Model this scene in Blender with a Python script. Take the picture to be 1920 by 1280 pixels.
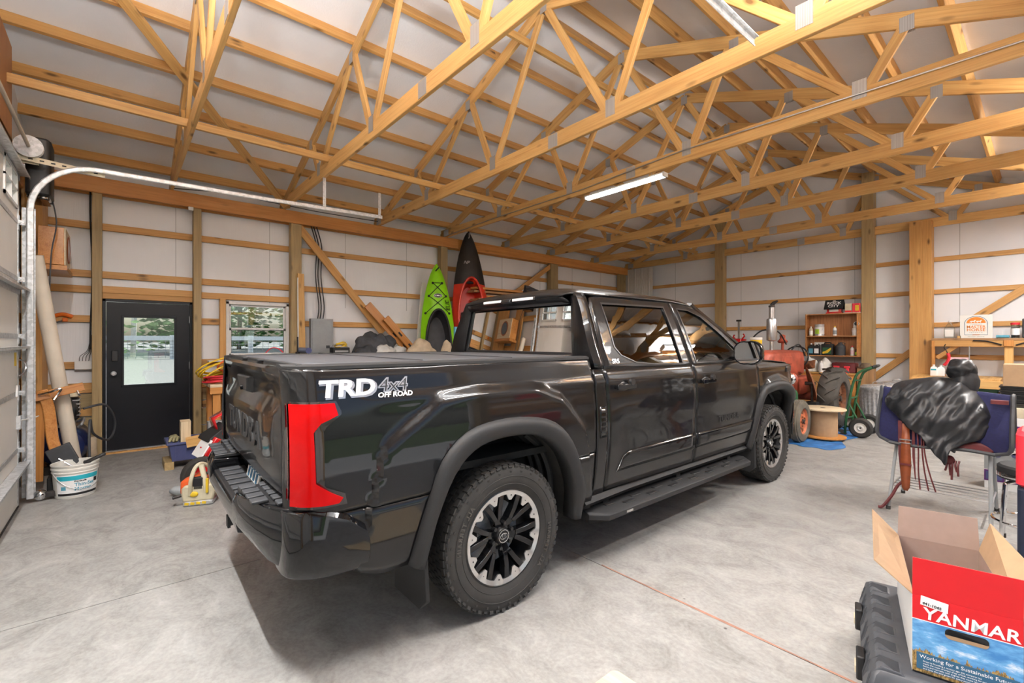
import bpy, math, random
from mathutils import Vector, Matrix, noise
from math import sin, cos, pi, radians, sqrt, atan2, hypot
random.seed(7)
S = bpy.context.scene
for o in list(bpy.data.objects): bpy.data.objects.remove(o)
COL = S.collection
# ---------------------------------------------------------------- camera, sky, exposure
cd = bpy.data.cameras.new('camera'); cam = bpy.data.objects.new('camera', cd); COL.objects.link(cam)
cam.location = (0, 0, 1.513); cam.rotation_euler = (pi/2, 0, radians(49.38))
cd.sensor_fit = 'HORIZONTAL'; cd.sensor_width = 36; cd.lens = 857.66/1920*36; cd.shift_y = -1.67/1920
cd.clip_start = 0.02; S.camera = cam
vs = S.view_settings
S.display_settings.display_device = 'sRGB'
vs.view_transform = 'Standard'; vs.look = 'None'; vs.gamma = 1; vs.use_curve_mapping = False; vs.exposure = 0.42
W = bpy.data.worlds.new('sky'); S.world = W; W.use_nodes = True
wt = W.node_tree; sky = wt.nodes.new('ShaderNodeTexSky'); sky.sky_type = 'NISHITA'; sky.sun_disc = False
sky.sun_elevation = radians(38); sky.sun_rotation = radians(200); sky.air_density = 1.0; sky.dust_density = 3.0
wt.links.new(sky.outputs[0], wt.nodes['Background'].inputs[0]); wt.nodes['Background'].inputs[1].default_value = 0.22
sd = bpy.data.lights.new('sun', 'SUN'); sd.energy = 5.0; sd.angle = radians(.6); sd.color = (1, .96, .9)
sun = bpy.data.objects.new('sun', sd); COL.objects.link(sun); sun.rotation_euler = (radians(-38), 0, radians(4))
LED_POWER = 42.0

# ---------------------------------------------------------------- materials
MATS = {}
def new_mat(name):
    m = bpy.data.materials.new(name); m.use_nodes = True; MATS[name] = m
    nt = m.node_tree; return m, nt, nt.nodes['Principled BSDF']
def nd(nt, typ, **kw):
    n = nt.nodes.new(typ)
    for k, v in kw.items():
        if k in n.inputs: n.inputs[k].default_value = v
        else: setattr(n, k, v)
    return n
def ramp(nt, fac, stops, interp='LINEAR'):
    r = nt.nodes.new('ShaderNodeValToRGB'); cr = r.color_ramp; cr.interpolation = interp
    while len(cr.elements) < len(stops): cr.elements.new(0.5)
    for e, (p, c) in zip(cr.elements, stops):
        e.position = p; e.color = (c, c, c, 1) if isinstance(c, (int, float)) else (*c, 1)
    nt.links.new(fac, r.inputs[0]); return r.outputs[0]
def mixc(nt, fac, a, b, mode='MIX'):
    m = nt.nodes.new('ShaderNodeMix'); m.data_type = 'RGBA'; m.blend_type = mode
    for s, v in ((m.inputs[0], fac), (m.inputs[6], a), (m.inputs[7], b)):
        if hasattr(v, 'is_linked'): nt.links.new(v, s)
        else: s.default_value = v if isinstance(v, (int, float)) else (*v, 1)
    return m.outputs[2]
def bump(nt, bs, h, strength=.2, dist=.01):
    b = nd(nt, 'ShaderNodeBump', Strength=strength, Distance=dist)
    nt.links.new(h, b.inputs['Height']); nt.links.new(b.outputs[0], bs.inputs['Normal'])
def coords(nt, kind='Object', scale=(1, 1, 1), rand=False):
    tc = nt.nodes.new('ShaderNodeTexCoord'); mp = nt.nodes.new('ShaderNodeMapping')
    mp.inputs['Scale'].default_value = scale; nt.links.new(tc.outputs[kind], mp.inputs[0])
    if rand:
        oi = nt.nodes.new('ShaderNodeObjectInfo'); ml = nd(nt, 'ShaderNodeMath', operation='MULTIPLY'); ml.inputs[1].default_value = 61.7
        nt.links.new(oi.outputs['Random'], ml.inputs[0])
        cb = nt.nodes.new('ShaderNodeCombineXYZ')
        for i in range(3): nt.links.new(ml.outputs[0], cb.inputs[i])
        nt.links.new(cb.outputs[0], mp.inputs['Location'])
    return mp.outputs[0]
def noi(nt, vec, scale, detail=4, rough=.55, dist=0):
    n = nd(nt, 'ShaderNodeTexNoise', Scale=scale, Detail=detail, Roughness=rough, Distortion=dist)
    nt.links.new(vec, n.inputs['Vector']); return n.outputs['Fac']
def plain(name, col, rough=.5, metal=0, var=.12, scale=12, spec=.5, bmp=0, coat=0, emit=0, alpha=1):
    """plain colour with slight procedural mottling"""
    m, nt, b = new_mat(name)
    v = coords(nt); f = noi(nt, v, scale, 5)
    d = [max(0, c*(1-var)) for c in col]; l = [min(1, c*(1+var)) for c in col]
    nt.links.new(ramp(nt, f, [(.3, d), (.7, l)]), b.inputs['Base Color'])
    b.inputs['Roughness'].default_value = rough; b.inputs['Metallic'].default_value = metal
    b.inputs['Specular IOR Level'].default_value = spec; b.inputs['Coat Weight'].default_value = coat
    if bmp: bump(nt, b, f, bmp)
    if emit: b.inputs['Emission Color'].default_value = (*col, 1); b.inputs['Emission Strength'].default_value = emit
    return m
def wood(name, dark, mid, light, knots=.5, rough=.55, gs=1.0, ax=0):
    m, nt, b = new_mat(name)
    sc = [9*gs]*3; sc[ax] = .55*gs
    v = coords(nt, 'Object', sc, rand=True)
    g = noi(nt, v, 2.2, 6, .62, .6)
    sc2 = [60*gs]*3; sc2[ax] = 1.2*gs
    v2 = coords(nt, 'Object', sc2, rand=True); g2 = noi(nt, v2, 1.5, 3)
    c = ramp(nt, g, [(.25, dark), (.45, mid), (.72, light)])
    c = mixc(nt, .28, c, ramp(nt, g2, [(.3, [x*.55 for x in mid]), (.6, light)]))
    if knots:
        sk = [4.2]*3; sk[ax] = 1.5
        vk = coords(nt, 'Object', sk, rand=True)
        vo = nd(nt, 'ShaderNodeTexVoronoi', Scale=1.6); nt.links.new(vk, vo.inputs['Vector'])
        kf = ramp(nt, vo.outputs['Distance'], [(.07, 1.0), (.10, .7), (.19, 0.0)])
        km = nd(nt, 'ShaderNodeMath', operation='MULTIPLY'); km.inputs[1].default_value = knots; nt.links.new(kf, km.inputs[0])
        c = mixc(nt, km.outputs[0], c, [x*.28 for x in dark])
    oi = nt.nodes.new('ShaderNodeObjectInfo')
    hv = nd(nt, 'ShaderNodeHueSaturation'); nt.links.new(c, hv.inputs['Color'])
    rv = nd(nt, 'ShaderNodeMapRange'); rv.inputs['To Min'].default_value = .86; rv.inputs['To Max'].default_value = 1.1
    nt.links.new(oi.outputs['Random'], rv.inputs['Value']); nt.links.new(rv.outputs[0], hv.inputs['Value'])
    nt.links.new(hv.outputs[0], b.inputs['Base Color']); b.inputs['Roughness'].default_value = rough
    bump(nt, b, g2, .12, .004)
    return m
wood('pine', (.42, .195, .045), (.60, .335, .105), (.73, .46, .175), knots=.9)
wood('pine_girt', (.38, .17, .042), (.55, .28, .08), (.64, .365, .125), knots=.9)
wood('pine_header', (.36, .13, .028), (.56, .23, .05), (.66, .31, .085), knots=.3)
wood('pine_treated', (.22, .145, .06), (.34, .24, .11), (.44, .32, .15), knots=.6)
wood('pine_old', (.20, .10, .04), (.36, .19, .08), (.48, .28, .13))
wood('plywood', (.28, .11, .04), (.45, .20, .075), (.55, .28, .11), knots=0, gs=.8)
wood('ply_strand', (.20, .07, .02), (.42, .17, .06), (.60, .30, .12), knots=0, gs=1.6, ax=2)
wood('varnished', (.30, .10, .02), (.48, .19, .045), (.58, .27, .08), knots=0, rough=.2)
wood('pale_wood', (.50, .36, .20), (.66, .52, .33), (.76, .64, .45), knots=.2)
wood('oak_panel', (.30, .11, .03), (.42, .17, .05), (.50, .23, .08), knots=0, rough=.4, ax=2)

def sheet_mat():   # white reflective-bubble liner: faint vertical ribs and scuffs
    m, nt, b = new_mat('liner')
    v = coords(nt, 'Object'); f = noi(nt, v, 1.3, 4); f2 = noi(nt, coords(nt, 'Object', (24, 24, 1.2)), 2, 3)
    nt.links.new(ramp(nt, f, [(.3, (.73, .745, .775)), (.7, (.80, .815, .845))]), b.inputs['Base Color'])
    b.inputs['Roughness'].default_value = .42; bump(nt, b, f2, .22, .01)
sheet_mat()
def concrete():
    m, nt, b = new_mat('concrete')
    v = coords(nt, 'Object'); vs_ = coords(nt, 'Object', (1.0, 1.25, 1))
    a = noi(nt, vs_, .8, 9, .66, .5); c = noi(nt, vs_, 3.2, 10, .74, .9); d = noi(nt, v, 45, 3)
    col = ramp(nt, a, [(.30, (.17, .166, .155)), (.48, (.275, .270, .255)), (.68, (.39, .385, .366))])
    col = mixc(nt, .65, col, ramp(nt, c, [(.28, (.11, .104, .093)), (.46, (.265, .258, .244)), (.62, (.37, .365, .35)), (.75, (.55, .545, .53))]))
    col = mixc(nt, .10, col, ramp(nt, d, [(.4, .2), (.6, .6)]))
    sp = nd(nt, 'ShaderNodeTexVoronoi', Scale=3.1); nt.links.new(v, sp.inputs['Vector'])
    spf = ramp(nt, sp.outputs['Distance'], [(.018, 1.0), (.035, 0.0)])
    col = mixc(nt, spf, col, (.07, .06, .055))
    nt.links.new(col, b.inputs['Base Color'])
    nt.links.new(ramp(nt, c, [(.35, .62), (.6, .40), (.75, .30)]), b.inputs['Roughness'])
    b.inputs['Specular IOR Level'].default_value = .5
    bump(nt, b, c, .10, .006)
concrete()
def glass(name, tint, t=.85, rough=.0, ior_f=.08):
    """thin pane: mostly transparent, tinted, with a fresnel reflection"""
    m, nt, b = new_mat(name); nt.nodes.remove(b); out = nt.nodes['Material Output']
    tr = nd(nt, 'ShaderNodeBsdfTransparent'); tr.inputs[0].default_value = (*tint, 1)
    gl = nd(nt, 'ShaderNodeBsdfGlossy', Roughness=rough); gl.inputs[0].default_value = (1, 1, 1, 1)
    fr = nd(nt, 'ShaderNodeFresnel', IOR=1.5)
    mp = nd(nt, 'ShaderNodeMath', operation='MULTIPLY_ADD'); mp.inputs[1].default_value = t; mp.inputs[2].default_value = ior_f
    nt.links.new(fr.outputs[0], mp.inputs[0])
    mx = nd(nt, 'ShaderNodeMixShader'); nt.links.new(mp.outputs[0], mx.inputs[0]); nt.links.new(tr.outputs[0], mx.inputs[1]); nt.links.new(gl.outputs[0], mx.inputs[2])
    nt.links.new(mx.outputs[0], out.inputs[0]); return m
glass('pane', (.93, .97, .95)); glass('tint_glass', (.10, .11, .10), 1.0, 0, .06); glass('light_tint', (.74, .80, .75), 1.0, 0, .04)
glass('clear_plastic', (.85, .87, .85), .8, .15, .06)
def galv(name='galvanised', base=.55, rough=.32):
    m, nt, b = new_mat(name); v = coords(nt); vo = nd(nt, 'ShaderNodeTexVoronoi', Scale=38); nt.links.new(v, vo.inputs['Vector'])
    nt.links.new(ramp(nt, vo.outputs['Color'], [(.2, (base*.8, base*.82, base*.83)), (.8, (base*1.15, base*1.17, base*1.2))]), b.inputs['Base Color'])
    b.inputs['Metallic'].default_value = .4; b.inputs['Roughness'].default_value = rough
galv(); galv('dull_steel', .45, .45)
def car_paint():
    m, nt, b = new_mat('black_paint'); v = coords(nt); f = noi(nt, v, 900, 1)
    nt.links.new(ramp(nt, f, [(.4, (.004, .004, .0045)), (.7, (.010, .010, .011))]), b.inputs['Base Color'])
    b.inputs['Roughness'].default_value = .3; b.inputs['Specular IOR Level'].default_value = .12; b.inputs['Coat Weight'].default_value = .72; b.inputs['Coat Roughness'].default_value = .02
    b.inputs['Coat IOR'].default_value = 1.5; b.inputs['IOR'].default_value = 1.5
car_paint()
plain('flare_plastic', (.024, .024, .025), .55, spec=.35, bmp=.03, scale=300)
plain('gloss_black', (.006, .006, .007), .08, spec=.15, coat=.55)
plain('rubber', (.030, .028, .026), .75, var=.25, scale=8, bmp=.08)
plain('rubber_dusty', (.075, .068, .06), .85, var=.35, scale=5, bmp=.1)
plain('rubber_worn', (.13, .115, .09), .9, var=.4, scale=6, bmp=.15)
plain('black_plastic', (.016, .016, .017), .45, var=.2)
plain('grey_plastic', (.045, .047, .052), .6, var=.2)
plain('matte_black', (.010, .010, .011), .65)
plain('undercarriage', (.015, .014, .013), .8, var=.5)
plain('machined', (.62, .61, .60), .28, .9, var=.04)
plain('satin_black', (.012, .012, .013), .32, var=.1)
plain('chrome', (.75, .75, .76), .08, 1, var=.03)
plain('steel', (.50, .50, .51), .3, .9)
plain('red_lens', (.50, .001, .002), .12, spec=.2, var=.04)
plain('dark_red_lens', (.16, .006, .010), .08, coat=1, var=.1)
plain('smoked', (.018, .014, .013), .07, coat=1)
plain('cover_vinyl', (.060, .062, .070), .5, var=.08, scale=60, bmp=.03)
plain('white_plastic', (.72, .72, .71), .4, var=.05)
plain('white_paint', (.74, .74, .73), .45, var=.06)
plain('door_skin', (.72, .71, .68), .45, var=.04, scale=3, bmp=.02)
plain('door_black', (.005, .0055, .009), .38, var=.1, spec=.3)
plain('red_paint', (.55, .012, .015), .25, coat=.6, var=.1)
plain('tractor_red', (.36, .070, .038), .5, var=.35, scale=7, bmp=.05)
plain('rust', (.20, .075, .03), .75, var=.5, scale=14, bmp=.1)
plain('orange_rust', (.50, .14, .055), .6, var=.3, scale=9)
plain('dark_iron', (.035, .030, .028), .6, .3, var=.5, scale=15)
plain('lime', (.26, .66, .008), .3, var=.05)
plain('kayak_red', (.60, .035, .015), .35, var=.12, scale=5)
plain('kayak_black', (.022, .020, .019), .4, var=.3, scale=6)
plain('orange', (.75, .16, .01), .5)
plain('yellow', (.75, .50, .02), .5, var=.15)
plain('green_paint', (.018, .10, .038), .4, var=.2)
plain('tarp_blue', (.035, .16, .42), .5, var=.25, scale=6, bmp=.1)
plain('tote_blue', (.070, .082, .20), .4, var=.08)
plain('navy_felt', (.012, .013, .058), .95, var=.2, scale=60, bmp=.1)
plain('navy_shell', (.016, .022, .045), .45)
plain('coral_red', (.75, .035, .055), .45, var=.05)
plain('case_grey', (.075, .08, .09), .5, var=.15)
plain('mirror', (.8, .8, .8), .0, 1, var=0)
plain('saddle_cover', (.016, .017, .020), .42, var=.25, scale=5)
plain('leather_red', (.11, .014, .016), .5, var=.3)
plain('leather_tan', (.23, .055, .016), .45, var=.25)
plain('cardboard', (.39, .255, .145), .85, var=.06, scale=20)
plain('cardboard_in', (.33, .245, .205), .85, var=.05, scale=20)
plain('box_red', (.68, .006, .012), .45, var=.03)
plain('print_white', (.85, .85, .85), .5, var=.02)
plain('print_black', (.01, .01, .01), .5)
plain('print_blue', (.03, .12, .22), .5, var=.05)
plain('cream', (.66, .58, .42), .5, var=.12)
plain('saw_cream', (.55, .50, .36), .5, var=.15)
plain('saw_orange', (.72, .11, .02), .45)
plain('panel_grey', (.30, .32, .33), .45, var=.06)
plain('cloth_white', (.62, .61, .58), .9, var=.12)
plain('cloth_grey', (.05, .053, .06), .8, var=.3)
plain('cloth_tan', (.50, .40, .28), .95, var=.15)
plain('pale_blue', (.10, .34, .46), .5)
plain('teal', (.02, .40, .50), .5)
plain('pink', (.75, .52, .56), .8)
plain('purple', (.10, .010, .14), .45)
plain('bucket_white', (.70, .68, .63), .4, var=.08)
plain('tube_card', (.62, .55, .45), .7, var=.1, scale=4)
plain('sign_orange', (.72, .22, .02), .6)
plain('sign_white', (.74, .73, .69), .6, var=.03)
plain('foliage', (.10, .22, .06), .8, var=.5, scale=9)
plain('foliage_pale', (.20, .33, .13), .8, var=.5, scale=7)
plain('bark', (.16, .11, .07), .9, var=.4)
plain('bark_pale', (.52, .50, .45), .9, var=.2)
plain('grass', (.09, .17, .045), .95, var=.5, scale=5)
plain('gravel', (.33, .33, .32), .9, var=.15, scale=30)
plain('chalk_red', (.33, .17, .12), .8, var=.35, scale=9)
plain('joint_dark', (.045, .04, .036), .9)
plain('compressor_blue', (.015, .025, .10), .25, .2)
plain('oil_amber', (.30, .17, .05), .15, .3)
plain('lime_label', (.45, .70, .05), .5)
plain('olive_cloth', (.24, .22, .12), .9, var=.3)
m, nt, b = new_mat('led_lens'); b.inputs['Emission Color'].default_value = (1, .98, .95, 1); b.inputs['Emission Strength'].default_value = 9; b.inputs['Base Color'].default_value = (.9, .9, .9, 1)

# ---------------------------------------------------------------- geometry helpers
class G:
    def __init__(s): s.v = []; s.f = []; s.m = []
    def add(s, vs, fs, mi=0):
        n = len(s.v); s.v += [tuple(v) for v in vs]; s.f += [tuple(i+n for i in f) for f in fs]; s.m += [mi]*len(fs); return s
    def bx(s, x0, x1, y0, y1, z0, z1, mi=0):
        return s.add([(x0,y0,z0),(x1,y0,z0),(x1,y1,z0),(x0,y1,z0),(x0,y0,z1),(x1,y0,z1),(x1,y1,z1),(x0,y1,z1)],
                     [(0,3,2,1),(4,5,6,7),(0,1,5,4),(1,2,6,5),(2,3,7,6),(3,0,4,7)], mi)
    def box(s, c, d, rot=None, mi=0):
        n = len(s.v); s.bx(-d[0]/2, d[0]/2, -d[1]/2, d[1]/2, -d[2]/2, d[2]/2, mi)
        M = Matrix.Translation(c) @ (rot.to_4x4() if rot else Matrix())
        for i in range(n, len(s.v)): s.v[i] = tuple(M @ Vector(s.v[i]))
        return s
    def rbx(s, x0, x1, y0, y1, z0, z1, r=.01, seg=2, mi=0):      # box rounded on the four vertical edges, softened top and bottom
        pts = []
        for cx, cy, a0 in ((x1-r,y1-r,0),(x0+r,y1-r,90),(x0+r,y0+r,180),(x1-r,y0+r,270)):
            for k in range(seg+1):
                a = radians(a0+90*k/seg); pts.append((cx+r*cos(a), cy+r*sin(a)))
        cx, cy = (x0+x1)/2, (y0+y1)/2; e = min(r*.5, (z1-z0)*.3)
        def ins(q): return [(cx+(x-cx)*(1-2*q/max(x1-x0,1e-6)), cy+(y-cy)*(1-2*q/max(y1-y0,1e-6))) for x, y in pts]
        p2 = ins(e)
        return s.loft([[(*p, z0) for p in p2], [(*p, z0+e) for p in pts], [(*p, z1-e) for p in pts], [(*p, z1) for p in p2]], mi=mi)
    def loft(s, rings, closed=True, caps=True, mi=0):
        n = len(rings[0]); vs = [p for r in rings for p in r]; fs = []
        for i in range(len(rings)-1):
            for j in range(n if closed else n-1):
                a = i*n+j; b = i*n+(j+1) % n; fs.append((a, b, b+n, a+n))
        if caps and closed:
            fs.append(tuple(range(n-1, -1, -1))); fs.append(tuple(range((len(rings)-1)*n, len(rings)*n)))
        return s.add(vs, fs, mi)
    def cyl(s, p0, p1, r0, r1=None, n=14, cap=True, mi=0):
        r1 = r0 if r1 is None else r1; p0 = Vector(p0); p1 = Vector(p1); d = (p1-p0).normalized()
        a = d.orthogonal().normalized(); b = d.cross(a)
        R = lambda p, r: [p+a*r*cos(2*pi*k/n)+b*r*sin(2*pi*k/n) for k in range(n)]
        return s.loft([R(p0, r0), R(p1, r1)], caps=cap, mi=mi)
    def tube(s, pts, r, n=8, closed=False, mi=0, rads=None):
        P = [Vector(p) for p in pts]; N = len(P); rings = []; up = None
        for i in range(N):
            t = (P[(i+1) % N]-P[i-1]) if closed else (P[min(i+1, N-1)]-P[max(i-1, 0)])
            t = t.normalized() if t.length > 1e-9 else Vector((0, 0, 1))
            if up is None: up = t.orthogonal().normalized()
            up = (up-t*up.dot(t)); up = up.normalized() if up.length > 1e-6 else t.orthogonal().normalized()
            b = t.cross(up); rr = rads[i] if rads else r
            rings.append([P[i]+up*rr*cos(2*pi*k/n)+b*rr*sin(2*pi*k/n) for k in range(n)])
        if closed: rings.append(rings[0])
        return s.loft(rings, caps=not closed, mi=mi)
    def lathe(s, prof, o=(0,0,0), ax='z', n=24, mi=0, sx=1, sy=1, caps=None):
        rings = []
        for r, z in prof:
            rg = []
            for k in range(n):
                a = 2*pi*k/n; u, v = r*cos(a)*sx, r*sin(a)*sy
                p = {'z': (u, v, z), 'x': (z, u, v), 'y': (v, z, u)}[ax]
                rg.append((o[0]+p[0], o[1]+p[1], o[2]+p[2]))
            rings.append(rg)
        return s.loft(rings, caps=(prof[0] != prof[-1]) if caps is None else caps, mi=mi)
    def prism(s, poly, plane, lo, hi, mi=0):
        f = {'xy': lambda a, b, c: (a, b, c), 'xz': lambda a, b, c: (a, c, b), 'yz': lambda a, b, c: (c, a, b)}[plane]
        n = len(poly); vs = [f(a, b, lo) for a, b in poly]+[f(a, b, hi) for a, b in poly]
        fs = [tuple(range(n)), tuple(range(2*n-1, n-1, -1))]+[(i, i+n, (i+1) % n+n, (i+1) % n) for i in range(n)]
        return s.add(vs, fs, mi)
    def grid(s, fn, nu, nv, mi=0):
        vs = [fn(i/nu, j/nv) for i in range(nu+1) for j in range(nv+1)]
        fs = [(i*(nv+1)+j, (i+1)*(nv+1)+j, (i+1)*(nv+1)+j+1, i*(nv+1)+j+1) for i in range(nu) for j in range(nv)]
        return s.add(vs, fs, mi)
    def ell(s, c, r, nu=16, nv=10, mi=0, fn=None):
        rings = []
        for j in range(nv+1):
            ph = pi*min(max(j/nv, .02), .98)-pi/2
            rings.append([(c[0]+r[0]*cos(ph)*cos(2*pi*k/nu), c[1]+r[1]*cos(ph)*sin(2*pi*k/nu), c[2]+r[2]*sin(ph)) for k in range(nu)])
        if fn: rings = [[fn(Vector(p)) for p in rg] for rg in rings]
        return s.loft(rings, mi=mi)
    def xf(s, M):
        s.v = [tuple(M @ Vector(v)) for v in s.v]; return s
    def mirror_x(s):
        s.v = [(-v[0], v[1], v[2]) for v in s.v]; s.f = [f[::-1] for f in s.f]; return s
    def mesh(s, name, mats, smooth=32):
        me = bpy.data.meshes.new(name); me.from_pydata(s.v, [], s.f)
        for m in ([mats] if isinstance(mats, str) else mats): me.materials.append(MATS[m])
        if any(s.m): me.polygons.foreach_set('material_index', s.m)
        me.validate(); fix_normals(me)
        if smooth:
            me.polygons.foreach_set('use_smooth', [True]*len(me.polygons)); me.set_sharp_from_angle(angle=radians(smooth))
        me.update(); return me
    def obj(s, name, mats, parent=None, smooth=32, bevel=0, solid=0, sub=0, loc=None, rotz=0):
        o = bpy.data.objects.new(name, s.mesh(name, mats, smooth)); COL.objects.link(o)
        if parent: o.parent = parent
        if loc: o.location = loc
        if rotz: o.rotation_euler = (0, 0, rotz)
        if solid: md = o.modifiers.new('solidify', 'SOLIDIFY'); md.thickness = solid; md.offset = -1
        if bevel: md = o.modifiers.new('bevel', 'BEVEL'); md.width = bevel; md.segments = 2; md.limit_method = 'ANGLE'; md.angle_limit = radians(40); md.use_clamp_overlap = True; md.harden_normals = False
        if sub: md = o.modifiers.new('subsurf', 'SUBSURF'); md.levels = sub; md.render_levels = sub
        return o
import bmesh
def fix_normals(me):
    bm = bmesh.new(); bm.from_mesh(me); bmesh.ops.recalc_face_normals(bm, faces=bm.faces); bm.to_mesh(me); bm.free()
def rotm(x=0, y=0, z=0):
    return Matrix.Rotation(radians(z), 3, 'Z') @ Matrix.Rotation(radians(y), 3, 'Y') @ Matrix.Rotation(radians(x), 3, 'X')
def tag(o, label, cat, group=None, kind=None):
    o['label'] = label; o['category'] = cat
    if group: o['group'] = group
    if kind: o['kind'] = kind
    return o
def thing(name, label, cat, loc=(0,0,0), rotz=0, group=None):
    o = bpy.data.objects.new(name, None); COL.objects.link(o); o.empty_display_size = .1
    o.location = loc; o.rotation_euler = (0, 0, radians(rotz)); return tag(o, label, cat, group)
def struct(o): o['kind'] = 'structure'; return o
def copy_tree(o, parent=None):
    c = o.copy(); COL.objects.link(c)
    if parent: c.parent = parent
    for ch in o.children: copy_tree(ch, c)
    return c
def bez(p0, p1, p2, p3, n=12):
    return [tuple((1-t)**3*a+3*(1-t)**2*t*b+3*(1-t)*t*t*c+t**3*d for a, b, c, d in zip(p0, p1, p2, p3)) for t in [i/n for i in range(n+1)]]
def smoothpath(pts, n=6):          # Catmull-Rom through points
    P = [Vector(p) for p in pts]; out = []
    for i in range(len(P)-1):
        a = P[max(i-1, 0)]; b = P[i]; c = P[i+1]; d = P[min(i+2, len(P)-1)]
        for k in range(n):
            t = k/n; out.append(.5*((2*b)+(c-a)*t+(2*a-5*b+4*c-d)*t*t+(3*b-a-3*c+d)*t**3))
    out.append(P[-1]); return out
def lerp_tab(tab, x):
    if x <= tab[0][0]: return tab[0][1]
    for (a, u), (b, v) in zip(tab, tab[1:]):
        if x <= b: return u+(v-u)*(x-a)/(b-a)
    return tab[-1][1]
BOARDS = {}
def board(name, p0, p1, w, t, mat, parent=None, side=None):
    """piece of lumber from p0 to p1; w along 'side' x axis normal (its broad face), t its thickness along 'side'"""
    p0 = Vector(p0); p1 = Vector(p1); d = p1-p0; L = d.length; x = d/L
    y = Vector(side if side else ((0, 1, 0) if abs(x.y) < .7 else (1, 0, 0))); y = (y-x*y.dot(x)).normalized(); z = x.cross(y)
    key = (round(L, 3), w, t, mat)
    if key not in BOARDS:
        e = min(.004, t*.12); g = G(); q = lambda a: [(a, -t/2+e, -w/2), (a, t/2-e, -w/2), (a, t/2, -w/2+e), (a, t/2, w/2-e), (a, t/2-e, w/2), (a, -t/2+e, w/2), (a, -t/2, w/2-e), (a, -t/2, -w/2+e)]
        g.loft([q(-L/2), q(L/2)]); BOARDS[key] = g.mesh(name, mat, 25)
    o = bpy.data.objects.new(name, BOARDS[key]); COL.objects.link(o)
    if parent: o.parent = parent
    M = Matrix((x, y, z)).transposed().to_4x4(); M.translation = (p0+p1)/2
    o.matrix_basis = M; return o
FONT = {}
def text_g(txt, size, depth=.002, shear=0, bold=0, align='CENTER', spacing=1.0):
    cu = bpy.data.curves.new('text', 'FONT'); cu.body = txt; cu.size = size; cu.extrude = depth; cu.shear = shear; cu.offset = bold
    cu.align_x = align; cu.align_y = 'CENTER'; cu.space_character = spacing; cu.resolution_u = 3
    o = bpy.data.objects.new('text', cu); COL.objects.link(o)
    dg = bpy.context.evaluated_depsgraph_get(); me = bpy.data.meshes.new_from_object(o.evaluated_get(dg))
    g = G(); g.add([tuple(v.co) for v in me.vertices], [tuple(p.vertices) for p in me.polygons])
    bpy.data.objects.remove(o); bpy.data.curves.remove(cu); bpy.data.meshes.remove(me); return g
def frame_mat(o, x, y):            # matrix putting a flat XY drawing at o with its axes along x and y
    x = Vector(x).normalized(); y = Vector(y); z = x.cross(y).normalized(); y = z.cross(x)
    M = Matrix((x, y, z)).transposed().to_4x4(); M.translation = Vector(o); return M
def crumple(p, amp, sc=6.0, seed=0):
    p = Vector(p); return noise.noise(p*sc+Vector((seed, seed*2.3, 1.7)))*amp
# ================================================================ THE BUILDING
XW, XE, XR = -8.25, .98, -3.70          # liner of the two eave walls, ridge
YF, YB = -0.86, 11.70                   # liner of the front and back gable walls
ZR, PITCH = 5.40, 0.365                 # top of truss chords at the ridge
def ztop(x): return ZR-PITCH*abs(x-XR)
# ---- floor: poured slabs with sawn joints between them
floor = bpy.data.objects.new('floor', G().bx(XW, XE, YF, YB, -.16, -.06).mesh('floor', 'joint_dark', 0)); COL.objects.link(floor); struct(floor)
JX, JY = [XW, -3.54, XE], [YF, 2.463, 7.15, YB]
for i in range(2):
    for j in range(3):
        g = .0035
        G().bx(JX[i]+(g if i else 0), JX[i+1]-(0 if i else g), JY[j]+(g if j else 0), JY[j+1]-(g if j < 2 else 0), -.08, 0).obj('slab', 'concrete', floor, 0)
def chalk(x0, x1, y):                   # red snap-line dust along the joint
    g = G(); n = 40
    def f(u, v): x = x0+(x1-x0)*u; w = .007+.005*noise.noise(Vector((x*3, y, 0))); return (x, y+(v-.5)*2*w, .0012)
    return g.grid(f, n, 1)
tag(chalk(-1.95, -.2, 2.468).obj('chalk_line', 'chalk_red', None, 0), 'red chalk dust line along the floor joint beside the rear wheel', 'chalk line')

# ---- wall liners
def wall_sheet(name, rects, axis, at, th=.03):
    g = G()
    for a0, a1, z0, z1 in rects:
        if axis == 'x': g.bx(at-th if at < 0 else at, at if at < 0 else at+th, a0, a1, z0, z1)
        else: g.bx(a0, a1, at-th if at < 2 else at, at if at < 2 else at+th, z0, z1)
    return struct(g.obj(name, 'liner', None, 0))
DY0, DY1, DZ = -.175, .815, 2.075       # entry door rough opening
WY0, WY1, WZ0, WZ1 = 1.235, 2.135, 1.24, 2.12
wl = wall_sheet('wall_left', [(YF, DY0, 0, 3.875), (DY0, DY1, DZ, 3.875), (DY1, WY0, 0, 3.875), (WY0, WY1, 0, WZ0), (WY0, WY1, WZ1, 3.875), (WY1, YB, 0, 3.875)], 'x', XW)
OY0, OY1, OZ = -.35, 3.25, 3.05          # open overhead door in the right-hand wall
wr = wall_sheet('wall_right', [(YF, OY0, 0, 3.875), (OY0, OY1, OZ, 3.875), (OY1, YB, 0, 3.875)], 'x', XE)
GX0, GX1, GZ = -6.02, -1.10, 3.05       # big overhead door in the front gable wall
wf = wall_sheet('wall_front', [(XW, GX0, 0, 3.66), (GX0, GX1, GZ, 3.66), (GX1, XE, 0, 3.66)], 'y', YF)
wb = wall_sheet('wall_back', [(XW, XE, 0, 3.66)], 'y', YB)
for w, y0, y1 in ((wf, YF-.03, YF), (wb, YB, YB+.03)):
    G().prism([(XW, 3.66), (XE, 3.66), (XE, ztop(XE)+.15), (XR, ZR+.15), (XW, ztop(XW)+.15)], 'xz', y0, y1).obj('gable_liner', 'liner', w, 0)
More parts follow.
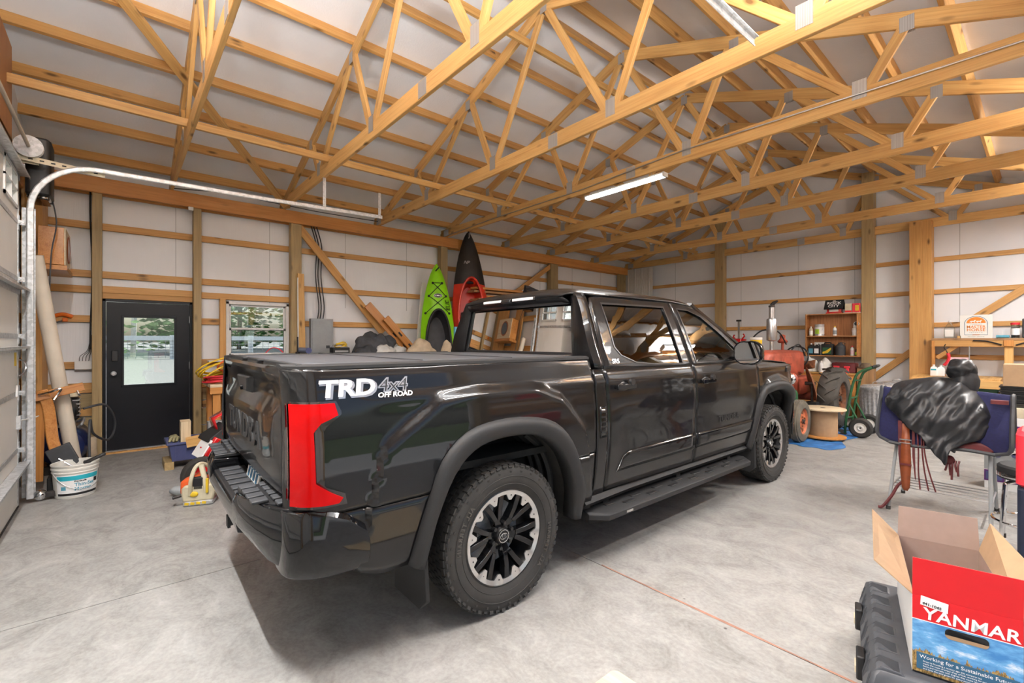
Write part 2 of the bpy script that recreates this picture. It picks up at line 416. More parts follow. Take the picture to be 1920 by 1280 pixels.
for y in (.62, 1.86, 3.1, 4.32, 5.55, 6.77, 8.0, 9.2, 10.4):      # seams between liner sheets
    G().bx(XW-.002, XW+.003, y-.003, y+.003, 2.1, 3.66).obj('liner_seam', 'panel_grey', wl, 0)
for x in (-7.9, -6.68, -5.46+.55, -3.65, -2.6, -1.02, .2):
    G().bx(x-.003, x+.003, YB-.003, YB+.002, .2, 3.66).obj('liner_seam', 'panel_grey', wb, 0)

# ---- left wall framing
XG = XW+.045                            # room face of girts
def girtL(y0, y1, z, w=.092, mat='pine_girt'): return board('girt', (XG-.02, y0, z), (XG-.02, y1, z), w, .04, mat, wl, (1, 0, 0))
girtL(YF, 2.2, 3.035); girtL(2.2, 8.3, 3.035); girtL(8.3, YB, 3.035)
girtL(YF, 2.2, 2.395); girtL(2.2, 8.3, 2.395); girtL(8.3, YB, 2.395)
girtL(YF, DY0-.02, 2.19); girtL(DY0-.02, DY1+.02, 2.20); girtL(DY0-.02, DY1+.02, 2.115, .075); girtL(DY1, 2.2, 2.19)
girtL(YF, DY0-.1, 1.80); girtL(DY1+.09, 1.15, 1.80); girtL(2.2, YB, 1.80)
girtL(YF, DY0-.1, 1.19); girtL(DY1+.09, 2.2, 1.19); girtL(2.2, YB, 1.19)
girtL(YF, DY0-.1, .89, .13); girtL(DY1+.09, YB, .86)
girtL(YF, DY0-.1, .57, .1); girtL(DY1+.09, YB, .57)
for y0, y1 in ((YF, DY0-.1), (DY1+.09, 4.5), (4.5, YB)):
    for z, w in ((.125, .24), (.38, .24), (.72, .18)):
        board('skirt_board', (XW+.012, y0, z), (XW+.012, y1, z), w, .022, 'pine_treated', wl, (1, 0, 0))
def postL(y0, y1, z1=3.62, x1=-8.06, mat='pine_treated'):
    return board('post', (XG+(x1-XG)/2, (y0+y1)/2, 0), (XG+(x1-XG)/2, (y0+y1)/2, z1), y1-y0, abs(x1-XG), mat, wl, (1, 0, 0))
postL(-.275, -.175); postL(.815, .912); postL(2.14, 2.30); postL(8.20, 8.46); postL(11.1, 11.33); postL(5.0, 5.16)
postL(1.15, 1.232, 2.15, -8.14, 'pine_girt')
board('header_beam', (-8.045, -.66, 3.54), (-8.045, 5.4, 3.54), .20, .045, 'pine_header', wl, (1, 0, 0))
board('header_beam', (-8.045, 5.403, 3.54), (-8.045, 11.6, 3.54), .20, .045, 'pine_header', wl, (1, 0, 0))
board('header_beam', (-8.20, YF, 3.54), (-8.20, 11.6, 3.54), .20, .045, 'pine_header', wl, (1, 0, 0))
board('diagonal_brace', (-8.10, 2.25, 3.42), (-8.10, 3.75, 1.66), .13, .04, 'pine_girt', wl, (1, 0, 0))
board('diagonal_brace', (-8.10, 8.25, 3.4), (-8.10, 6.6, 2.35), .11, .04, 'pine_girt', wl, (1, 0, 0))
G().bx(XG-.03, XG+.11, DY0, DY1, -.002, .022).obj('door_sill', 'pine_girt', wl, 0)
board('baseboard_strip', (-8.10, .95, .035), (-8.10, YB, .035), .07, .04, 'pine_girt', wl, (1, 0, 0))

# ---- back wall framing
def girtB(x0, x1, z): return board('girt', (x0, YB-.025, z), (x1, YB-.025, z), .085, .04, 'pine_girt', wb, (0, 1, 0))
for z in (3.04, 2.43, 1.81, 1.215, .62):
    for x0, x1 in ((XW, -5.35), (-5.35, -2.32), (-2.32, XE)): girtB(x0, x1, z)
for x0, x1 in ((XW, -3.6), (-3.6, XE)):
    board('skirt_board', (x0, YB-.012, .15), (x1, YB-.012, .15), .28, .022, 'pine_treated', wb, (0, 1, 0))
def postB(x0, x1, z1, y0, mat): return board('post', ((x0+x1)/2, (y0+YB-.045)/2, 0), ((x0+x1)/2, (y0+YB-.045)/2, z1), x1-x0, YB-.045-y0, mat, wb, (0, 1, 0))
postB(-5.46, -5.25, 4.72, 11.46, 'pine_treated'); postB(-2.43, -2.235, 4.9, 11.42, 'pine_treated'); postB(-1.68, -1.365, 3.74, 11.36, 'pine_girt')
board('diagonal_brace', (-1.68, 11.6, 1.3), (-2.5, 11.6, .55), .12, .04, 'pine_girt', wb, (0, 1, 0))
board('diagonal_brace', (-.9, 11.62, 1.85), (.25, 11.62, 2.78), .12, .04, 'pine_girt', wb, (0, 1, 0))

# ---- right wall and front wall framing (mostly seen in reflections)
for z in (3.035, 2.42):
    board('girt', (XE-.025, YF, z), (XE-.025, YB, z), .092, .04, 'pine_girt', wr, (1, 0, 0))
for z in (1.80, 1.19, .57):
    board('girt', (XE-.025, OY1+.15, z), (XE-.025, YB, z), .092, .04, 'pine_girt', wr, (1, 0, 0))
for y in (OY0-.1, OY1+.1, 5.6, 8.2, 10.6):
    board('post', (XE-.12, y, 0), (XE-.12, y, 3.62), .15, .14, 'pine_treated', wr, (1, 0, 0))
board('header_beam', (XE-.21, YF, 3.54), (XE-.21, 11.6, 3.54), .20, .045, 'pine_header', wr, (1, 0, 0))
board('diagonal_brace', (XE-.07, 5.6, 3.3), (XE-.07, 8.2, .8), .13, .04, 'pine_girt', wr, (1, 0, 0))
board('post', (-6.12, -.81, 0), (-6.12, -.81, 3.1), .20, .08, 'pine_girt', wf, (0, 1, 0))
for x in (-5.85, -5.25, -4.6, -3.95, -3.3, -2.65, -2.0, -1.35): board('header_sheathing', (x, -.765, 3.06), (x, -.765, 4.2), .64, .03, 'plywood', wf, (0, 1, 0))
board('jamb_board', (-7.0, -.745, 0), (-7.0, -.745, 3.5), .30, .05, 'pine_girt', wf, (0, 1, 0))
board('jamb_board', (-7.72, -.70, 0), (-7.72, -.70, 3.6), .55, .06, 'pine_girt', wf, (0, 1, 0))
board('post', (-8.12, -.77, 0), (-8.12, -.77, 3.6), .16, .14, 'pine_treated', wf, (0, 1, 0))
for z in (2.8, 2.2, 1.75, 1.28, 1.05, .62): board('girt', (-8.1, -.80, z), (-6.25, -.80, z), .1, .04, 'pine_girt', wf, (0, 1, 0))
board('header_beam', (XW, -.78, 3.22), (XE, -.78, 3.22), .28, .06, 'pine_header', wf, (0, 1, 0))
board('post', (-.98, -.76, 0), (-.98, -.76, 5.0), .20, .15, 'pine_girt', wf, (0, 1, 0))

# ---- roof: liner on purlins on trusses
ceil_ = bpy.data.objects.new('ceiling', None)
PH = .125
g = G(); e = .03
for sgn, xe in ((-1, XW-.1), (1, XE+.1)):
    g.add([(XR, YF-.1, ZR+PH+.004), (xe, YF-.1, ztop(xe)+PH+.004), (xe, YB+.1, ztop(xe)+PH+.004), (XR, YB+.1, ZR+PH+.004),
           (XR, YF-.1, ZR+PH+e), (xe, YF-.1, ztop(xe)+PH+e), (xe, YB+.1, ztop(xe)+PH+e), (XR, YB+.1, ZR+PH+e)],
          [(0,1,2,3),(4,7,6,5),(0,4,5,1),(1,5,6,2),(2,6,7,3),(3,7,4,0)])
ceil_ = struct(g.obj('ceiling', 'liner', None, 0))
nrm = {-1: Vector((-PITCH, 0, 1)).normalized(), 1: Vector((PITCH, 0, 1)).normalized()}
nrm[-1] = Vector((-PITCH, 0, 1)).normalized()
for k in range(8):
    for sgn in (-1, 1):
        dx = .27+.575*k-(.1 if k == 0 else 0)
        x = XR+sgn*dx
        if x > XE+.05: continue
        n = Vector((PITCH*sgn, 0, 1)).normalized(); cpos = Vector((x, 0, ztop(x)))+n*(PH/2)
        for y0, y1 in ((YF, 3.62), (3.622, 8.24), (8.242, YB)):
            board('purlin', (cpos.x, y0, cpos.z), (cpos.x, y1, cpos.z), PH-.004, .042, 'pine_girt', ceil_, (1, 0, -PITCH*sgn))
def on_roof(x, y, d=.02): return (x, y, ztop(x)-d)
def roof_brace(x0, y0, x1, y1, d):
    sg = -1 if x0 < XR else 1
    return board('diagonal_brace', on_roof(x0, y0, d), on_roof(x1, y1, d), .10, .04, 'pine', ceil_, (PITCH*sg, 0, 1))
roof_brace(-8.0, 2.06, -4.96, -.36, .165)
for x, y0, y1 in ((-5.93, YF, 2.1), (-5.93, 2.1, 5.2), (-5.95, 5.2, 8.3), (-5.95, 8.3, 11.5)):
    board('lateral_brace', (x, y0, 3.82), (x, y1, 3.82), .085, .04, 'pine', ceil_, (1, 0, 0))
board('ridge_brace', (-3.95, YF, 5.0), (-3.95, YB, 5.0), .085, .04, 'pine', ceil_, (1, 0, 0))

# ---- trusses
TY = [.56, 2.03, 3.66, 5.12, 6.76, 8.24, 9.96, 11.56]
TL = ['roof truss nearest the garage door, carrying no lamp', 'second roof truss from the garage door, above the end of the door track',
      'third roof truss from the garage door, above the truck bed', 'roof truss carrying the lit LED strip and a conduit along its chord',
      'roof truss just beyond the lit LED strip', 'sixth roof truss from the garage door, two bays short of the gable', 'last free roof truss before the back gable wall',
      'gable roof truss against the back wall above the posts']
CB = 3.64; CH = .165; TT = .04
def truss(y, label, gable=False):
    t = thing('roof_truss', label, 'truss', (0, y, 0), 0, 'pine roof trusses')
    for a, b in ((XW+.03, XR+.15), (XR+.15, XE-.03)):
        board('bottom_chord', (a, 0, CB+CH/2), (b, 0, CB+CH/2), CH, TT, 'pine', t, (0, 1, 0))
    tc = .14/cos(math.atan(PITCH))
    for sg, xe in ((-1, XW-.05), (1, XE+.05)):
        a = (XR, 0, ZR-tc/2); b = (xe, 0, ztop(xe)-tc/2)
        board('top_chord', a, b, .138, TT, 'pine', t, (0, 1, 0))
    def tch(x): return (x, 0, ztop(x)-.09)
    def bch(x): return (x, 0, CB+CH-.05)
    nodes_b = []; nodes_t = []
    for sg in (-1, 1):
        B1, B2, T1, T2 = XR+sg*2.60, XR+sg*.93, XR+sg*2.93, XR+sg*1.48
        for p, q in ((bch(B1+sg*.04), tch(T1)), (bch(B1-sg*.04), tch(T2+sg*.05)), (bch(B2+sg*.04), tch(T2-sg*.05)), (bch(B2-sg*.04), (XR+sg*.05, 0, ZR-.16))):
            board('web', p, q, .085, TT*.98, 'pine', t, (0, 1, 0))
        nodes_b += [B1, B2]; nodes_t += [T1, T2]
    for s in (-1, 1):
        yy = s*(TT/2+.0015)
        for x in nodes_b: G().bx(x-.055, x+.055, yy-.0012, yy+.0012, CB+.07, CB+CH+.075).obj('connector_plate', 'plate', t, 0)
        for x in nodes_t+[XR]:
            z = ztop(x)-.10
            G().bx(x-.05, x+.05, yy-.0012, yy+.0012, z-.075, z+.055).obj('connector_plate', 'plate', t, 0)
        G().bx(XR+.08, XR+.22, yy-.0012, yy+.0012, CB+.01, CB+CH-.01).obj('connector_plate', 'plate', t, 0)
        for x in (XW+.22, XE-.22): G().bx(x-.09, x+.09, yy-.0012, yy+.0012, CB+.02, CB+.15).obj('connector_plate', 'plate', t, 0)
    return t
def plate_mat():
    m, nt, b = new_mat('plate'); v = coords(nt, 'Object', (1, 1, 1))
    wv = nd(nt, 'ShaderNodeTexWave', Scale=30.0, Distortion=0.0); wv.bands_direction = 'X'; nt.links.new(v, wv.inputs['Vector'])
    nt.links.new(ramp(nt, wv.outputs['Fac'], [(.2, (.30, .29, .28)), (.5, (.46, .46, .46))]), b.inputs['Base Color']); b.inputs['Metallic'].default_value = .4; b.inputs['Roughness'].default_value = .38
plate_mat()
for y, l in zip(TY, TL): truss(y, l)

# ---- LED strip lamps (one hangs in view, the others are added out of view for even brightness)
def led_strip(x, y, z, rz, label, L=1.25, pw=1.0, up=0):
    t = thing('led_strip_light', label, 'ceiling light', (x, y, z), rz, 'LED strip lights')
    G().rbx(-L/2, L/2, -.05, .05, -.02, 0, .008).obj('housing', 'white_plastic', t)
    G().prism([(-.045, -.021), (.045, -.021), (.036, -.052), (-.036, -.052)], 'yz', -L/2+.012, L/2-.012).obj('lens', 'led_lens', t, 0)
    for s in (-1, 1): G().bx(s*(L/2)-.011, s*(L/2)+.011, -.05, .05, -.053, .001).obj('end_cap', 'white_plastic', t)
    for s in (-1, 1): G().tube([(s*L*.35, 0, 0), (s*L*.35, 0, .045)], .003, 6).obj('hanger', 'steel', t)
    ld = bpy.data.lights.new('led_lamp', 'AREA'); ld.shape = 'RECTANGLE'; ld.size = L*.95; ld.size_y = .04; ld.energy = LED_POWER*pw; ld.color = (1, .985, .965)
    lo = bpy.data.objects.new('led_lamp', ld); COL.objects.link(lo); lo.parent = t; lo.location = (0, 0, -.06)
    if up:                                                   # added uplight on the unseen strips, to brighten the roof liner
        l2 = ld.copy(); l2.energy = LED_POWER*up; o2 = bpy.data.objects.new('led_uplight', l2); COL.objects.link(o2); o2.parent = t; o2.location = (0, 0, .07); o2.rotation_euler = (pi, 0, 0)
    return t
led_strip(-3.70, 5.14, 3.60, 0, 'lit white LED strip lamp under the truss chord over the truck', pw=.5)
for x, y, rz, where in ((-2.4, -.25, 0, 'above the middle of the garage door'), (-1.0, .9, 0, 'above the right end of the garage door'), (-.9, 2.3, 90, 'above the camera side of the truck'), (-.25, 3.0, 90, 'above the printed carton'), (.62, 6.2, 90, 'by the right wall above the saddle rack'), (.62, 9.2, 90, 'by the right wall above the back workbench')):
    led_strip(x, y, 3.60, rz, 'LED strip lamp outside the picture, hung '+where, pw=(3.0 if x < -2 else .6 if y < 3.2 else 2.2), up=(3.2 if x < -2 else 2.2 if x < -.95 else 1.3))
# ================================================================ OUTSIDE: yard, fence, trees
def outside():
    g = G().loft([[(x, -60, z), (x, 80, z)] for x, z in ((XW-.03, -.10), (-12, .02), (-16, .48), (-19.5, .86), (-26, 1.1), (-70, 1.3))], closed=False).obj('trim_yard', 'gravel', None, 40, solid=.1); struct(g)
    lw = G().bx(4.6, 60, -40, 60, -.25, -.05).obj('trim_lawn', 'grass', None, 0); struct(lw)
    a = G().bx(XE+.03, 4.6, -40, 40, -.2, -.02).obj('trim_apron', 'white_paint', None, 0); struct(a)  # unseen apron, added in white to bounce sunlight up at the ceiling
    f = G().bx(XW-.03, XE+.03, -40, YF-.03, -.2, -.02).obj('trim_driveway', 'gravel', None, 0); struct(f)
    fence = thing('rail_fence', 'white board fence with wire mesh seen through the door glass and window', 'fence', (-19.8, 2.2, .86))
    for k in range(9): G().bx(-.06, .06, -8+k*2.4-.08, -8+k*2.4+.08, 0, .84).obj('fence_post', 'white_paint', fence, 0)
    for z in (.74,): 
        for k in range(8): G().bx(.06, .085, -8+k*2.4+.004, -5.6+k*2.4-.004, z-.075, z+.075).obj('rail', 'white_paint', fence, 0)
    w = G()
    for k in range(6): w.bx(.055, .06, -8, 11.2, .08+k*.11, .092+k*.11)
    for k in range(96): w.bx(.055, .06, -8+k*.2, -7.99+k*.2, .05, .70)
    o = w.obj('wire_mesh', 'panel_grey', fence, 0); o['kind'] = 'stuff'
    rnd = random.Random(3)
    order = ['first', 'second', 'third', 'fourth', 'fifth', 'sixth', 'seventh', 'eighth', 'ninth']
    for i in range(9):
        x = -23.2-(i % 2)*2.9; y = -8.0+i*2.5; h = 5.5+rnd.random()*3; pale = i == 3; zg = 1.0
        t = thing('yard_tree', 'pale-barked bare tree close behind the white fence, seen through the door glass' if pale else order[i]+' leafy tree from the left in the hedge behind the white fence', 'tree', (x, y, zg), 0, 'trees behind the fence')
        if pale: t.location = (-20.7, .35, .95); h = 6
        gt = G(); r0 = .08 if pale else .10
        gt.tube(smoothpath([(0, 0, 0), (.08, .05, h*.35), (-.05, .1, h*.7), (.05, 0, h)], 4), r0, 7, rads=None)
        tw = G()
        for k in range(26 if pale else 22):
            z = h*(.18+.75*rnd.random()); a = rnd.random()*2*pi; L = (.6+rnd.random())*(1.2 if pale else .9)
            p1 = (cos(a)*L*.5, sin(a)*L*.5, z+.3*L); p2 = (cos(a)*L, sin(a)*L, z+.55*L+.2)
            tw.tube([(0, 0, z), p1, p2], .02, 4, rads=[.03, .018, .008])
        gt.obj('trunk', 'bark_pale' if pale else 'bark', t)
        o = tw.obj('branches', 'bark_pale' if pale else 'bark', t); o['kind'] = 'stuff'
        lf = G(); nl = 160 if pale else 2200
        for k in range(nl):
            z = h*(.03+.97*rnd.random()); a = rnd.random()*2*pi; R = (1.5-.5*abs(z/h-.45))*sqrt(rnd.random())*(.8 if pale else 1.1)
            c = Vector((cos(a)*R, sin(a)*R, z)); q = Matrix.Rotation(rnd.random()*6, 3, 'Z') @ Matrix.Rotation(rnd.random()*3, 3, 'X'); sz = .10+.13*rnd.random()
            lf.add([c+q @ Vector(p)*sz for p in ((-1, 0, 0), (0, -.5, .1), (1, 0, 0), (0, .5, .1))], [(0, 1, 2, 3)])
        o = lf.obj('leaves', 'foliage_pale' if i % 3 == 0 else 'foliage', t, 0); o['kind'] = 'stuff'
outside()
# ================================================================ THE PICKUP TRUCK  (local: x to its right, y forward, z up; origin under the rear axle)
truck = thing('pickup_truck', 'glossy black crew cab pickup truck parked in the middle of the garage', 'truck', (-2.952, 1.665, 0), -1.0)
SECT = [(.40, .935), (.50, .965), (.62, .985), (.80, 1.0), (.95, 1.004), (1.08, .998), (1.20, .985), (1.30, .963), (1.36, .946), (1.42, .922), (1.6, .855), (1.75, .790), (1.84, .745), (1.9, .70)]
def sm(t): t = min(1, max(0, t)); return t*t*(3-2*t)
BULGE_R = [(-.90, .30), (-.82, .70), (-.74, 1.05), (-.45, 1.245), (-.2, 1.275), (.2, 1.27), (.42, 1.20), (.62, .98), (.72, .60), (.76, .30)]
BULGE_F = [(-.46, .3), (-.43, .75), (-.36, .98), (-.2, 1.12), (.1, 1.15), (.35, 1.09), (.5, .9), (.6, .5), (.64, .3)]
def xs(y, z):
    x = lerp_tab(SECT, z)
    bt = lerp_tab(BULGE_R, y) if y < 1.5 else lerp_tab(BULGE_F, y-3.70)
    x += .032*sm((bt-z)/.075+.15)*sm((y+1.02)/.12)
    for yc in ():                                  # muscular swell over each wheel
        r = hypot((y-yc)*.92, z-.42); x += .042*sm(1-abs(r-.62)/.24)*sm((1.30-z)/.2)
    if .95 < y < 3.2: x -= .016*math.exp(-((z-.84)/.12)**2)*sm((y-.95)/.2)*sm((3.2-y)/.25)     # scooped doors
    x += .010*math.exp(-((z-1.235)/.03)**2)*sm((y+.9)/.3)     # shoulder line
    if y < -.97: dy = min(.1545, -.97-y); x -= 1.15*(.155-sqrt(.155**2-dy**2))
    if y > 4.05: dy = y-4.05; x -= .85*dy*dy
    return x
def xside(y, z): return xs(y, min(z, 1.9))
ARCH_IN = [(-.52, .40), (-.50, .52), (-.465, .66), (-.38, .84), (-.26, .945), (-.1, .985), (.12, .98), (.26, .935), (.39, .83), (.485, .66), (.525, .52), (.535, .38)]
ARCH_OUT = [(-.60, .44), (-.575, .56), (-.53, .71), (-.45, .92), (-.30, 1.045), (-.1, 1.085), (.13, 1.078), (.33, 1.025), (.48, .89), (.58, .69), (.63, .53), (.60, .38)]
ARCH_MID = [((a+c)/2, (b+d)/2) for (a, b), (c, d) in zip(ARCH_IN, ARCH_OUT)]
def zlow_arch(y, yc, base):
    t = y-yc; pts = ARCH_MID
    if t <= pts[0][0] or t >= pts[-2][0]: return base
    return max(base, lerp_tab(pts[:-1], t))
def side_panel(y0, y1, zl, zt, ny=40, nz=16, off=0.0, extra=()):
    ys = sorted(set([y0+(y1-y0)*i/ny for i in range(ny+1)]+[e for e in extra if y0 < e < y1])); g = G(); vs = []; n = len(ys)
    for y in ys:
        a, b = zl(y), zt(y)
        for j in range(nz+1): z = a+(b-a)*j/nz; vs.append((xs(y, z)+off, y, z))
    fs = [(i*(nz+1)+j, i*(nz+1)+j+1, (i+1)*(nz+1)+j+1, (i+1)*(nz+1)+j) for i in range(n-1) for j in range(nz)]
    return g.add(vs, fs)
def both(fn, name, mat, parent, **kw):                      # right-hand and left-hand piece
    out = []
    for s in (1, -1):
        g = fn()
        if s < 0: g.mirror_x()
        out.append(g.obj(name, mat, parent, **kw))
    return out
def ray_poly(poly, c, a):
    dx, dy = cos(a), sin(a); best = None
    for (x1, y1), (x2, y2) in zip(poly, poly[1:]+poly[:1]):
        ex, ey = x2-x1, y2-y1; den = dx*ey-dy*ex
        if abs(den) < 1e-9: continue
        t = ((x1-c[0])*ey-(y1-c[1])*ex)/den; u = ((x1-c[0])*dy-(y1-c[1])*dx)/den
        if t > 0 and -1e-6 <= u <= 1+1e-6 and (best is None or t < best): best = t
    return (c[0]+dx*best, c[1]+dy*best)
def ring(outer, inner, off=0, steps=3, lip=.025):
    c = (sum(p[0] for p in inner)/len(inner), sum(p[1] for p in inner)/len(inner))
    an = sorted(set([round(atan2(p[1]-c[1], p[0]-c[0]), 4) for p in outer+inner]+[round(-pi+2*pi*k/64, 4) for k in range(64)]))
    rings = []
    for k in range(steps+1):
        t = k/steps; rg = []
        for a in an:
            o = ray_poly(outer, c, a); i = ray_poly(inner, c, a); y, z = o[0]+(i[0]-o[0])*t, o[1]+(i[1]-o[1])*t
            rg.append((xside(y, z)+off, y, z))
        rings.append(rg)
    rings.append([(p[0]-lip, p[1], p[2]) for p in rings[-1]])
    return G().loft(rings, caps=False)
def pane_g(poly, off, n=4):
    c = (sum(p[0] for p in poly)/len(poly), sum(p[1] for p in poly)/len(poly))
    an = sorted(set([round(atan2(p[1]-c[1], p[0]-c[0]), 4) for p in poly]+[round(-pi+2*pi*k/48, 4) for k in range(48)]))
    g = G(); rings = []
    for k in range(1, n+1):
        rings.append([(xside(*q)+off, *q) for q in [(c[0]+(p[0]-c[0])*k/n, c[1]+(p[1]-c[1])*k/n) for p in [ray_poly(poly, c, a) for a in an]]])
    g.loft(rings, caps=False); m = len(an); g.add([(xside(*c)+off, *c)]+rings[0], [(0, i+1, (i+1) % m+1) for i in range(m)]); return g
# ---- box
bed_ex = [-1.122, -1.115, -1.10, -1.08, -1.05, -1.02, -.97]+[p[0] for p in ARCH_MID]
P = 'black_paint'
both(lambda: side_panel(-1.1235, .75, lambda y: zlow_arch(y, 0, .775), lambda y: 1.392, 90, 40, 0, bed_ex), 'bed_side', P, truck, solid=.012)
def lowq(a, b): return lambda: side_panel(a, b, lambda y: zlow_arch(y, 0, .44 if y > -.7 else .44+.10*sm((-.7-y)/.3)), lambda y: max(.770, zlow_arch(y, 0, .44)+.001), 30, 9, -.004, bed_ex)
both(lowq(-1.09, -.46), 'quarter_panel', P, truck, solid=.012)
both(lambda: side_panel(.44, .75, lambda y: zlow_arch(y, 0, .40), lambda y: max(.770, zlow_arch(y, 0, .44)+.001), 24, 9, -.004, [p[0] for p in ARCH_MID]), 'quarter_panel', P, truck, solid=.012)
def rail():
    g = G(); pts = [-1.12, -1.10, -1.06, -1.0, -.9, -.4, .2, .75]
    return g.loft([[(xs(y, 1.392)+.004, y, 1.388), (xs(y, 1.392)+.003, y, 1.402), (xs(y, 1.392)-.02, y, 1.409), (xs(y, 1.392)-.075, y, 1.409), (xs(y, 1.392)-.085, y, 1.39)] for y in pts])
both(rail, 'bed_rail_cap', 'flare_plastic', truck)
g = G(); g.grid(lambda u, v: (-.86+1.72*v, -1.06+1.80*u, 1.405+.006*sin(pi*v)), 8, 12); g.obj('tonneau_cover', 'cover_vinyl', truck, solid=.03)
for k in range(2): G().bx(-.86, .86, -.46+k*.6-.004, -.46+k*.6+.004, 1.4105, 1.4135).obj('tonneau_seam', 'matte_black', truck, 0)
G().bx(-.875, .875, -1.075, -1.05, 1.385, 1.412).obj('tonneau_edge', 'flare_plastic', truck, bevel=.004)
# ---- tailgate with embossed name, spoiler lip and handle
TGP = [(.80, -1.085), (.84, -1.105), (.90, -1.112), (1.06, -1.118), (1.17, -1.112), (1.235, -1.085), (1.30, -1.088), (1.345, -1.108), (1.365, -1.128), (1.385, -1.132), (1.398, -1.118), (1.40, -1.06)]
tg = thing('t', 'x', 'x'); bpy.data.objects.remove(tg)
g = G(); nx = 30
rows = []
for z, y in TGP:
    rows.append([(-.826+1.652*i/nx, (lambda w_: (y-.016)*(1-w_)+w_*(max(-1.132, min(-1.118, y-.02)) if z > .82 else y-.01))(sm((abs(-.826+1.652*i/nx)-.58)/.2))+.022*(abs(-1+2*i/nx)**5), z) for i in range(nx+1)])
g.loft(rows, closed=False); tailgate = g.obj('tailgate', P, truck, solid=.03)
t = text_g('TUNDRA', .17, .004, bold=.006, spacing=1.08); t.xf(frame_mat((0, -1.134, 1.035), (1, 0, 0), (0, .01, 1)))
t.v = [(x*1.25, y, z) for x, y, z in t.v]; t.obj('tailgate_lettering', 'flare_plastic', tailgate, 0)
g = G(); g.loft([[(-.16, -1.075, 1.325), (.16, -1.075, 1.325), (.13, -1.075, 1.215), (-.13, -1.075, 1.215)], [(-.145, -1.141, 1.315), (.145, -1.141, 1.315), (.10, -1.134, 1.235), (-.10, -1.134, 1.235)]]); hd = g.obj('tailgate_handle', 'black_plastic', tailgate, bevel=.006)
G().cyl((0, -1.134, 1.25), (0, -1.146, 1.248), .013).obj('backup_camera', 'gloss_black', tailgate)
for s in (-1, 1): G().bx(s*.22-.02, s*.22+.02, -1.10, -1.06, 1.40, 1.412).obj('bumper_stop', 'matte_black', tailgate, bevel=.003)
# ---- tail lamps wrapped round the rear corners
def lamp_patch(poly, off, th=.012, n=10):
    """poly in (s, z): s runs forward along the flank from the lamp's rear edge and wraps round the corner when negative"""
    def pt(s, z, o):
        if s >= 0: y = -1.115+s; return (xs(y, z)+o, y, z)
        return (xs(-1.115, z)+o*.6+s*.95, -1.118-o*.5+.02*s, z)
    zs = sorted(set([p[1] for p in poly])); return pt
def lamp_strip(left, right, zs, off, th):                  # region between two edge functions of z
    g = G(); rings_o = []; m = 6
    def pt(s, z, o):
        y = -1.118+max(s, 0)
        if s >= 0: return (xs(y, z)+o, y-o*.35*sm(1-s/.08), z)
        return (xs(-1.118, z)+o*.6+s, -1.112-o*.3+.6*abs(s), z)
    rows = []
    for z in zs:
        a, b = left(z), right(z)
        rows.append([pt(a, z, off-th)]+[pt(a+(b-a)*k/m, z, off) for k in range(m+1)]+[pt(b, z, off-th)])
    g.loft(rows, closed=False)
    for rw in (rows[0], rows[-1]): g.add(rw, [tuple(range(len(rw)))])
    return g
ZL = [.825, .835, .846, .860, .873, .884, .896, .908, .921, .94, 1.0, 1.06, 1.13, 1.148, 1.166, 1.18, 1.196, 1.21, 1.226, 1.238, 1.246]
def lens(side):
    hous = lambda: lamp_strip(lambda z: -.06, lambda z: lerp_tab([(.81, .215), (.86, .205), (.90, .12), (1.14, .12), (1.20, .20), (1.255, .175)], z), [.812]+ZL[1:-1]+[1.255], .012, .02)
    h = both(hous, 'tail_lamp', 'smoked', truck)
    for o, s in zip(h, (1, -1)):
        def put(g, name, mat):
            if s < 0: g.mirror_x()
            g.obj(name, mat, o)
        put(lamp_strip(lambda z: .012, lambda z: lerp_tab([(.82, .17), (.845, .195), (.872, .150), (.895, .118), (.92, .085), (1.13, .080), (1.165, .105), (1.195, .178), (1.225, .170), (1.25, .165)], z), ZL, .024, .016), 'red_lens', 'red_lens')
        put(lamp_strip(lambda z: -.055, lambda z: .008, [.845]+ZL[2:], .020, .012), 'side_lens', 'dark_red_lens')
        for k in (-.04, -.022, -.006): put(lamp_strip(lambda z: k, lambda z: k+.004, [.85]+ZL[2:-1], .0225, .004), 'lens_rib', 'red_lens')
lens(1)
# ---- rear bumper
bumper = G().loft([[(x, -1.235, .70), (x, -1.245, .66), (x, -1.235, .61), (x, -1.15, .585), (x, -1.02, .58), (x, -1.02, .665), (x, -1.21, .665+.035)] for x in (-.50, -.25, 0, .25, .50)]).obj('rear_bumper', 'gloss_black', truck)
def cap_():
    g = G(); rings = []
    for x, yb, yf, zt, zb in ((.40, -1.245, -1.0, .775, .60), (.55, -1.245, -1.0, .79, .585), (.66, -1.222, -1.0, .795, .56), (.77, -1.192, -1.0, .80, .53), (.86, -1.155, -.98, .805, .515), (.90, -1.13, -.96, .805, .515)):
        rings.append([(x, yb+.02, zt), (x, yb, zt-.04), (x, yb, .66), (x, yb+.03, zb+.03), (x, yb+.07, zb), (x, yf, zb+.02), (x, yf, zt-.02)])
    g.loft(rings); ys = [-1.135, -1.12, -1.09, -1.05, -.98, -.9, -.80]
    def row(y, k):
        zt = lerp_tab([(-1.135, .80), (-1.0, .815), (-.9, .77), (-.8, .69)], y); zb = lerp_tab([(-1.135, .525), (-1.0, .505), (-.8, .50)], y); x = .90+.112*sqrt(max(0, 1-(1-min(1, (y+1.135)/.15))**2))
        return [(x-.10, y, zt), (x-.02, y, zt-.004), (x, y, zt-.03), (x+.008, y, (zt+zb)/2), (x, y, zb+.05), (x-.03, y, zb), (x-.12, y, zb)]
    g.loft([row(y, 0) for y in ys]); return g
caps = both(cap_, 'bumper_corner', 'gloss_black', truck, bevel=.006)
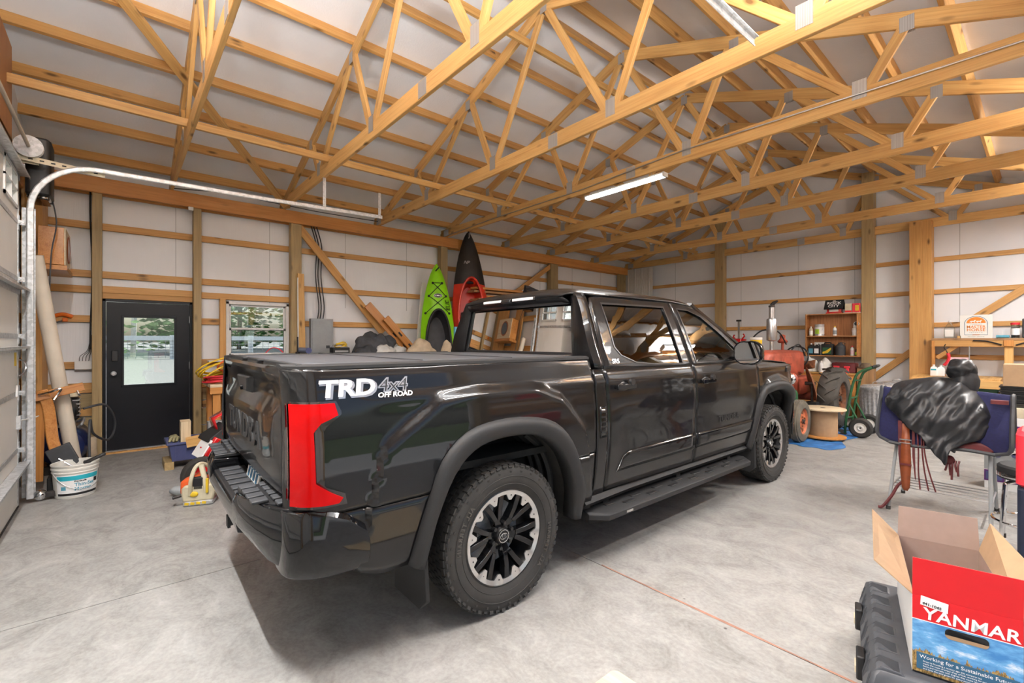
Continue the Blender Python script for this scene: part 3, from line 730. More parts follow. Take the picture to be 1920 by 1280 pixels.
for o, s in zip(caps, (1, -1)):
    for j in range(2):
        for k in range(4 if j == 0 else 5):
            x = s*(.44+.088*k); y = -1.185+.085*j
            G().box((x, y, .800+.004*k*.4), (.062, .068, .014)).obj('step_tread', 'grey_plastic', o, bevel=.004)
    G().prism([(s*.405, -1.222), (s*.80, -1.165), (s*.86, -1.13), (s*.86, -1.03), (s*.405, -1.03)], 'xy', .775, .797).obj('step_pad', 'black_plastic', o, bevel=.004)
g = G().bx(-.39, .39, -1.225, -1.06, .695, .712); sp = g.obj('centre_step', 'black_plastic', truck, bevel=.005)
for k in range(7): G().box((-.33+.11*k, -1.15, .716), (.075, .11, .012)).obj('step_tread', 'grey_plastic', sp, bevel=.004)
lp = G().box((0, -1.075, .755), (.31, .012, .15), rotm(x=-12)).obj('license_plate', 'sign_white', truck, bevel=.003)
for x in (-.1, -.03, .04, .11): G().box((x, -1.083, .75), (.035, .004, .065), rotm(x=-12)).obj('plate_character', 'print_blue', lp, 0)
G().bx(-.04, .04, -1.12, -.9, .48, .56).obj('hitch_receiver', 'dark_iron', truck, bevel=.006)
g = G(); g.cyl((.06, -1.21, .52), (.06, -1.10, .54), .024, .022); g.box((.06, -1.212, .525), (.055, .014, .06)); g.obj('trailer_plug', 'matte_black', truck)
# ---- flares, wheel wells, mud flaps
def flare(yc):
    def fn():
        rings = []
        P = [smoothpath([(0, *p) for p in a], 3) for a in (ARCH_OUT, ARCH_IN)]
        for o, i in zip(*P):
            o = Vector((0, o.y+yc, o.z)); i = Vector((0, i.y+yc, i.z)); L = lambda t: o.lerp(i, t)
            bx_ = lambda p: xs(p.y, max(p.z, .45)) if abs(p.y-yc) < .9 else 1
            xo = bx_(o)
            rings.append([(xo-.02, *L(-.02)[1:]), (xo+.010, *L(.0)[1:]), (xo+.034, *L(.22)[1:]), (xo+.036, *L(.5)[1:]), (xo+.026, *L(.88)[1:]), (xo+.012, *L(1)[1:]), (xo-.075, *L(1.02)[1:])])
        g = G().loft(rings, closed=False); return g
    return fn
for yc in (0, 3.70):
    both(flare(yc), 'fender_flare', 'flare_plastic', truck, smooth=50, solid=.004)
    def well():
        g = G(); a = smoothpath([(0, *p) for p in ARCH_IN], 2)
        g.loft([[(x, p.y*k+yc, .42+(p.z-.42)*k) for p in a] for x, k in ((.965, 1.02), (.80, 1.06), (.60, 1.06))], closed=False)
        g.add([(.60, p.y*1.06+yc, .42+(p.z-.42)*1.06) for p in a], [tuple(range(len(a)))]); return g
    both(well, 'wheel_well', 'undercarriage', truck, smooth=40, solid=.004)
    def ribs():
        g = G()
        for k, x in enumerate((.66, .74, .82)): g.tube(smoothpath([(x, yc+.50, .45), (x, yc+.49, .65), (x, yc+.41, .82), (x, yc+.28, .93)], 5), .022, 6)
        return g
    both(ribs, 'liner_rib', 'flare_plastic', truck)
    def flap():
        g = G(); y = yc-.56
        return g.loft([[(.70, y+.02, .20), (.955, y+.03, .19), (1.0, y+.045, .24), (1.0, y+.03, .50), (.70, y+.02, .54)], [(.70, y+.032, .20), (.955, y+.044, .19), (1.012, y+.06, .24), (1.012, y+.045, .50), (.70, y+.032, .54)]])
    both(flap, 'mud_flap', 'flare_plastic', truck, bevel=.003)
# ---- wheels
def wheel_parts(root):
    ts = [(.282, -.115), (.300, -.125), (.335, -.134), (.375, -.130), (.400, -.118), (.406, -.10), (.406, .10), (.400, .118), (.375, .130), (.335, .134), (.300, .125), (.282, .115), (.262, .108), (.262, -.108)]
    G().lathe(ts+[ts[0]], ax='x', n=72).obj('tire', 'rubber', root, 40)
    tr = G(); N = 58
    for k in range(N):
        for row, (x, w, sh) in enumerate(((-.10, .034, 0), (-.06, .036, .5), (-.02, .034, 0), (.02, .034, .5), (.06, .036, 0), (.10, .034, .5))):
            a = 2*pi*(k+sh)/N; R = Matrix.Rotation(-a, 3, 'X')
            tr.box(R @ Vector((x, 0, .4035)), (w, .034 if k % 2 else .037, .012), R @ rotm(z=(8 if row % 2 else -8)))
        for s in (-1, 1):
            a = 2*pi*(k+.25)/N; R = Matrix.Rotation(-a, 3, 'X')
            tr.box(R @ Vector((s*.120, 0, .386)), (.010, .024, .026 if k % 2 else .036), R @ rotm(y=s*26))
            if k % 2: tr.box(R @ Vector((s*.129, 0, .366)), (.006, .012, .018), R @ rotm(y=s*10))
    o = tr.obj('tread_blocks', 'rubber', root, 0); o['kind'] = 'stuff'
    rg = G()
    for r in (.345, .300): rg.lathe([(r-.002, .1335-(0 if r > .33 else .008)), (r, .1365-(0 if r > .33 else .009)), (r+.002, .1335-(0 if r > .33 else .008))], ax='x', n=64, caps=False)
    rg.obj('sidewall_ring', 'rubber', root)
    for a0 in (25, 205):
        t = text_g('ALL TERRAIN', .036, .0012, bold=.001, spacing=1.25); L = max(v[0] for v in t.v); out = []
        for x, y, z in t.v:
            a = radians(a0)-x/.322; r = .322+y; out.append((.1345+z, -r*cos(a), r*sin(a)))
        t.v = out; t.obj('sidewall_lettering', 'rubber_dusty', root, 0)
    G().lathe([(.262, -.10), (.262, .095), (.268, .112), (.262, .114), (.246, .098), (.235, .06), (.225, -.02), (.225, -.09), (.24, -.10)], ax='x', n=60, caps=False).obj('rim_barrel', 'satin_black', root, 40)
    G().lathe([(.05, -.01), (.18, -.01), (.18, -.035), (.05, -.035)], ax='x', n=40).obj('brake_disc', 'dull_steel', root)
    G().box((-.01, -.16, .03), (.06, .07, .16)).obj('brake_caliper', 'dark_iron', root, bevel=.01)
    mr = G(); n = 144; inner = []; outer = []          # machined outer ring with twelve inward tabs
    for k in range(n):
        a = 2*pi*k/n; ph = (k % 12); tab = 1 if ph in (5, 6, 7) else (.55 if ph in (4, 8) else 0)
        if (k//12) % 2: tab *= .8
        ri = .236-.040*tab
        inner.append((ri, a)); outer.append((.2585, a))
    P3 = lambda r, a, x: (x, -r*cos(a), r*sin(a))
    mr.loft([[P3(r, a, .098) for r, a in inner], [P3(r, a, .106) for r, a in inner], [P3(r, a, .114) for r, a in outer], [P3(r+.003, a, .108) for r, a in outer]], caps=False)
    rim = mr.obj('rim_ring', 'machined', root, 20)
    for k in range(12):
        a = 2*pi*(k*12+6)/144; G().cyl(P3(.232, a, .100), P3(.232, a, .1105), .0055, n=8).obj('ring_bolt', 'satin_black', root)
    for k in range(6):                                   # six split spokes
        a = 2*pi*k/6+radians(15)
        g = G(); c = lambda r, da, x: P3(r, a+da, x)
        g.loft([[c(.05, -.42, .07), c(.05, .42, .07), c(.05, .42, .02), c(.05, -.42, .02)], [c(.115, -.20, .082), c(.115, .20, .082), c(.115, .20, .03), c(.115, -.20, .03)]])
        for s in (-1, 1):
            g.loft([[c(.10, -s*.01, .086), c(.10, s*.26, .086), c(.10, s*.26, .03), c(.10, -s*.01, .03)], [c(.165, s*.105, .098), c(.165, s*.285, .098), c(.165, s*.30, .05), c(.165, s*.09, .05)], [c(.240, s*.185, .104), c(.240, s*.325, .104), c(.240, s*.345, .06), c(.240, s*.165, .06)]])
        g.obj('spoke', 'gloss_black', root, 25, bevel=.003)
        b = a+radians(30); G().cyl(P3(.070, b, .06), P3(.070, b, .092), .0125, .011, n=6).obj('lug_nut', 'satin_black', root)
    G().lathe([(.001, .094), (.040, .094), (.046, .085), (.05, .06)], ax='x', n=32).obj('hub', 'satin_black', root)
    cap = G().lathe([(.001, .0955), (.034, .0955), (.035, .094)], ax='x', n=32).obj('centre_cap', 'gloss_black', root)
    e = G()
    def elp(cy, cz, ry, rz, w): return [(.097, cy+ry*cos(2*pi*k/28), cz+rz*sin(2*pi*k/28)) for k in range(28)]
    e.tube(elp(0, 0, .035, .035, 0), .0022, 5, True); e.tube(elp(0, 0, .024, .016, 0), .0017, 5, True); e.tube(elp(0, 0, .0085, .016, 0), .0015, 5, True); e.tube(elp(0, .0085, .016, .0072, 0), .0015, 5, True)
    e.obj('emblem', 'chrome', root)
WX = .862
for k, (yc, s) in enumerate(((0, 1), (3.70, 1), (0, -1), (3.70, -1))):
    if k == 0:
        w0 = bpy.data.objects.new('wheel', None); COL.objects.link(w0); w0.parent = truck; wheel_parts(w0); wk = w0
    else: wk = copy_tree(w0, truck)
    wk.location = (s*WX, yc, .408); wk.rotation_euler = (radians(37*k+4), 0, 0 if s > 0 else pi)
# sub-parts of a wheel sit one level down; its nested marks were kept shallow
# ---- cab: lower doors, fenders
DT = lambda y: 1.318
rdoor, fdoor = [], []
R_OUT = [(.885, 1.312), (.905, 1.55), (.93, 1.76), (.97, 1.83), (1.06, 1.852), (2.046, 1.858), (2.046, 1.312)]
R_IN = [(1.08, 1.785), (1.07, 1.47), (1.12, 1.41), (1.27, 1.357), (1.5, 1.338), (1.90, 1.33), (1.905, 1.795)]
F_OUT = [(2.054, 1.312), (2.054, 1.858), (2.30, 1.850), (2.50, 1.80), (2.80, 1.61), (3.12, 1.385), (3.24, 1.312)]
F_IN = [(2.13, 1.33), (2.13, 1.792), (2.30, 1.785), (2.48, 1.735), (2.75, 1.565), (3.00, 1.385), (3.02, 1.335)]
def door(y0, y1, out, inn, name, tint):
    r = []
    for s in (1, -1):
        g = side_panel(y0, y1, lambda y: .485, DT, 30, 24); h = ring(out, inn); g.add(h.v, h.f)
        if s < 0: g.mirror_x()
        d = g.obj(name, P, truck, solid=.014); r.append(d)
        p = pane_g(inn, -.012)
        if s < 0: p.mirror_x()
        p.obj('window_glass', tint, d, 60)
        c = (sum(q[0] for q in inn)/len(inn), sum(q[1] for q in inn)/len(inn))
        tr = ring([(c[0]+(q[0]-c[0])*1.035, c[1]+(q[1]-c[1])*1.05) for q in inn], inn, .004, 2, .012)
        if s < 0: tr.mirror_x()
        tr.obj('window_trim', 'satin_black', d, 60)
        b = y0+.11; f = y1-.06 if y0 > 2 else y1-.005
        g = side_panel(b if y0 < 2 else y0+.005, f, lambda y: .60+.006*(y-1), lambda y: .725+.004*(y-1) if y0 > 2 else .60+.006*(y-1)+.127*sm((y-b+.002)/.10), 16, 4, .008)
        if s < 0: g.mirror_x()
        g.obj('door_molding', 'gloss_black', d, solid=.012)
        hy, hz = (1.06, 1.19) if y0 < 2 else (2.23, 1.165)
        g = G(); x0 = xs(hy, hz)
        g.loft([[(x0-.01+dx, hy+dy, hz+dz) for dy, dz in ((-.105, .018), (.105, .018), (.11, 0), (.105, -.018), (-.105, -.018), (-.11, 0))] for dx in (.035, .052)])
        for q in (-.085, .085): g.box((x0+.012, hy+q, hz), (.045, .03, .028))
        if s < 0: g.mirror_x()
        hd = g.obj('door_handle', 'gloss_black', d, bevel=.004)
        g = G(); g.ell((x0-.006, hy, hz-.005), (.012, .085, .042), 16, 6)
        if s < 0: g.mirror_x()
        g.obj('handle_cup', 'satin_black', d)
        g = G(); g.cyl((x0+.02, hy+.06, hz+.03), (x0+.045, hy+.06, hz+.03), .024)
        if s < 0: g.mirror_x()
        g.obj('lock_cover', 'black_plastic', d)
    return r
rdoor = door(.875, 2.046, R_OUT, R_IN, 'rear_door', 'tint_glass'); fdoor = door(2.054, 3.285, F_OUT, F_IN, 'front_door', 'light_tint')
both(lambda: side_panel(.762, .868, lambda y: .47, DT, 8, 20), 'cab_corner', P, truck, solid=.014)
both(lambda: side_panel(.79, .855, lambda y: .86, lambda y: 1.07, 4, 4, .004), 'cab_vent', 'gloss_black', truck, solid=.01)
for k in range(5): both(lambda: G().box((xs(.82, .90+.033*k)+.006, .82, .90+.033*k), (.008, .05, .010)), 'vent_slat', 'satin_black', truck)
fe = [3.70+p[0] for p in ARCH_MID]
def ftop(y): return lerp_tab([(3.29, 1.318), (3.6, 1.285), (4.0, 1.262), (4.3, 1.235), (4.56, 1.19)], y)
both(lambda: side_panel(3.293, 4.56, lambda y: zlow_arch(y, 3.70, .47 if y < 3.7 else .55), ftop, 60, 30, 0, fe), 'front_fender', P, truck, solid=.012)
both(lambda: side_panel(4.02, 4.40, lambda y: 1.165, lambda y: 1.222-.05*sm((y-4.30)/.1), 12, 3, .006), 'hood_side_vent', 'satin_black', truck, solid=.01)
both(lambda: G().loft([[(xs(y, .5)-.03, y, .47), (xs(y, .5)-.005, y, .44), (xs(y, .5)-.06, y, .39), (xs(y, .5)-.2, y, .39), (xs(y, .5)-.2, y, .48)] for y in (.66, 1.2, 2.0, 2.8, 3.18)]), 'rocker_panel', 'matte_black', truck)
def brd():
    g = G(); g.loft([[(.80, y, .375), (1.05+w, y, .375), (1.075+w, y, .362), (1.07+w, y, .325), (1.0, y, .312), (.80, y, .33)] for y, w in ((.70, -.09), (.80, 0), (1.9, 0), (2.92, 0), (3.02, -.09))]); return g
bd = both(brd, 'running_board', 'flare_plastic', truck, bevel=.004)
for o, s in zip(bd, (1, -1)):
    for k in range(14): G().box((s*(1.01 if k % 2 else .955), .95+k*.145, .377), (.035, .11, .008)).obj('step_tread', 'black_plastic', o, bevel=.003)
    for y in (.95, 1.9, 2.8): G().box((s*.84, y, .40), (.16, .06, .10)).obj('bracket', 'matte_black', o)
    G().box((s*1.074, 1.02, .345), (.003, .07, .015)).obj('board_badge', 'machined', o, 0)
# ---- cab: pillars, roof, glass
def cpillar():
    g = G(); rings = []
    for z in [1.318+.545*k/14 for k in range(15)]:
        x = xside(1.0, z); yr = .835+.10*sm((z-1.40)/.5)*.5; xw = lerp_tab([(1.32, .705), (1.43, .700), (1.79, .648), (1.87, .60)], z); e = .89+.045*sm((z-1.5)/.35)
        rings.append([(x, e, z), (x-.004, e-.03, z), (x-.022, e-.075, z), (x-.07, yr-.022, z), (xw+.03, yr-.008, z), (xw, yr+.006, z), (xw, yr+.03, z)])
    return g.loft(rings, closed=False)
both(cpillar, 'cab_pillar', P, truck, smooth=50, solid=.006)
def roof_z(x, y):
    w = abs(x)/.745; zc = lerp_tab([(.80, 1.848), (.83, 1.885), (.88, 1.912), (1.0, 1.933), (1.5, 1.953), (2.0, 1.950), (2.35, 1.93), (2.52, 1.905), (2.62, 1.875)], y)
    ze = lerp_tab([(.80, 1.835), (.9, 1.850), (1.2, 1.858), (2.1, 1.858), (2.35, 1.845), (2.62, 1.755)], y)
    return ze+(zc-ze)*(1-w**4.0)**.75 if w < 1 else ze
def roof_x(v, y): return v*lerp_tab([(.80, .60), (.815, .64), (.83, .665), (.86, .70), (.90, .725), (1.0, .742), (2.1, .742), (2.62, .765)], y)
ys_r = [.80, .815, .83, .855, .88, .94, 1.0, 1.2, 1.5, 1.8, 2.1, 2.25, 2.35, 2.45, 2.52, 2.58, 2.62]
vv = [-1+.02*k for k in range(5)]+[-.88+.11*k for k in range(17)]+[.92+.02*k for k in range(5)]
g = G(); g.loft([[(roof_x(v, y), y, roof_z(roof_x(v, y)*.745/.745, y)) for v in vv] for y in ys_r], closed=False); g.obj('roof', P, truck, 60, solid=.012)
g = G(); nn = 20
g.loft([[(-w+2*w*i/nn, y+.02*(abs(-1+2*i/nn)**2), z) for i in range(nn+1)] for w, y, z in ((.655, .862, 1.792), (.645, .835, 1.815), (.61, .805, 1.845))], closed=False); g.obj('roof_rear_header', P, truck, 60, solid=.01)
bl = G().loft([[(x, .80-.004, 1.828), (x, .80, 1.858), (x, .84, 1.865), (x, .84, 1.82)] for x in (-.34, .34)]).obj('high_brake_lamp', 'smoked', truck, bevel=.006)
for s in (-1, 1): G().bx(s*.20-.125, s*.20+.125, .792, .80, 1.834, 1.856).obj('cargo_lamp_lens', 'white_plastic', bl, bevel=.003)
G().loft([[(x, .775, 1.83), (x, .785, 1.855), (x, .81, 1.86), (x, .81, 1.822)] for x in (-.06, .06)]).obj('cargo_camera', 'satin_black', bl, bevel=.004)
RW = lambda u, v: ((-1+2*u)*lerp_tab([(0, .685), (1, .632)], v), .842+.045*v+.035*abs(-1+2*u)**2.5*.5, 1.425+.365*v)
fr = G(); outer, inner = [], []
def rwp(u, v, o=0): p = RW(u, v); return (p[0], p[1]-o, p[2])
def rect_loop(m, n=10): return [(m+(1-2*m)*k/n, m) for k in range(n)]+[(1-m, m+(1-2*m)*k/n) for k in range(n)]+[(1-m-(1-2*m)*k/n, 1-m) for k in range(n)]+[(m, 1-m-(1-2*m)*k/n) for k in range(n)]
def lp_(e): return [rwp(.5+(u-.5)*(1+e*.55), .5+(v-.5)*(1+e*1.6), .006) for u, v in rect_loop(0)]
fr.loft([lp_(.08), lp_(.07), lp_(0.0), [(p[0], p[1]+.014, p[2]) for p in lp_(-.01)]], caps=False); rwf = fr.obj('rear_window', 'satin_black', truck, 50)
G().grid(lambda u, v: rwp(u, v, -.004), 16, 6).obj('window_glass', 'tint_glass', rwf, 60)
G().loft([[(-w, y, z), (w, y, z)] for w, y, z in ((.70, .80, 1.30), (.70, .815, 1.395), (.695, .835, 1.41))], closed=False).obj('cab_back_panel', P, truck, 40, solid=.01)
WS = lambda u, v: ((-1+2*u)*lerp_tab([(0, .80), (1, .665)], v), lerp_tab([(0, 3.52), (1, 2.62)], v)-.16*abs(-1+2*u)**2*(1-.55*v), 1.325+.555*v-.02*abs(-1+2*u)**2)
G().grid(WS, 20, 10).obj('windshield', 'light_tint', truck, 60)
both(lambda: G().loft([[(x-.055, y+.02, z+.015), (x-.01, y+.02, z+.012), (x+.004, y-.015, z-.01), (x-.02, y-.06, z-.03), (x-.06, y-.02, z-.02)] for x, y, z in ((.752, 2.42, 1.855), (.765, 2.60, 1.77), (.82, 2.88, 1.62), (.885, 3.15, 1.46), (.945, 3.42, 1.325))]), 'windshield_pillar', P, truck)
hood_z = lambda x, y: lerp_tab([(3.36, 1.335), (3.8, 1.315), (4.2, 1.285), (4.45, 1.245), (4.60, 1.17), (4.66, 1.08)], y)+.025*sm((.55-abs(x))/.2)-.018*sm((abs(x)-.70)/.2)
G().grid(lambda u, v: ((-1+2*v)*lerp_tab([(3.36, .93), (4.2, .92), (4.6, .80), (4.66, .76)], 3.36+1.3*u), 3.36+1.3*u, hood_z(-.95+1.9*v, 3.36+1.3*u)), 26, 28).obj('hood', P, truck, 60, solid=.012)
G().loft([[(-.80, y, z), (-.4, y+.06, z), (.4, y+.06, z), (.80, y, z)] for y, z in ((4.55, 1.10), (4.64, .95), (4.62, .70))], closed=False).obj('grille', 'matte_black', truck, solid=.03)
G().loft([[(-.96, 4.30, z), (-.90, 4.50+d, z), (-.5, 4.68+d, z), (.5, 4.68+d, z), (.90, 4.50+d, z), (.96, 4.30, z)] for z, d in ((.75, 0), (.66, .03), (.50, .02), (.42, -.05))], closed=False).obj('front_bumper', P, truck, 60, solid=.02)
both(lambda: G().loft([[(.60, 4.60, z), (.80, 4.545, z), (.905, 4.40, z), (.93, 4.24, z)] for z in (1.0, 1.14)], closed=False), 'headlamp', 'clear_plastic', truck, solid=.02)
# mirrors, antenna
def mir():
    g = G(); g.loft([[(1.12+dx*k, 2.735+yy, 1.40+dz*k) for dx, dz in [(.125*cos(2*pi*i/24)*(1+.12*abs(sin(4*pi*i/24))), .108*sin(2*pi*i/24)*(1+.15*abs(sin(4*pi*i/24)))) for i in range(24)]] for yy, k in ((0, .97), (.02, 1), (.06, .98), (.10, .80), (.12, .45))])
    g.loft([[(.925, 2.80+d, 1.325), (.925, 2.80+d, 1.355), (1.03, 2.78+d, 1.37), (1.03, 2.78+d, 1.335)] for d in (0, .06)]); return g
ms = both(mir, 'side_mirror', 'gloss_black', truck)
for o, s in zip(ms, (1, -1)):
    g = G(); ring_ = [(1.12+.112*cos(2*pi*i/24)*(1+.12*abs(sin(4*pi*i/24))), 2.733, 1.40+.094*sin(2*pi*i/24)*(1+.15*abs(sin(4*pi*i/24)))) for i in range(24)]; g.add(ring_, [tuple(range(24))])
    if s < 0: g.mirror_x()
    g.obj('mirror_glass', 'mirror', o, 0)
G().loft([[(-.028, 1.0, 1.93), (.028, 1.0, 1.93), (.028, 1.20, 1.945), (-.028, 1.20, 1.945)], [(-.014, 1.0, 1.965), (.014, 1.0, 1.965), (.012, 1.12, 1.965), (-.012, 1.12, 1.965)], [(-.006, 1.0, 1.993), (.006, 1.0, 1.993), (.005, 1.05, 1.988), (-.005, 1.05, 1.988)]]).obj('shark_fin_antenna', 'gloss_black', truck, 60)
# ---- flank writing
def decal(txt, size, y, z, mat, name, shear=.25, bold=.0, off=.003, sx=1, par=truck, spacing=1.0):
    t = text_g(txt, size, .0006, shear, bold, 'LEFT', spacing); w = []
    for a, b, c in t.v: yy, zz = y+a*sx, z+b; w.append((xs(yy, zz)+off+c, yy, zz))
    t.v = w; return t.obj(name, mat, par, 0)
decal('TRD', .098, -1.005, 1.296, 'steel', 'flank_lettering', .12, .0065, .0022, 1.30)
decal('TRD', .098, -1.012, 1.301, 'print_white', 'flank_lettering', .12, .003, .0042, 1.30)
decal('4x4', .085, -.745, 1.304, 'steel', 'flank_lettering', .2, .004, .0022, 1.12)
decal('4x4', .085, -.745, 1.304, 'print_black', 'flank_lettering', .2, -.0015, .0042, 1.12)
decal('OFF ROAD', .030, -.752, 1.262, 'print_white', 'flank_lettering', .2, .0008, .003, 1.18)
decal('TUNDRA', .078, 2.455, .800, 'satin_black', 'door_lettering', 0, .001, .006, 1.22, fdoor[0], 1.08)
decal('SR5', .045, .985, 1.365, 'steel', 'door_lettering', .2, .001, .002, 1.2, rdoor[0])
# ---- underside and cabin
g = G()
for s in (-1, 1): g.bx(s*.44-.045, s*.44+.045, -1.0, 4.3, .50, .64)
for y in (-.9, -.5, .5, 1.6, 2.6, 3.4, 4.2): g.bx(-.42, .42, y-.04, y+.04, .51, .60)
g.obj('chassis_frame', 'undercarriage', truck, 0)
G().bx(-.86, .86, -1.02, .72, .80, .84).obj('bed_floor', 'undercarriage', truck, 0)
G().bx(-.90, .90, .80, 3.30, .48, .53).obj('cab_floor', 'undercarriage', truck, 0)
G().bx(-.80, .80, 3.35, 4.4, .64, 1.1).obj('engine_block', 'undercarriage', truck, bevel=.03)
g = G(); g.cyl((-.74, 0, .41), (.74, 0, .41), .05); g.ell((0, 0, .41), (.16, .18, .16)); g.obj('rear_axle', 'dark_iron', truck)
for s in (-1, 1):
    G().cyl((s*.52, .18, .42), (s*.46, -.02, .80), .035).obj('shock_absorber', 'dull_steel', truck)
    G().tube(smoothpath([(s*.55, -.65, .52), (s*.55, 0, .36), (s*.55, .7, .48)], 8), .03, 6).obj('leaf_spring', 'dark_iron', truck)
G().tube(smoothpath([(.40, 1.2, .42), (.42, .5, .45), (.55, -.3, .62), (.62, -.85, .50)], 6), .035, 10).obj('exhaust_pipe', 'dull_steel', truck)
def seat(x, y):
    g = G(); g.rbx(x-.26, x+.26, y-.02, y+.50, .80, .95, .06, 3)
    g.loft([[(x+a*.25*k, y-.03-.12*t, .93+.60*t) if b < 0 else (x+a*.25*k, y+.10-.12*t, .93+.60*t) for a, b in ((-1, -1), (1, -1), (1, 1), (-1, 1))] for t, k in ((0, 1), (.5, 1), (.9, .9), (1, .7))])
    g.rbx(x-.12, x+.12, y-.17, y-.06, 1.56, 1.72, .03, 2); return g
for x in (-.42, .42): seat(x, 2.30).obj('front_seat', 'cloth_grey', truck, bevel=.01)
for x in (-.5, 0, .5): seat(x, 1.12).obj('rear_seat', 'cloth_grey', truck, bevel=.01)
G().loft([[(-.80, 3.05, z), (.80, 3.05, z), (.80, 3.35, z+.02), (-.80, 3.35, z+.02)] for z in (.95, 1.27)]).obj('dashboard', 'grey_plastic', truck, bevel=.03)
G().tube([(-.42+.19*cos(2*pi*k/24), 2.90+.05*sin(2*pi*k/24), 1.18+.18*sin(2*pi*k/24)) for k in range(24)], .016, 8, True).obj('steering_wheel', 'black_plastic', truck)
# ================================================================ LEFT SIDE: doors, window, garage door, things along the eave wall
# ---- entry door
d1 = struct(G().bx(XW-.02, XW+.06, DY0, DY0+.035, 0, DZ).bx(XW-.02, XW+.06, DY1-.035, DY1, 0, DZ).bx(XW-.02, XW+.06, DY0, DY1, DZ-.035, DZ).obj('door_1', 'door_black', None, 0, bevel=.003))
gy0, gy1, gz0, gz1 = .045, .60, .905, 1.83
a, b, t0, t1 = DY0+.038, DY1-.038, XW-.005, XW+.04
g = G().bx(t0, t1, a, gy0, .03, DZ-.04).bx(t0, t1, gy1, b, .03, DZ-.04).bx(t0, t1, gy0, gy1, .03, gz0).bx(t0, t1, gy0, gy1, gz1, DZ-.04)
slab = g.obj('door_slab', 'door_black', d1, 0)
g = G(); m = .03
g.bx(t1-.002, t1+.010, gy0-m, gy1+m, gz0-m, gz0).bx(t1-.002, t1+.010, gy0-m, gy1+m, gz1, gz1+m).bx(t1-.002, t1+.010, gy0-m, gy0, gz0, gz1).bx(t1-.002, t1+.010, gy1, gy1+m, gz0, gz1)
g.obj('glass_frame', 'door_black', slab, 0, bevel=.003)
G().bx(XW+.015, XW+.022, gy0, gy1, gz0, gz1).obj('door_pane', 'pane', slab, 0)
G().bx(t1, t1+.022, a+.055, a+.12, 1.235, 1.375).obj('keypad_lock', 'black_plastic', slab, bevel=.006)
kn = G().lathe([(.032, 0), (.032, .008), (.013, .012), (.013, .035), (.026, .045), (.03, .058), (.022, .070), (.001, .072)], (t1, a+.075, 1.065), 'x', 18).obj('door_knob', 'dull_steel', slab)
for z in (.25, 1.15, 1.82): G().cyl((t1+.008, b+.004, z-.05), (t1+.008, b+.004, z+.05), .009, n=10).obj('hinge', 'steel', d1)
G().bx(XW-.01, XW+.10, DY0+.03, DY1-.03, .0, .028).obj('threshold', 'dull_steel', d1, 0)
# ---- window
w1 = G(); fw = .045
for y0, y1, z0, z1 in ((WY0, WY0+fw, WZ0, WZ1), (WY1-fw, WY1, WZ0, WZ1), (WY0, WY1, WZ0, WZ0+fw), (WY0, WY1, WZ1-fw, WZ1)): w1.bx(XW-.03, XW+.075, y0, y1, z0, z1)
w1 = struct(w1.obj('window_1', 'white_plastic', None, 0, bevel=.004))
for nm, z0, z1, x in (('upper_sash', 1.685, WZ1-fw, XW+.01), ('lower_sash', WZ0+fw, 1.705, XW+.04)):
    g = G(); f = .03
    for y0, y1, c0, c1 in ((WY0+fw, WY0+fw+f, z0, z1), (WY1-fw-f, WY1-fw, z0, z1), (WY0+fw, WY1-fw, z0, z0+f), (WY0+fw, WY1-fw, z1-f, z1)): g.bx(x-.012, x+.012, y0, y1, c0, c1)
    s_ = g.obj(nm, 'white_plastic', w1, 0, bevel=.003)
    G().bx(x-.003, x+.003, WY0+fw+f, WY1-fw-f, z0+f, z1-f).obj('window_pane', 'pane', s_, 0)
    if nm == 'lower_sash':
        for y in (1.5, 1.88): G().bx(x+.012, x+.024, y-.03, y+.03, z1-.012, z1+.004).obj('sash_lock', 'white_plastic', s_, 0)
        G().bx(x+.012, x+.016, WY0+fw, WY1-fw, z1-.03, z1-.022).obj('sash_shadow_gasket', 'matte_black', s_, 0)  # black strip modelled as the shadow line under the sash rail
        for y in (WY0+fw+f, WY1-fw-f): G().bx(x-.004, x+.006, y-.006, y+.006, z0+f, z1-f).obj('gasket', 'matte_black', s_, 0)
board('window_stool', (XW+.11, 1.0, 1.205), (XW+.11, 2.14, 1.205), .02, .2, 'sign_white', wl, (1, 0, 0))

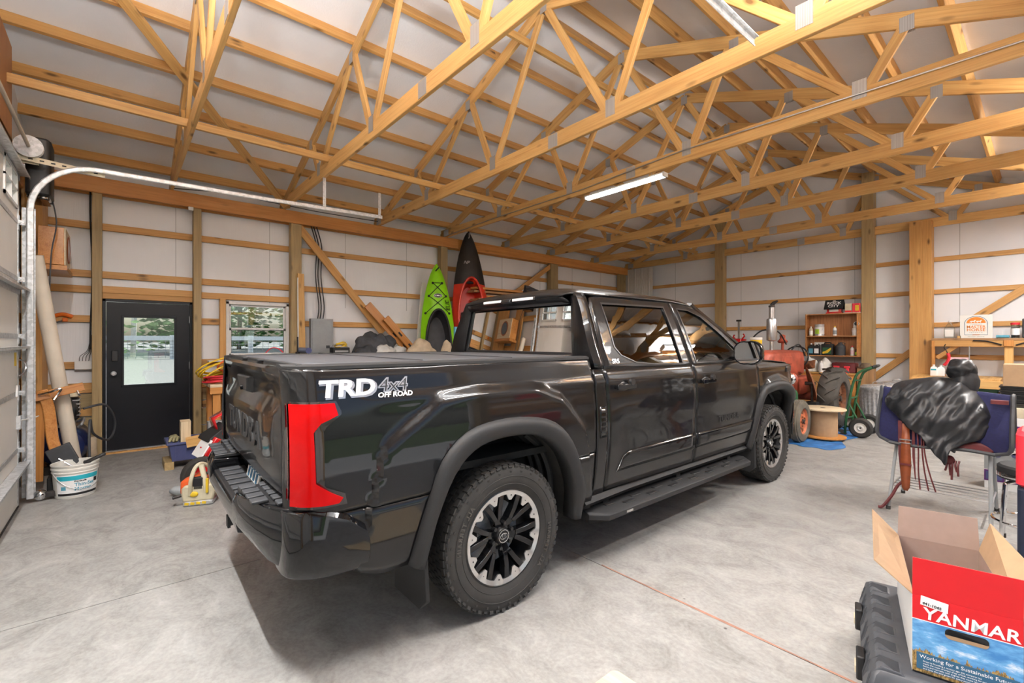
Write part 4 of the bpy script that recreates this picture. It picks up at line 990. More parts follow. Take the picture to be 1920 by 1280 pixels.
# ---- big overhead door (door_2) with its track, opener and spring shaft
d2 = struct(G().bx(GX0+.02, GX0+.09, YF+.0, -.74, 0, GZ).bx(GX1-.09, GX1-.02, YF, -.74, 0, GZ).obj('door_2', 'white_paint', None, 0))
PX0, PX1, PYF = -6.08, -1.14, -.70
nsec = 6; hs = 3.09/nsec
for k in range(nsec):
    z0, z1 = k*hs+.012, (k+1)*hs+.008
    g = G()
    if k < 5:
        g.loft([[(x, PYF-.045, z0), (x, PYF-.004, z0), (x, PYF, z0+.02), (x, PYF, z1-.02), (x, PYF-.004, z1), (x, PYF-.045, z1)] for x in (PX0, PX1)])
        p = g.obj('door_section', 'door_skin', d2, 0)
    else:
        n = 6; wd = (PX1-PX0)/n; a0, a1 = z0+.10, z1-.09
        g.bx(PX0, PX1, PYF-.045, PYF, z0, a0).bx(PX0, PX1, PYF-.045, PYF, a1, z1)
        xx = PX0
        for i in range(n):
            c = PX0+wd*(i+.5); g.bx(xx, c-.30, PYF-.045, PYF, a0, a1); xx = c+.30
        g.bx(xx, PX1, PYF-.045, PYF, a0, a1)
        p = g.obj('door_section', 'door_skin', d2, 0)
        for i in range(n):
            c = PX0+wd*(i+.5); f = G(); q = .028
            for x0, x1, c0, c1 in ((c-.30, c-.30+q, a0, a1), (c+.30-q, c+.30, a0, a1), (c-.3, c+.3, a0, a0+q), (c-.3, c+.3, a1-q, a1), (c-.009, c+.009, a0, a1), (c-.3, c+.3, (a0+a1)/2-.009, (a0+a1)/2+.009)): f.bx(x0, x1, PYF-.05, PYF+.012, c0, c1)
            fo = f.obj('section_window', 'white_plastic', p, 0)
            G().bx(c-.27, c+.27, PYF-.026, PYF-.020, a0+.02, a1-.02).obj('section_pane', 'pane', p, 0)
    G().loft([[(x, PYF+.001, z1-.022), (x, PYF+.004, z1-.018), (x, PYF+.004, z1+.018), (x, PYF+.001, z1+.022)] for x in (PX0, PX1)]).obj('section_joint', 'dull_steel', d2, 0)
    st = G(); st.bx(PX0-.002, PX0+.05, PYF, PYF+.004, z0+.01, z1-.01); st.obj('end_stile', 'galvanised', d2, 0)
    for x in (PX0+.02, -4.85, -3.6, -2.4, PX1-.02):
        h = G(); h.bx(x-.035, x+.035, PYF, PYF+.008, z1-.07, z1+.07).cyl((x-.04, PYF+.014, z1), (x+.04, PYF+.014, z1), .010, n=8)
        if x < -6: h.cyl((x-.06, PYF+.035, z1), (x+.03, PYF+.035, z1), .006, n=6); h.bx(x-.02, x+.02, PYF, PYF+.045, z1-.02, z1+.02)
        h.obj('hinge', 'galvanised', d2)
for z in (.40, 1.46, 1.98, 3.02):
    g = G(); g.bx(PX0-.03, PX1, PYF+.004, PYF+.075, z-.002, z+.002).bx(PX0-.03, PX1, PYF+.003, PYF+.007, z-.05, z).bx(PX0-.03, PX1, PYF+.071, PYF+.075, z-.018, z); g.obj('stiffener_strut', 'galvanised', d2, 0)
G().bx(PX0, PX1, PYF-.05, PYF+.005, .0, .014).obj('bottom_seal', 'rubber', d2, 0)
lk = G().bx(PX0+.05, PX0+.13, PYF, PYF+.03, .72, .84).obj('slide_lock', 'galvanised', d2, 0, bevel=.004)
G().tube([(PX0+.10, PYF+.03, .80), (PX0-.1, PYF+.08, .785), (PX0-.3, PYF+.1, .78)], .006, 6).obj('lock_cord', 'cloth_white', d2)
G().bx(PX0+.12, PX0+.20, PYF, PYF+.003, 1.29, 1.42).obj('warning_label', 'yellow', d2, 0)
G().tube(bez((PX0+.10, PYF+.02, 1.20), (PX0+.0, PYF+.06, 1.22), (PX0-.02, PYF+.06, 1.33), (PX0+.08, PYF+.02, 1.34)), .007, 6).obj('lift_handle', 'steel', d2)
G().tube([(PX0+.18, PYF+.01, 1.02), (PX0+.18, PYF+.012, 1.12)], .008, 6).obj('pull_strap', 'print_white', d2)
def track(x, label):
    t = thing('door_track', label, 'track', (x, -.63, 0), 0, 'overhead door tracks')
    path = [(0, 0, .05), (0, 0, 1.4), (0, 0, 2.72)]+[(0, .48*(1-cos(a)), 2.72+.48*sin(a)) for a in [pi/2*k/10 for k in range(1, 11)]]+[(0, 2.0, 3.22), (0, 3.45, 3.26)]
    prof = [(-.026, .016), (-.022, .022), (-.014, .024), (.014, .024), (.022, .020), (.026, .010), (.024, -.006), (.020, -.006), (.020, .008), (.014, .018), (-.014, .018), (-.020, .012)]
    rings = []
    for i, p in enumerate(path):
        q0 = Vector(path[max(i-1, 0)]); q1 = Vector(path[min(i+1, len(path)-1)]); tn = (q1-q0).normalized(); nn = Vector((1, 0, 0)).cross(tn)
        rings.append([Vector(p)+nn*u+Vector((v if x < -3 else -v, 0, 0)) for u, v in prof])
    G().loft(rings).obj('track_rail', 'galvanised', t, 12)
    G().bx(-.055, -.052, -.06, .03, .05, 2.75).bx(-.055, -.01, -.012, -.009, .05, 2.75).obj('wall_angle', 'galvanised', t, 0)
    for z in (.4, 1.2, 2.0, 2.6): G().box((-.03, -.01, z), (.05, .06, .05)).obj('track_bracket', 'galvanised', t, bevel=.004)
    a = G().box((-.02, .22, 3.19), (.003, .60, .05), rotm(x=-4)).obj('perforated_angle', 'cream', t, 0)
    for k in range(7): G().box((-.017, 0.0+.075*k, 3.205-.005*k), (.003, .03, .012)).obj('slot', 'matte_black', a, 0)
    G().box((0, 2.66, 3.46), (.004, .04, .40)).obj('hanger_strap', 'galvanised', t, 0) if x < -3 else None
    if x < -3: G().box((0, 3.42, 3.42), (.004, .04, .36)).obj('hanger_strap', 'galvanised', t, 0)
    return t
track(-6.13, 'galvanised overhead door track curving up beside the left end of the garage door'); track(-1.09, 'galvanised track end at the top edge, right of the third truss')
sh = thing('torsion_shaft', 'steel spring shaft with cable drum above the garage door', 'door hardware', (0, -.64, 3.31))
G().cyl((-6.35, 0, 0), (-.85, 0, 0), .0145, n=10).obj('shaft', 'tube_card', sh)
for x, s in ((-6.14, 1), (-1.05, -1)):
    G().lathe([(.03, -.03), (.085, -.028), (.10, -.02), (.085, -.012), (.085, .016), (.10, .022), (.10, .03), (.03, .034)], (x, 0, 0), 'x', 28).obj('cable_drum', 'dull_steel', sh)
    G().bx(x-.06*s-.004, x-.06*s+.004, -.10, .06, -.14, .06).obj('bearing_plate', 'cream', sh, 0)
G().tube([(-4.3+.9*k/160, .034*cos(k*1.6), .034*sin(k*1.6)) for k in range(160)], .005, 5).obj('torsion_spring', 'dark_iron', sh)
op = thing('door_opener', 'black wall-mounted garage door opener at the end of the spring shaft', 'opener', (-6.50, -.60, 2.92))
G().rbx(-.17, .17, -.09, .09, 0, .56, .04, 3).obj('opener_body', 'black_plastic', op)
G().rbx(-.16, .16, -.08, .08, -.035, .002, .03, 2).obj('light_cover', 'smoked', op)
G().cyl((.17, 0, .40), (.24, 0, .40), .04).obj('coupler', 'dull_steel', op)
G().tube(smoothpath([(-.1, .08, .02), (-.14, .10, -.12), (-.17, .10, -.25), (-.20, .06, -.55), (-.25, .04, -1.2)], 5), .006, 6).obj('power_cord', 'grey_plastic', op)

# ---- corner by the garage door
bx_ = thing('wooden_nest_box', 'brown wooden box with a dark round front, on a wall ledge by the garage door', 'box', (-7.2, -.555, 2.33))
G().bx(-.30, .30, -.10, .10, 0, .40).obj('box_case', 'varnished', bx_, bevel=.004)
G().bx(-.30, .30, .10, .112, .0, .40).obj('front_panel', 'pale_wood', bx_, 0)
G().lathe([(.001, .006), (.13, .006), (.145, .012), (.155, .002)], (.02, .112, .20), 'y', 32).obj('dark_ring', 'leather_tan', bx_)
G().lathe([(.001, .0), (.125, .0), (.125, .008), (.001, .009)], (.02, .112, .20), 'y', 32).obj('dark_face', 'smoked', bx_)
tag(board('ledge', (-7.62, -.55, 2.295), (-6.86, -.55, 2.295), .05, .24, 'varnished', None, (0, 1, 0)), 'short varnished ledge carrying the brown wooden box', 'shelf')
tb = thing('cardboard_tube', 'long off-white tube leaning in the corner beside the garage door', 'tube', (-6.90, -.35, 0))
top = Vector((.36, -.29, 2.36)); G().cyl((0, 0, .0), top, .062, n=28).obj('tube_wall', 'tube_card', tb)
G().cyl(top*.9995, top*1.001, .052, n=24).obj('tube_mouth', 'bark', tb)
cp = thing('air_compressor', 'black and dark blue air compressor behind the leaning tube', 'compressor', (-7.62, -.38, 0))
G().lathe([(.001, -.42), (.10, -.41), (.19, -.36), (.225, -.28), (.225, .28), (.19, .36), (.10, .41), (.001, .42)], (0, -.12, .30), 'x', 30).obj('air_tank', 'compressor_blue', cp)
G().lathe([(.001, -.20), (.10, -.20), (.125, -.18), (.125, .14), (.11, .20), (.001, .21)], (.20, -.12, .68), 'x', 24).obj('motor', 'black_plastic', cp)
G().bx(-.25, .34, -.22, -.02, .525, .55).obj('deck_plate', 'dull_steel', cp)
G().rbx(-.25, -.06, -.24, 0, .55, .82, .03, 2).obj('pump_head', 'dark_iron', cp)
for k in range(5): G().bx(-.26, -.05, -.25, .01, .60+.045*k, .612+.045*k).obj('cooling_fin', 'dull_steel', cp, 0)
G().cyl((.10, -.10, .80), (.34, -.10, .83), .055).obj('capacitor_cover', 'black_plastic', cp)
G().cyl((-.02, -.06, .84), (-.02, -.06, .97), .06).obj('air_filter', 'cream', cp)
G().lathe([(.001, .412), (.055, .405), (.06, .40)], (0, -.12, .30), 'x', 20, sx=.6).obj('round_badge', 'pale_blue', cp)
G().bx(.22, .30, -.012, -.002, .66, .72).obj('spec_label', 'print_white', cp, 0)
G().tube(smoothpath([(.1, .0, .55), (.28, .06, .60), (.40, .05, .56), (.36, .02, .52)], 5), .014, 6).obj('copper_line', 'dull_steel', cp)
for x in (-.3, .3): G().bx(x-.03, x+.03, -.30, .06, .0, .09).obj('foot', 'dark_iron', cp)
tag(G().tube(smoothpath([(-7.30, -.32, .72), (-7.40, -.14, .74), (-7.55, -.05, .55), (-7.60, -.06, .36), (-7.42, -.12, .31), (-7.10, -.23, .45), (-6.98, -.25, .62), (-6.86, -.255, .52), (-6.80, -.25, .25), (-6.82, -.24, .02)], 8), .013, 8).obj('air_hose', 'grey_plastic'), 'grey hose looping from the compressor round the leaning tube', 'hose')
tag(G().lathe([(.05, 0), (.055, .05), (.05, .24), (.035, .26), (.001, .262)], (0, 0, 0), 'z', 16).obj('paint_roller', 'cloth_tan', None, loc=(-7.88, -.27, .03)), 'small beige roller standing against the skirt boards left of the black door', 'roller')
yk = thing('wooden_yoke', 'curved varnished wooden frame with steel fittings beside the garage door track', 'frame', (-6.50, -.45, .0))
g = G(); pth = smoothpath([(-.02, -.14, 1.02), (-.06, -.10, .86), (-.06, -.08, .68), (-.02, -.06, .50), (.02, -.01, .33), (.07, .06, .18), (.12, .16, .04)], 6)
rings = []
for i, p in enumerate(pth):
    tn = (pth[min(i+1, len(pth)-1)]-pth[max(i-1, 0)]).normalized(); sd_ = tn.cross(Vector((1, 0, 0))).normalized()
    w = .045; rings.append([p+sd_*w+Vector((.025, 0, 0)), p-sd_*w+Vector((.025, 0, 0)), p-sd_*w*1.0+Vector((-.025, 0, 0)), p+sd_*w+Vector((-.025, 0, 0))])
g.loft(rings); g.obj('curved_limb', 'varnished', yk, bevel=.01)
board('cross_arm', (-.02, -.22, .94), (-.10, .16, 1.03), .085, .05, 'varnished', yk, (1, 0, .1))
board('back_limb', (-.08, -.19, .10), (-.08, -.17, 1.0), .11, .04, 'varnished', yk, (1, 0, 0))
G().tube(smoothpath([(.03, -.16, .98), (.05, -.08, 1.0), (.05, 0, 1.03), (.03, -.02, .98), (.05, -.05, .92)], 5), .010, 6).obj('steel_link', 'chrome', yk)
G().tube([(.03, .12, 1.0), (.05, .13, .97), (.03, .14, .95)], .008, 6).obj('end_ring', 'chrome', yk)
G().box((.06, .08, .22), (.06, .07, .02), rotm(x=-30)).obj('metal_clip', 'steel', yk)
kt = thing('tool_case', 'dark grey open tool case leaning beside the garage door track', 'case', (-6.36, -.36, 0))
G().box((-.05, -.03, .25), (.05, .19, .44), rotm(x=22)).obj('case_lid', 'grey_plastic', kt, bevel=.008)
G().box((-.05, -.06, .085), (.16, .24, .17)).obj('case_base', 'matte_black', kt, bevel=.01)
G().tube(smoothpath([(-.02, -.10, .34), (0, -.02, .27), (.0, .05, .20)], 5), .008, 6).obj('cable', 'steel', kt)
hb = thing('hitch_ball_mount', 'chrome ball hitch mount lying on the floor by the garage door track', 'hitch', (-6.18, -.41, .0))
G().bx(-.02, .03, -.16, .02, .03, .08).obj('shank', 'dark_iron', hb, bevel=.004)
G().ell((0, -.16, .055), (.05, .05, .05)).obj('ball', 'chrome', hb)
G().ell((.0, .06, .04), (.035, .04, .035)).obj('small_ball', 'chrome', hb)
G().cyl((0, .02, .05), (0, .12, .05), .018).obj('pin', 'steel', hb)
bk = thing('plastic_bucket', 'white plastic bucket with a teal label standing by the garage door', 'bucket', (-6.22, -.33, 0))
prof = [(.001, .004), (.145, 0), (.150, .01), (.165, .235), (.172, .24), (.172, .25), (.167, .253), (.176, .275), (.176, .285), (.170, .29), (.180, .315), (.178, .32), (.168, .315), (.150, .03), (.001, .02)]
G().lathe(prof, n=40).obj('bucket_shell', 'bucket_white', bk)
def onb(r0, a0, a1, z0, z1, mat, name, par):
    g = G(); g.grid(lambda u, v: ((r0+.016*(z0+(z1-z0)*v)/.25+.0015)*cos(radians(a0+(a1-a0)*u)), (r0+.016*(z0+(z1-z0)*v)/.25+.0015)*sin(radians(a0+(a1-a0)*u)), z0+(z1-z0)*v), 16, 1); return g.obj(name, mat, par, 40)
lb = onb(.1502, -50, 75, .025, .225, 'print_white', 'label', bk)
onb(.1512, -48, 73, .175, .218, 'teal', 'label_band', lb); onb(.1512, -48, 73, .03, .052, 'print_black', 'label_strip', lb)
def bucket_text(txt, size, a0, z, mat):
    t = text_g(txt, size, .0004, bold=.001, align='LEFT'); w = []
    for x, y, zz in t.v: a = radians(a0)+x/.16; r = .1535+.016*(z+y)/.25+zz; w.append((r*cos(a), r*sin(a), z+y))
    t.v = w; t.obj('label_text', mat, lb, 0)
bucket_text('Thin-Set', .045, 0, .13, 'pale_blue'); bucket_text('Mortar', .045, 0, .088, 'pale_blue'); bucket_text('Pro-Grade', .02, 0, .163, 'print_black')
onb(.1518, -36, -22, .085, .12, 'pale_blue', 'label_logo', lb); onb(.1518, 55, 70, .13, .17, 'print_black', 'label_patch', lb)
G().tube([(.176*cos(a), .176*sin(a), .25-.17*sin((a-radians(-62))/(radians(118)-radians(-62))*pi)) for a in [radians(-62+180*k/20) for k in range(21)]], .003, 6).obj('wire_handle', 'steel', bk)
tag(G().box((0, 0, 0), (.05, .16, .03), rotm(x=24)).box((.0, -.06, -.03), (.045, .06, .03)).obj('trowel_handle', 'black_plastic', None, bevel=.01, loc=(-6.12, -.18, .355)), 'black plastic tool lying across the rim of the white bucket', 'tool')
eb = thing('junction_box', 'white electrical junction box with cables left of the black door', 'electrical box', (XG, -.36, 1.19))
G().rbx(0, .05, -.085, .085, -.055, .055, .01).obj('box_body', 'white_plastic', eb)
for k in range(4): G().tube(smoothpath([(.02, -.04+.03*k, .05), (.03, -.03+.03*k, .12), (.02, .04+.012*k, .20), (.0, .075+.003*k, .40)], 5), .0035, 5).obj('cable', 'grey_plastic', eb)
tag(G().tube(smoothpath([(XG+.015, -.29, z+.02*sin(z*5)) if 0 else (XG+.03, -.285+.01*sin(z*3.3), z) for z in (1.4, 1.7, 2.0, 2.3, 2.6, 2.9, 3.2, 3.5)], 4), .009, 6).obj('wall_cable', 'black_plastic'), 'dark cable running down the post left of the black door', 'cable')
pl = thing('cord_plug', 'orange extension cord socket on the wall girt left of the door', 'plug', (XG+.02, -.55, 1.80))
G().tube(smoothpath([(0, -.10, .02), (.02, 0, .05), (.02, .09, .02)], 6), .024, 8).obj('socket_body', 'orange', pl)
G().box((.02, .02, -.02), (.04, .05, .05)).obj('socket_head', 'orange', pl, bevel=.01)
G().tube(smoothpath([(0, .0, -.03), (.01, -.1, -.06), (0, -.2, -.02), (0, -.26, .05)], 5), .008, 6).obj('cord', 'grey_plastic', pl)
tag(G().cyl((0, 0, 0), (.035, 0, 0), .026).ell((.04, 0, 0), (.012, .03, .03)).obj('cord_hook', 'orange', None, loc=(XG, -.52, 2.395)), 'round orange hook on the upper wall girt near the garage door', 'knob')
tag(G().bx(-.02, .02, -.03, .03, -.02, .03).obj('motion_sensor', 'white_plastic', None, bevel=.004, loc=(-8.03, .78, 3.41)), 'tiny white box under the orange header beam', 'sensor')

# ---- tote, blocks, saw, red tiller
tt = thing('plastic_tote', 'low blue plastic tote full of odds and ends beside the black door', 'tote', (-6.86, .70, .09))
W_, D_, H_ = .22, .27, .225
g = G(); g.loft([[(x*k, y*k, z) for x, y in ((-W_, -D_), (W_, -D_), (W_, D_), (-W_, D_))] for z, k in ((0, .86), (H_, .99), (H_, 1.06), (H_-.025, 1.07), (H_-.025, 1.04))]+[[(x*k, y*k, z) for x, y in ((-W_, -D_), (W_, -D_), (W_, D_), (-W_, D_))] for z, k in ((H_-.003, 1.03), (H_-.003, .96), (.02, .83))]); g.obj('tote_shell', 'tote_blue', tt, bevel=.008)
for k in range(5): G().box((W_*.975, -.2+.1*k, .10), (.012, .012, .17), rotm(y=5)).obj('rib', 'tote_blue', tt, 0)
tag(board('timber_block', (-7.04, .44, .045), (-6.66, .44, .045), .09, .09, 'pine_treated', None, (0, 1, 0)), 'treated timber block under the front of the blue tote', 'timber')
tag(board('timber_block', (-7.04, .93, .045), (-6.62, .93, .045), .09, .09, 'pine_old', None, (0, 1, 0)), 'old timber block under the far end of the blue tote', 'timber')
tag(board('wood_offcut', (-6.76, .60, .26), (-6.74, .60, .55), .15, .10, 'pale_wood', None, (0, 1, 0)), 'white-painted square timber offcut standing in the blue tote', 'offcut')
tag(board('wood_offcut', (-6.65, .60, .30), (-6.64, .75, .32), .11, .10, 'pine', None, (1, 0, 0)), 'short pine offcut lying in the blue tote', 'offcut')
tag(board('wood_offcut', (-6.66, .80, .30), (-6.65, .98, .31), .06, .08, 'pine_old', None, (1, 0, 0)), 'brown wood scrap at the far side of the blue tote', 'offcut')
g = G(); g.ell((0, 0, .03), (.05, .06, .05), 14, 8, fn=lambda p: p+Vector((crumple(p, .03, 18), crumple(p, .03, 18, 3), crumple(p, .03, 18, 5))))
for k in range(3): g.tube(smoothpath([(.02, -.02+.025*k, .05), (.05, -.04+.03*k, .05), (.07, -.06+.035*k, .01)], 4), .014, 7)
tag(g.obj('work_glove', 'olive_cloth', None, 60, loc=(-6.74, .50, .315)), 'crumpled olive work glove on the rim of the blue tote', 'glove')
tag(G().bx(-.07, .07, -.11, .11, 0, .10).obj('small_carton', 'panel_grey', None, bevel=.004, loc=(-6.96, .96, .38)), 'small grey carton behind the wood offcuts in the tote', 'carton')
tag(G().bx(-.16, .16, -.16, .16, 0, .34).obj('plain_crate', 'pine_old', None, bevel=.004, loc=(-6.98, 1.15, .0)), 'small dark wooden crate behind the blue tote', 'crate')
tag(G().ell((0, 0, .03), (.06, .12, .03), fn=lambda p: p+Vector((crumple(p, .02, 20), 0, crumple(p, .02, 20, 2)))).obj('yellow_pouch', 'yellow', None, 60, loc=(-6.98, 1.15, .345)), 'yellow rubber tool pouch on the dark crate behind the tote', 'pouch')
sw = thing('chainsaw', 'cream and orange chainsaw powerhead on the floor behind the truck', 'chainsaw', (-5.16, .57, 0), 70)
G().rbx(-.11, .13, -.11, .10, .0, .045, .02).obj('base_plate', 'dull_steel', sw)
G().loft([[(x, y, z) for x, y in ((-.12*k, -.105), (.14*k, -.105), (.14*k, .10), (-.12*k, .10))] for z, k in ((.04, .9), (.10, 1.0), (.16, 1.0), (.19, .8))]).obj('crankcase', 'saw_cream', sw, bevel=.015)
G().loft([[(-.14, -.07, .10), (-.14, .07, .10), (-.14, .06, .22), (-.14, -.06, .22)], [(-.02, -.09, .12), (-.02, .09, .12), (-.02, .08, .27), (-.02, -.08, .27)], [(.06, -.085, .14), (.06, .085, .14), (.06, .07, .25), (.06, -.07, .25)]]).obj('top_cover', 'saw_orange', sw, bevel=.02)
G().box((.01, -.005, .20), (.09, .20, .12)).obj('black_cover', 'matte_black', sw, bevel=.012)
G().lathe([(.001, .0), (.075, .0), (.085, .02), (.085, .06), (.06, .075), (.001, .078)], (.14, .0, .17), 'x', 20).obj('starter_cover', 'saw_orange', sw)
G().tube(smoothpath([(-.05, -.10, .10), (-.04, -.12, .24), (-.02, -.06, .34), (.02, .0, .36), (.07, .06, .30), (.10, .11, .18), (.12, .11, .08)], 6), .017, 8).obj('front_handle', 'saw_cream', sw)
G().loft([[(x-.02, y, z), (x+.02, y, z), (x+.02, y+.05, z), (x-.02, y+.05, z)] for x, y, z in ((.06, -.10, .06), (.07, -.11, .16), (.05, -.10, .27), (.02, -.06, .36))]).obj('rear_handle', 'saw_cream', sw, bevel=.012)
G().box((.085, -.11, .18), (.02, .03, .13)).obj('yellow_strip', 'yellow', sw, bevel=.004)
G().ell((-.02, -.11, .11), (.035, .012, .025)).obj('fuel_cap', 'yellow', sw)
for k in range(4): G().box((-.075+.045*k, -.113, .028), (.032, .006, .022), rotm(y=10)).obj('plate_lettering', 'yellow', sw, 0)
G().tube([(-.12, -.08, .10), (-.18, -.10, .09), (-.19, -.05, .08)], .014, 6).obj('spike_bumper', 'dark_iron', sw)
tag(G().ell((0, 0, .05), (.075, .14, .05), fn=lambda p: p+Vector((0, 0, crumple(p, .02, 15)))).obj('grey_pad', 'panel_grey', None, 60, loc=(-5.52, .50, .0)), 'rounded grey pad lying behind the chainsaw', 'pad')
tl = thing('garden_tiller', 'bright red garden tiller with a black wheel behind the truck', 'tiller', (-5.82, 1.08, 0), 8)
whl = G().lathe([(.10, -.05), (.16, -.055), (.175, -.03), (.175, .03), (.16, .055), (.10, .05), (.10, -.05)], (.27, -.50, .175), 'x', 30).obj('wheel', 'rubber', tl)
G().lathe([(.001, .02), (.10, .03), (.10, -.03), (.001, -.02)], (.27, -.50, .175), 'x', 20).obj('wheel_disc', 'red_paint', tl)
G().lathe([(.10, -.05), (.16, -.055), (.175, -.03), (.175, .03), (.16, .055), (.10, .05), (.10, -.05)], (-.26, -.05, .175), 'x', 30).obj('wheel', 'rubber', tl)
G().loft([[(-.22, y, z), (.20, y, z), (.20, y, z+h), (-.22, y, z+h)] for y, z, h in ((-.42, .18, .10), (-.30, .15, .24), (.15, .16, .30), (.35, .20, .20))]).obj('tine_hood', 'red_paint', tl, bevel=.03)
G().loft([[(-.16, y, z), (.16, y, z), (.13, y, z+h), (-.13, y, z+h)] for y, z, h in ((-.12, .44, .14), (.0, .44, .26), (.22, .44, .28), (.36, .46, .18))]).obj('engine_cowl', 'red_paint', tl, bevel=.04)
lbp = G().box((.05, -.44, .40), (.30, .015, .20), rotm(x=-32)).obj('label_plate', 'print_white', tl, bevel=.004)
for k in range(3): G().box((-.02+.07*k, -.452, .385+.02*(k % 2)), (.03, .004, .012), rotm(x=-32)).obj('label_mark', 'box_red', lbp, 0)
G().box((.05, -.36, .40), (.34, .12, .20), rotm(x=-32)).obj('control_box', 'red_paint', tl, bevel=.01)
G().loft([[(-.20, -.40, .50), (.16, -.40, .50), (.12, -.22, .62), (-.18, -.22, .62)], [(-.20, -.42, .46), (.16, -.42, .46), (.16, -.20, .46), (-.20, -.20, .46)]]).obj('black_guard', 'matte_black', tl, bevel=.01)
G().loft([[(-.05+a, y, z) for a in (-.09, .09)] for y, z in ((-.30, .56), (-.33, .68), (-.22, .74), (-.14, .66))], closed=False).obj('red_flap', 'red_paint', tl, solid=.01)
for s in (-1, 1): G().tube(smoothpath([(s*.14, .3, .40), (s*.2, .6, .70), (s*.24, .85, .86)], 5), .014, 8).obj('handlebar', 'matte_black', tl)
G().lathe([(.03, -.02), (.09, -.02), (.09, .02), (.03, .02)], (.10, -.34, .10), 'x', 16).obj('tine_disc', 'red_paint', tl)

# ---- workbench along the eave wall, and what lies on it
wk = thing('workbench', 'pale topped wooden workbench under the window along the left wall', 'workbench', (-7.63, 0, 0))
BT = .92
for k, (x, w) in enumerate(((-.27, .16), (-.09, .16), (.09, .16), (.27, .16))): board('top_plank', (x, .92, BT-.02), (x, 4.20, BT-.02), .04, w, 'pale_wood', wk, (1, 0, 0))
for y in (1.0, 2.6, 4.10):
    for x in (-.27, .27): board('leg', (x, y, 0), (x, y, BT-.04), .09, .09, 'pine_header', wk, (1, 0, 0))
    board('bearer', (-.32, y, BT-.09), (.32, y, BT-.09), .09, .04, 'pine_header', wk, (0, 1, 0))
board('apron', (.33, .92, BT-.085), (.33, 4.20, BT-.085), .09, .035, 'pine_header', wk, (1, 0, 0))
board('lower_shelf', (0, 1.05, .28), (0, 4.15, .28), .025, .55, 'plywood', wk, (1, 0, 0))
def coil(name, c, rx, ry, n, r, mat, label, tilt=(0, 0, 0), seed=0, loops_h=.03, cat='extension cord'):
    rnd = random.Random(seed); pts = []
    for k in range(n*20):
        a = 2*pi*k/20; q = 1+.16*sin(a*.37+seed)+.08*sin(a*.21+2*seed)
        pts.append(Vector((rx*q*cos(a), ry*q*sin(a), loops_h*k/(n*20)*n*.5+.02*sin(a*.77+seed)+.012*sin(a*2.1))))
    M = rotm(*tilt); g = G().tube([M @ p for p in pts], r, 6)
    return tag(g.obj(name, mat, None, 60, loc=c), label, cat, None)
coil('extension_cord', (-7.58, 1.10, BT+.14), .15, .24, 9, .010, 'yellow', 'yellow extension cord coil leaning on the near end of the workbench', (20, -34, 0), 1, .03)
coil('extension_cord', (-7.50, 1.32, BT+.22), .11, .20, 8, .011, 'saw_orange', 'bright orange extension cord coil beside the yellow coil on the workbench', (30, -50, 0), 2, .03)
coil('extension_cord', (-7.52, 1.24, BT+.04), .20, .34, 7, .010, 'coral_red', 'flat salmon red extension cord loops under the orange coil', (0, 0, 15), 3, .016)
coil('extension_cord', (-7.52, 1.20, BT+.012), .20, .30, 4, .009, 'orange', 'thin orange extension cord spread over the workbench end', (0, 0, -10), 4, .012)
coil('extension_cord', (-7.86, 1.06, BT+.02), .11, .14, 4, .008, 'black_plastic', 'black cord coil against the wall at the workbench end', (0, 0, 0), 5, .02)
tag(G().lathe([(.001, 0), (.15, 0), (.16, .02), (.16, .30), (.15, .32), (.001, .32)], n=20).obj('shop_canister', 'sign_white', None, loc=(-7.62, 1.62, .30)), 'white canister on the shelf under the workbench', 'canister')
tag(G().lathe([(.001, 0), (.16, 0), (.17, .02), (.17, .14), (.001, .15)], n=20).obj('red_tub', 'coral_red', None, loc=(-7.58, 1.22, .30)), 'red tub on the shelf under the workbench', 'tub')
wr_ = thing('paper_roll_pair', 'two white rolls on the shelf under the workbench', 'rolls', (-7.60, 1.36, .62)); bpy.data.objects.remove(wr_)
tag(G().cyl((-.2, 0, 0), (.25, 0, 0), .045).obj('rolled_jeans', 'tote_blue', None, loc=(-7.60, 2.2, 1.36)), 'roll of blue cloth lying on the stack of totes below the window', 'cloth roll')
tote_stack = thing('storage_tote', 'grey lidded storage tote on the workbench below the window', 'tote', (-7.66, 2.25, BT))
G().loft([[(x*k, y*k, z) for x, y in ((-.26, -.42), (.26, -.42), (.26, .42), (-.26, .42))] for z, k in ((0, .9), (.34, 1.0))]).obj('tote_body', 'grey_plastic', tote_stack, bevel=.02)
G().bx(-.28, .28, -.44, .44, .34, .39).obj('tote_lid', 'panel_grey', tote_stack, bevel=.01)
tag(G().cyl((0, 0, 0), (0, 0, .26), .012).cyl((0, 0, 0), (0, 0, .03), .03).obj('torch_stem', 'matte_black', None, loc=(-7.50, 2.08, 1.31)), 'thin black upright rod in front of the window', 'rod')
tag(G().tube(smoothpath([(0, -.12, 0), (0, -.06, .06), (0, 0, .075), (0, .07, .05), (0, .12, 0)], 5), .008, 6).obj('red_wire_loop', 'coral_red', None, loc=(-7.60, 1.78, 1.33)), 'small red cable loop rising below the window', 'cable')
dv = thing('bench_radio', 'small black and grey radio on the workbench below the breaker panel', 'radio', (-7.70, 2.80, 1.30))
G().rbx(-.09, .09, -.14, .14, 0, .10, .015).obj('radio_case', 'matte_black', dv)
G().bx(.085, .095, -.11, .11, .02, .05).obj('dial_panel', 'panel_grey', dv, 0)
G().tube(smoothpath([(0, -.12, .09), (0, -.10, .14), (0, .10, .14), (0, .12, .09)], 4), .008, 6).obj('carry_handle', 'steel', dv)
coil('yellow_line', (-7.72, 2.83, 1.42), .06, .09, 5, .006, 'yellow', 'small tangle of yellow line on the radio', (0, 0, 0), 6, .02, 'line')
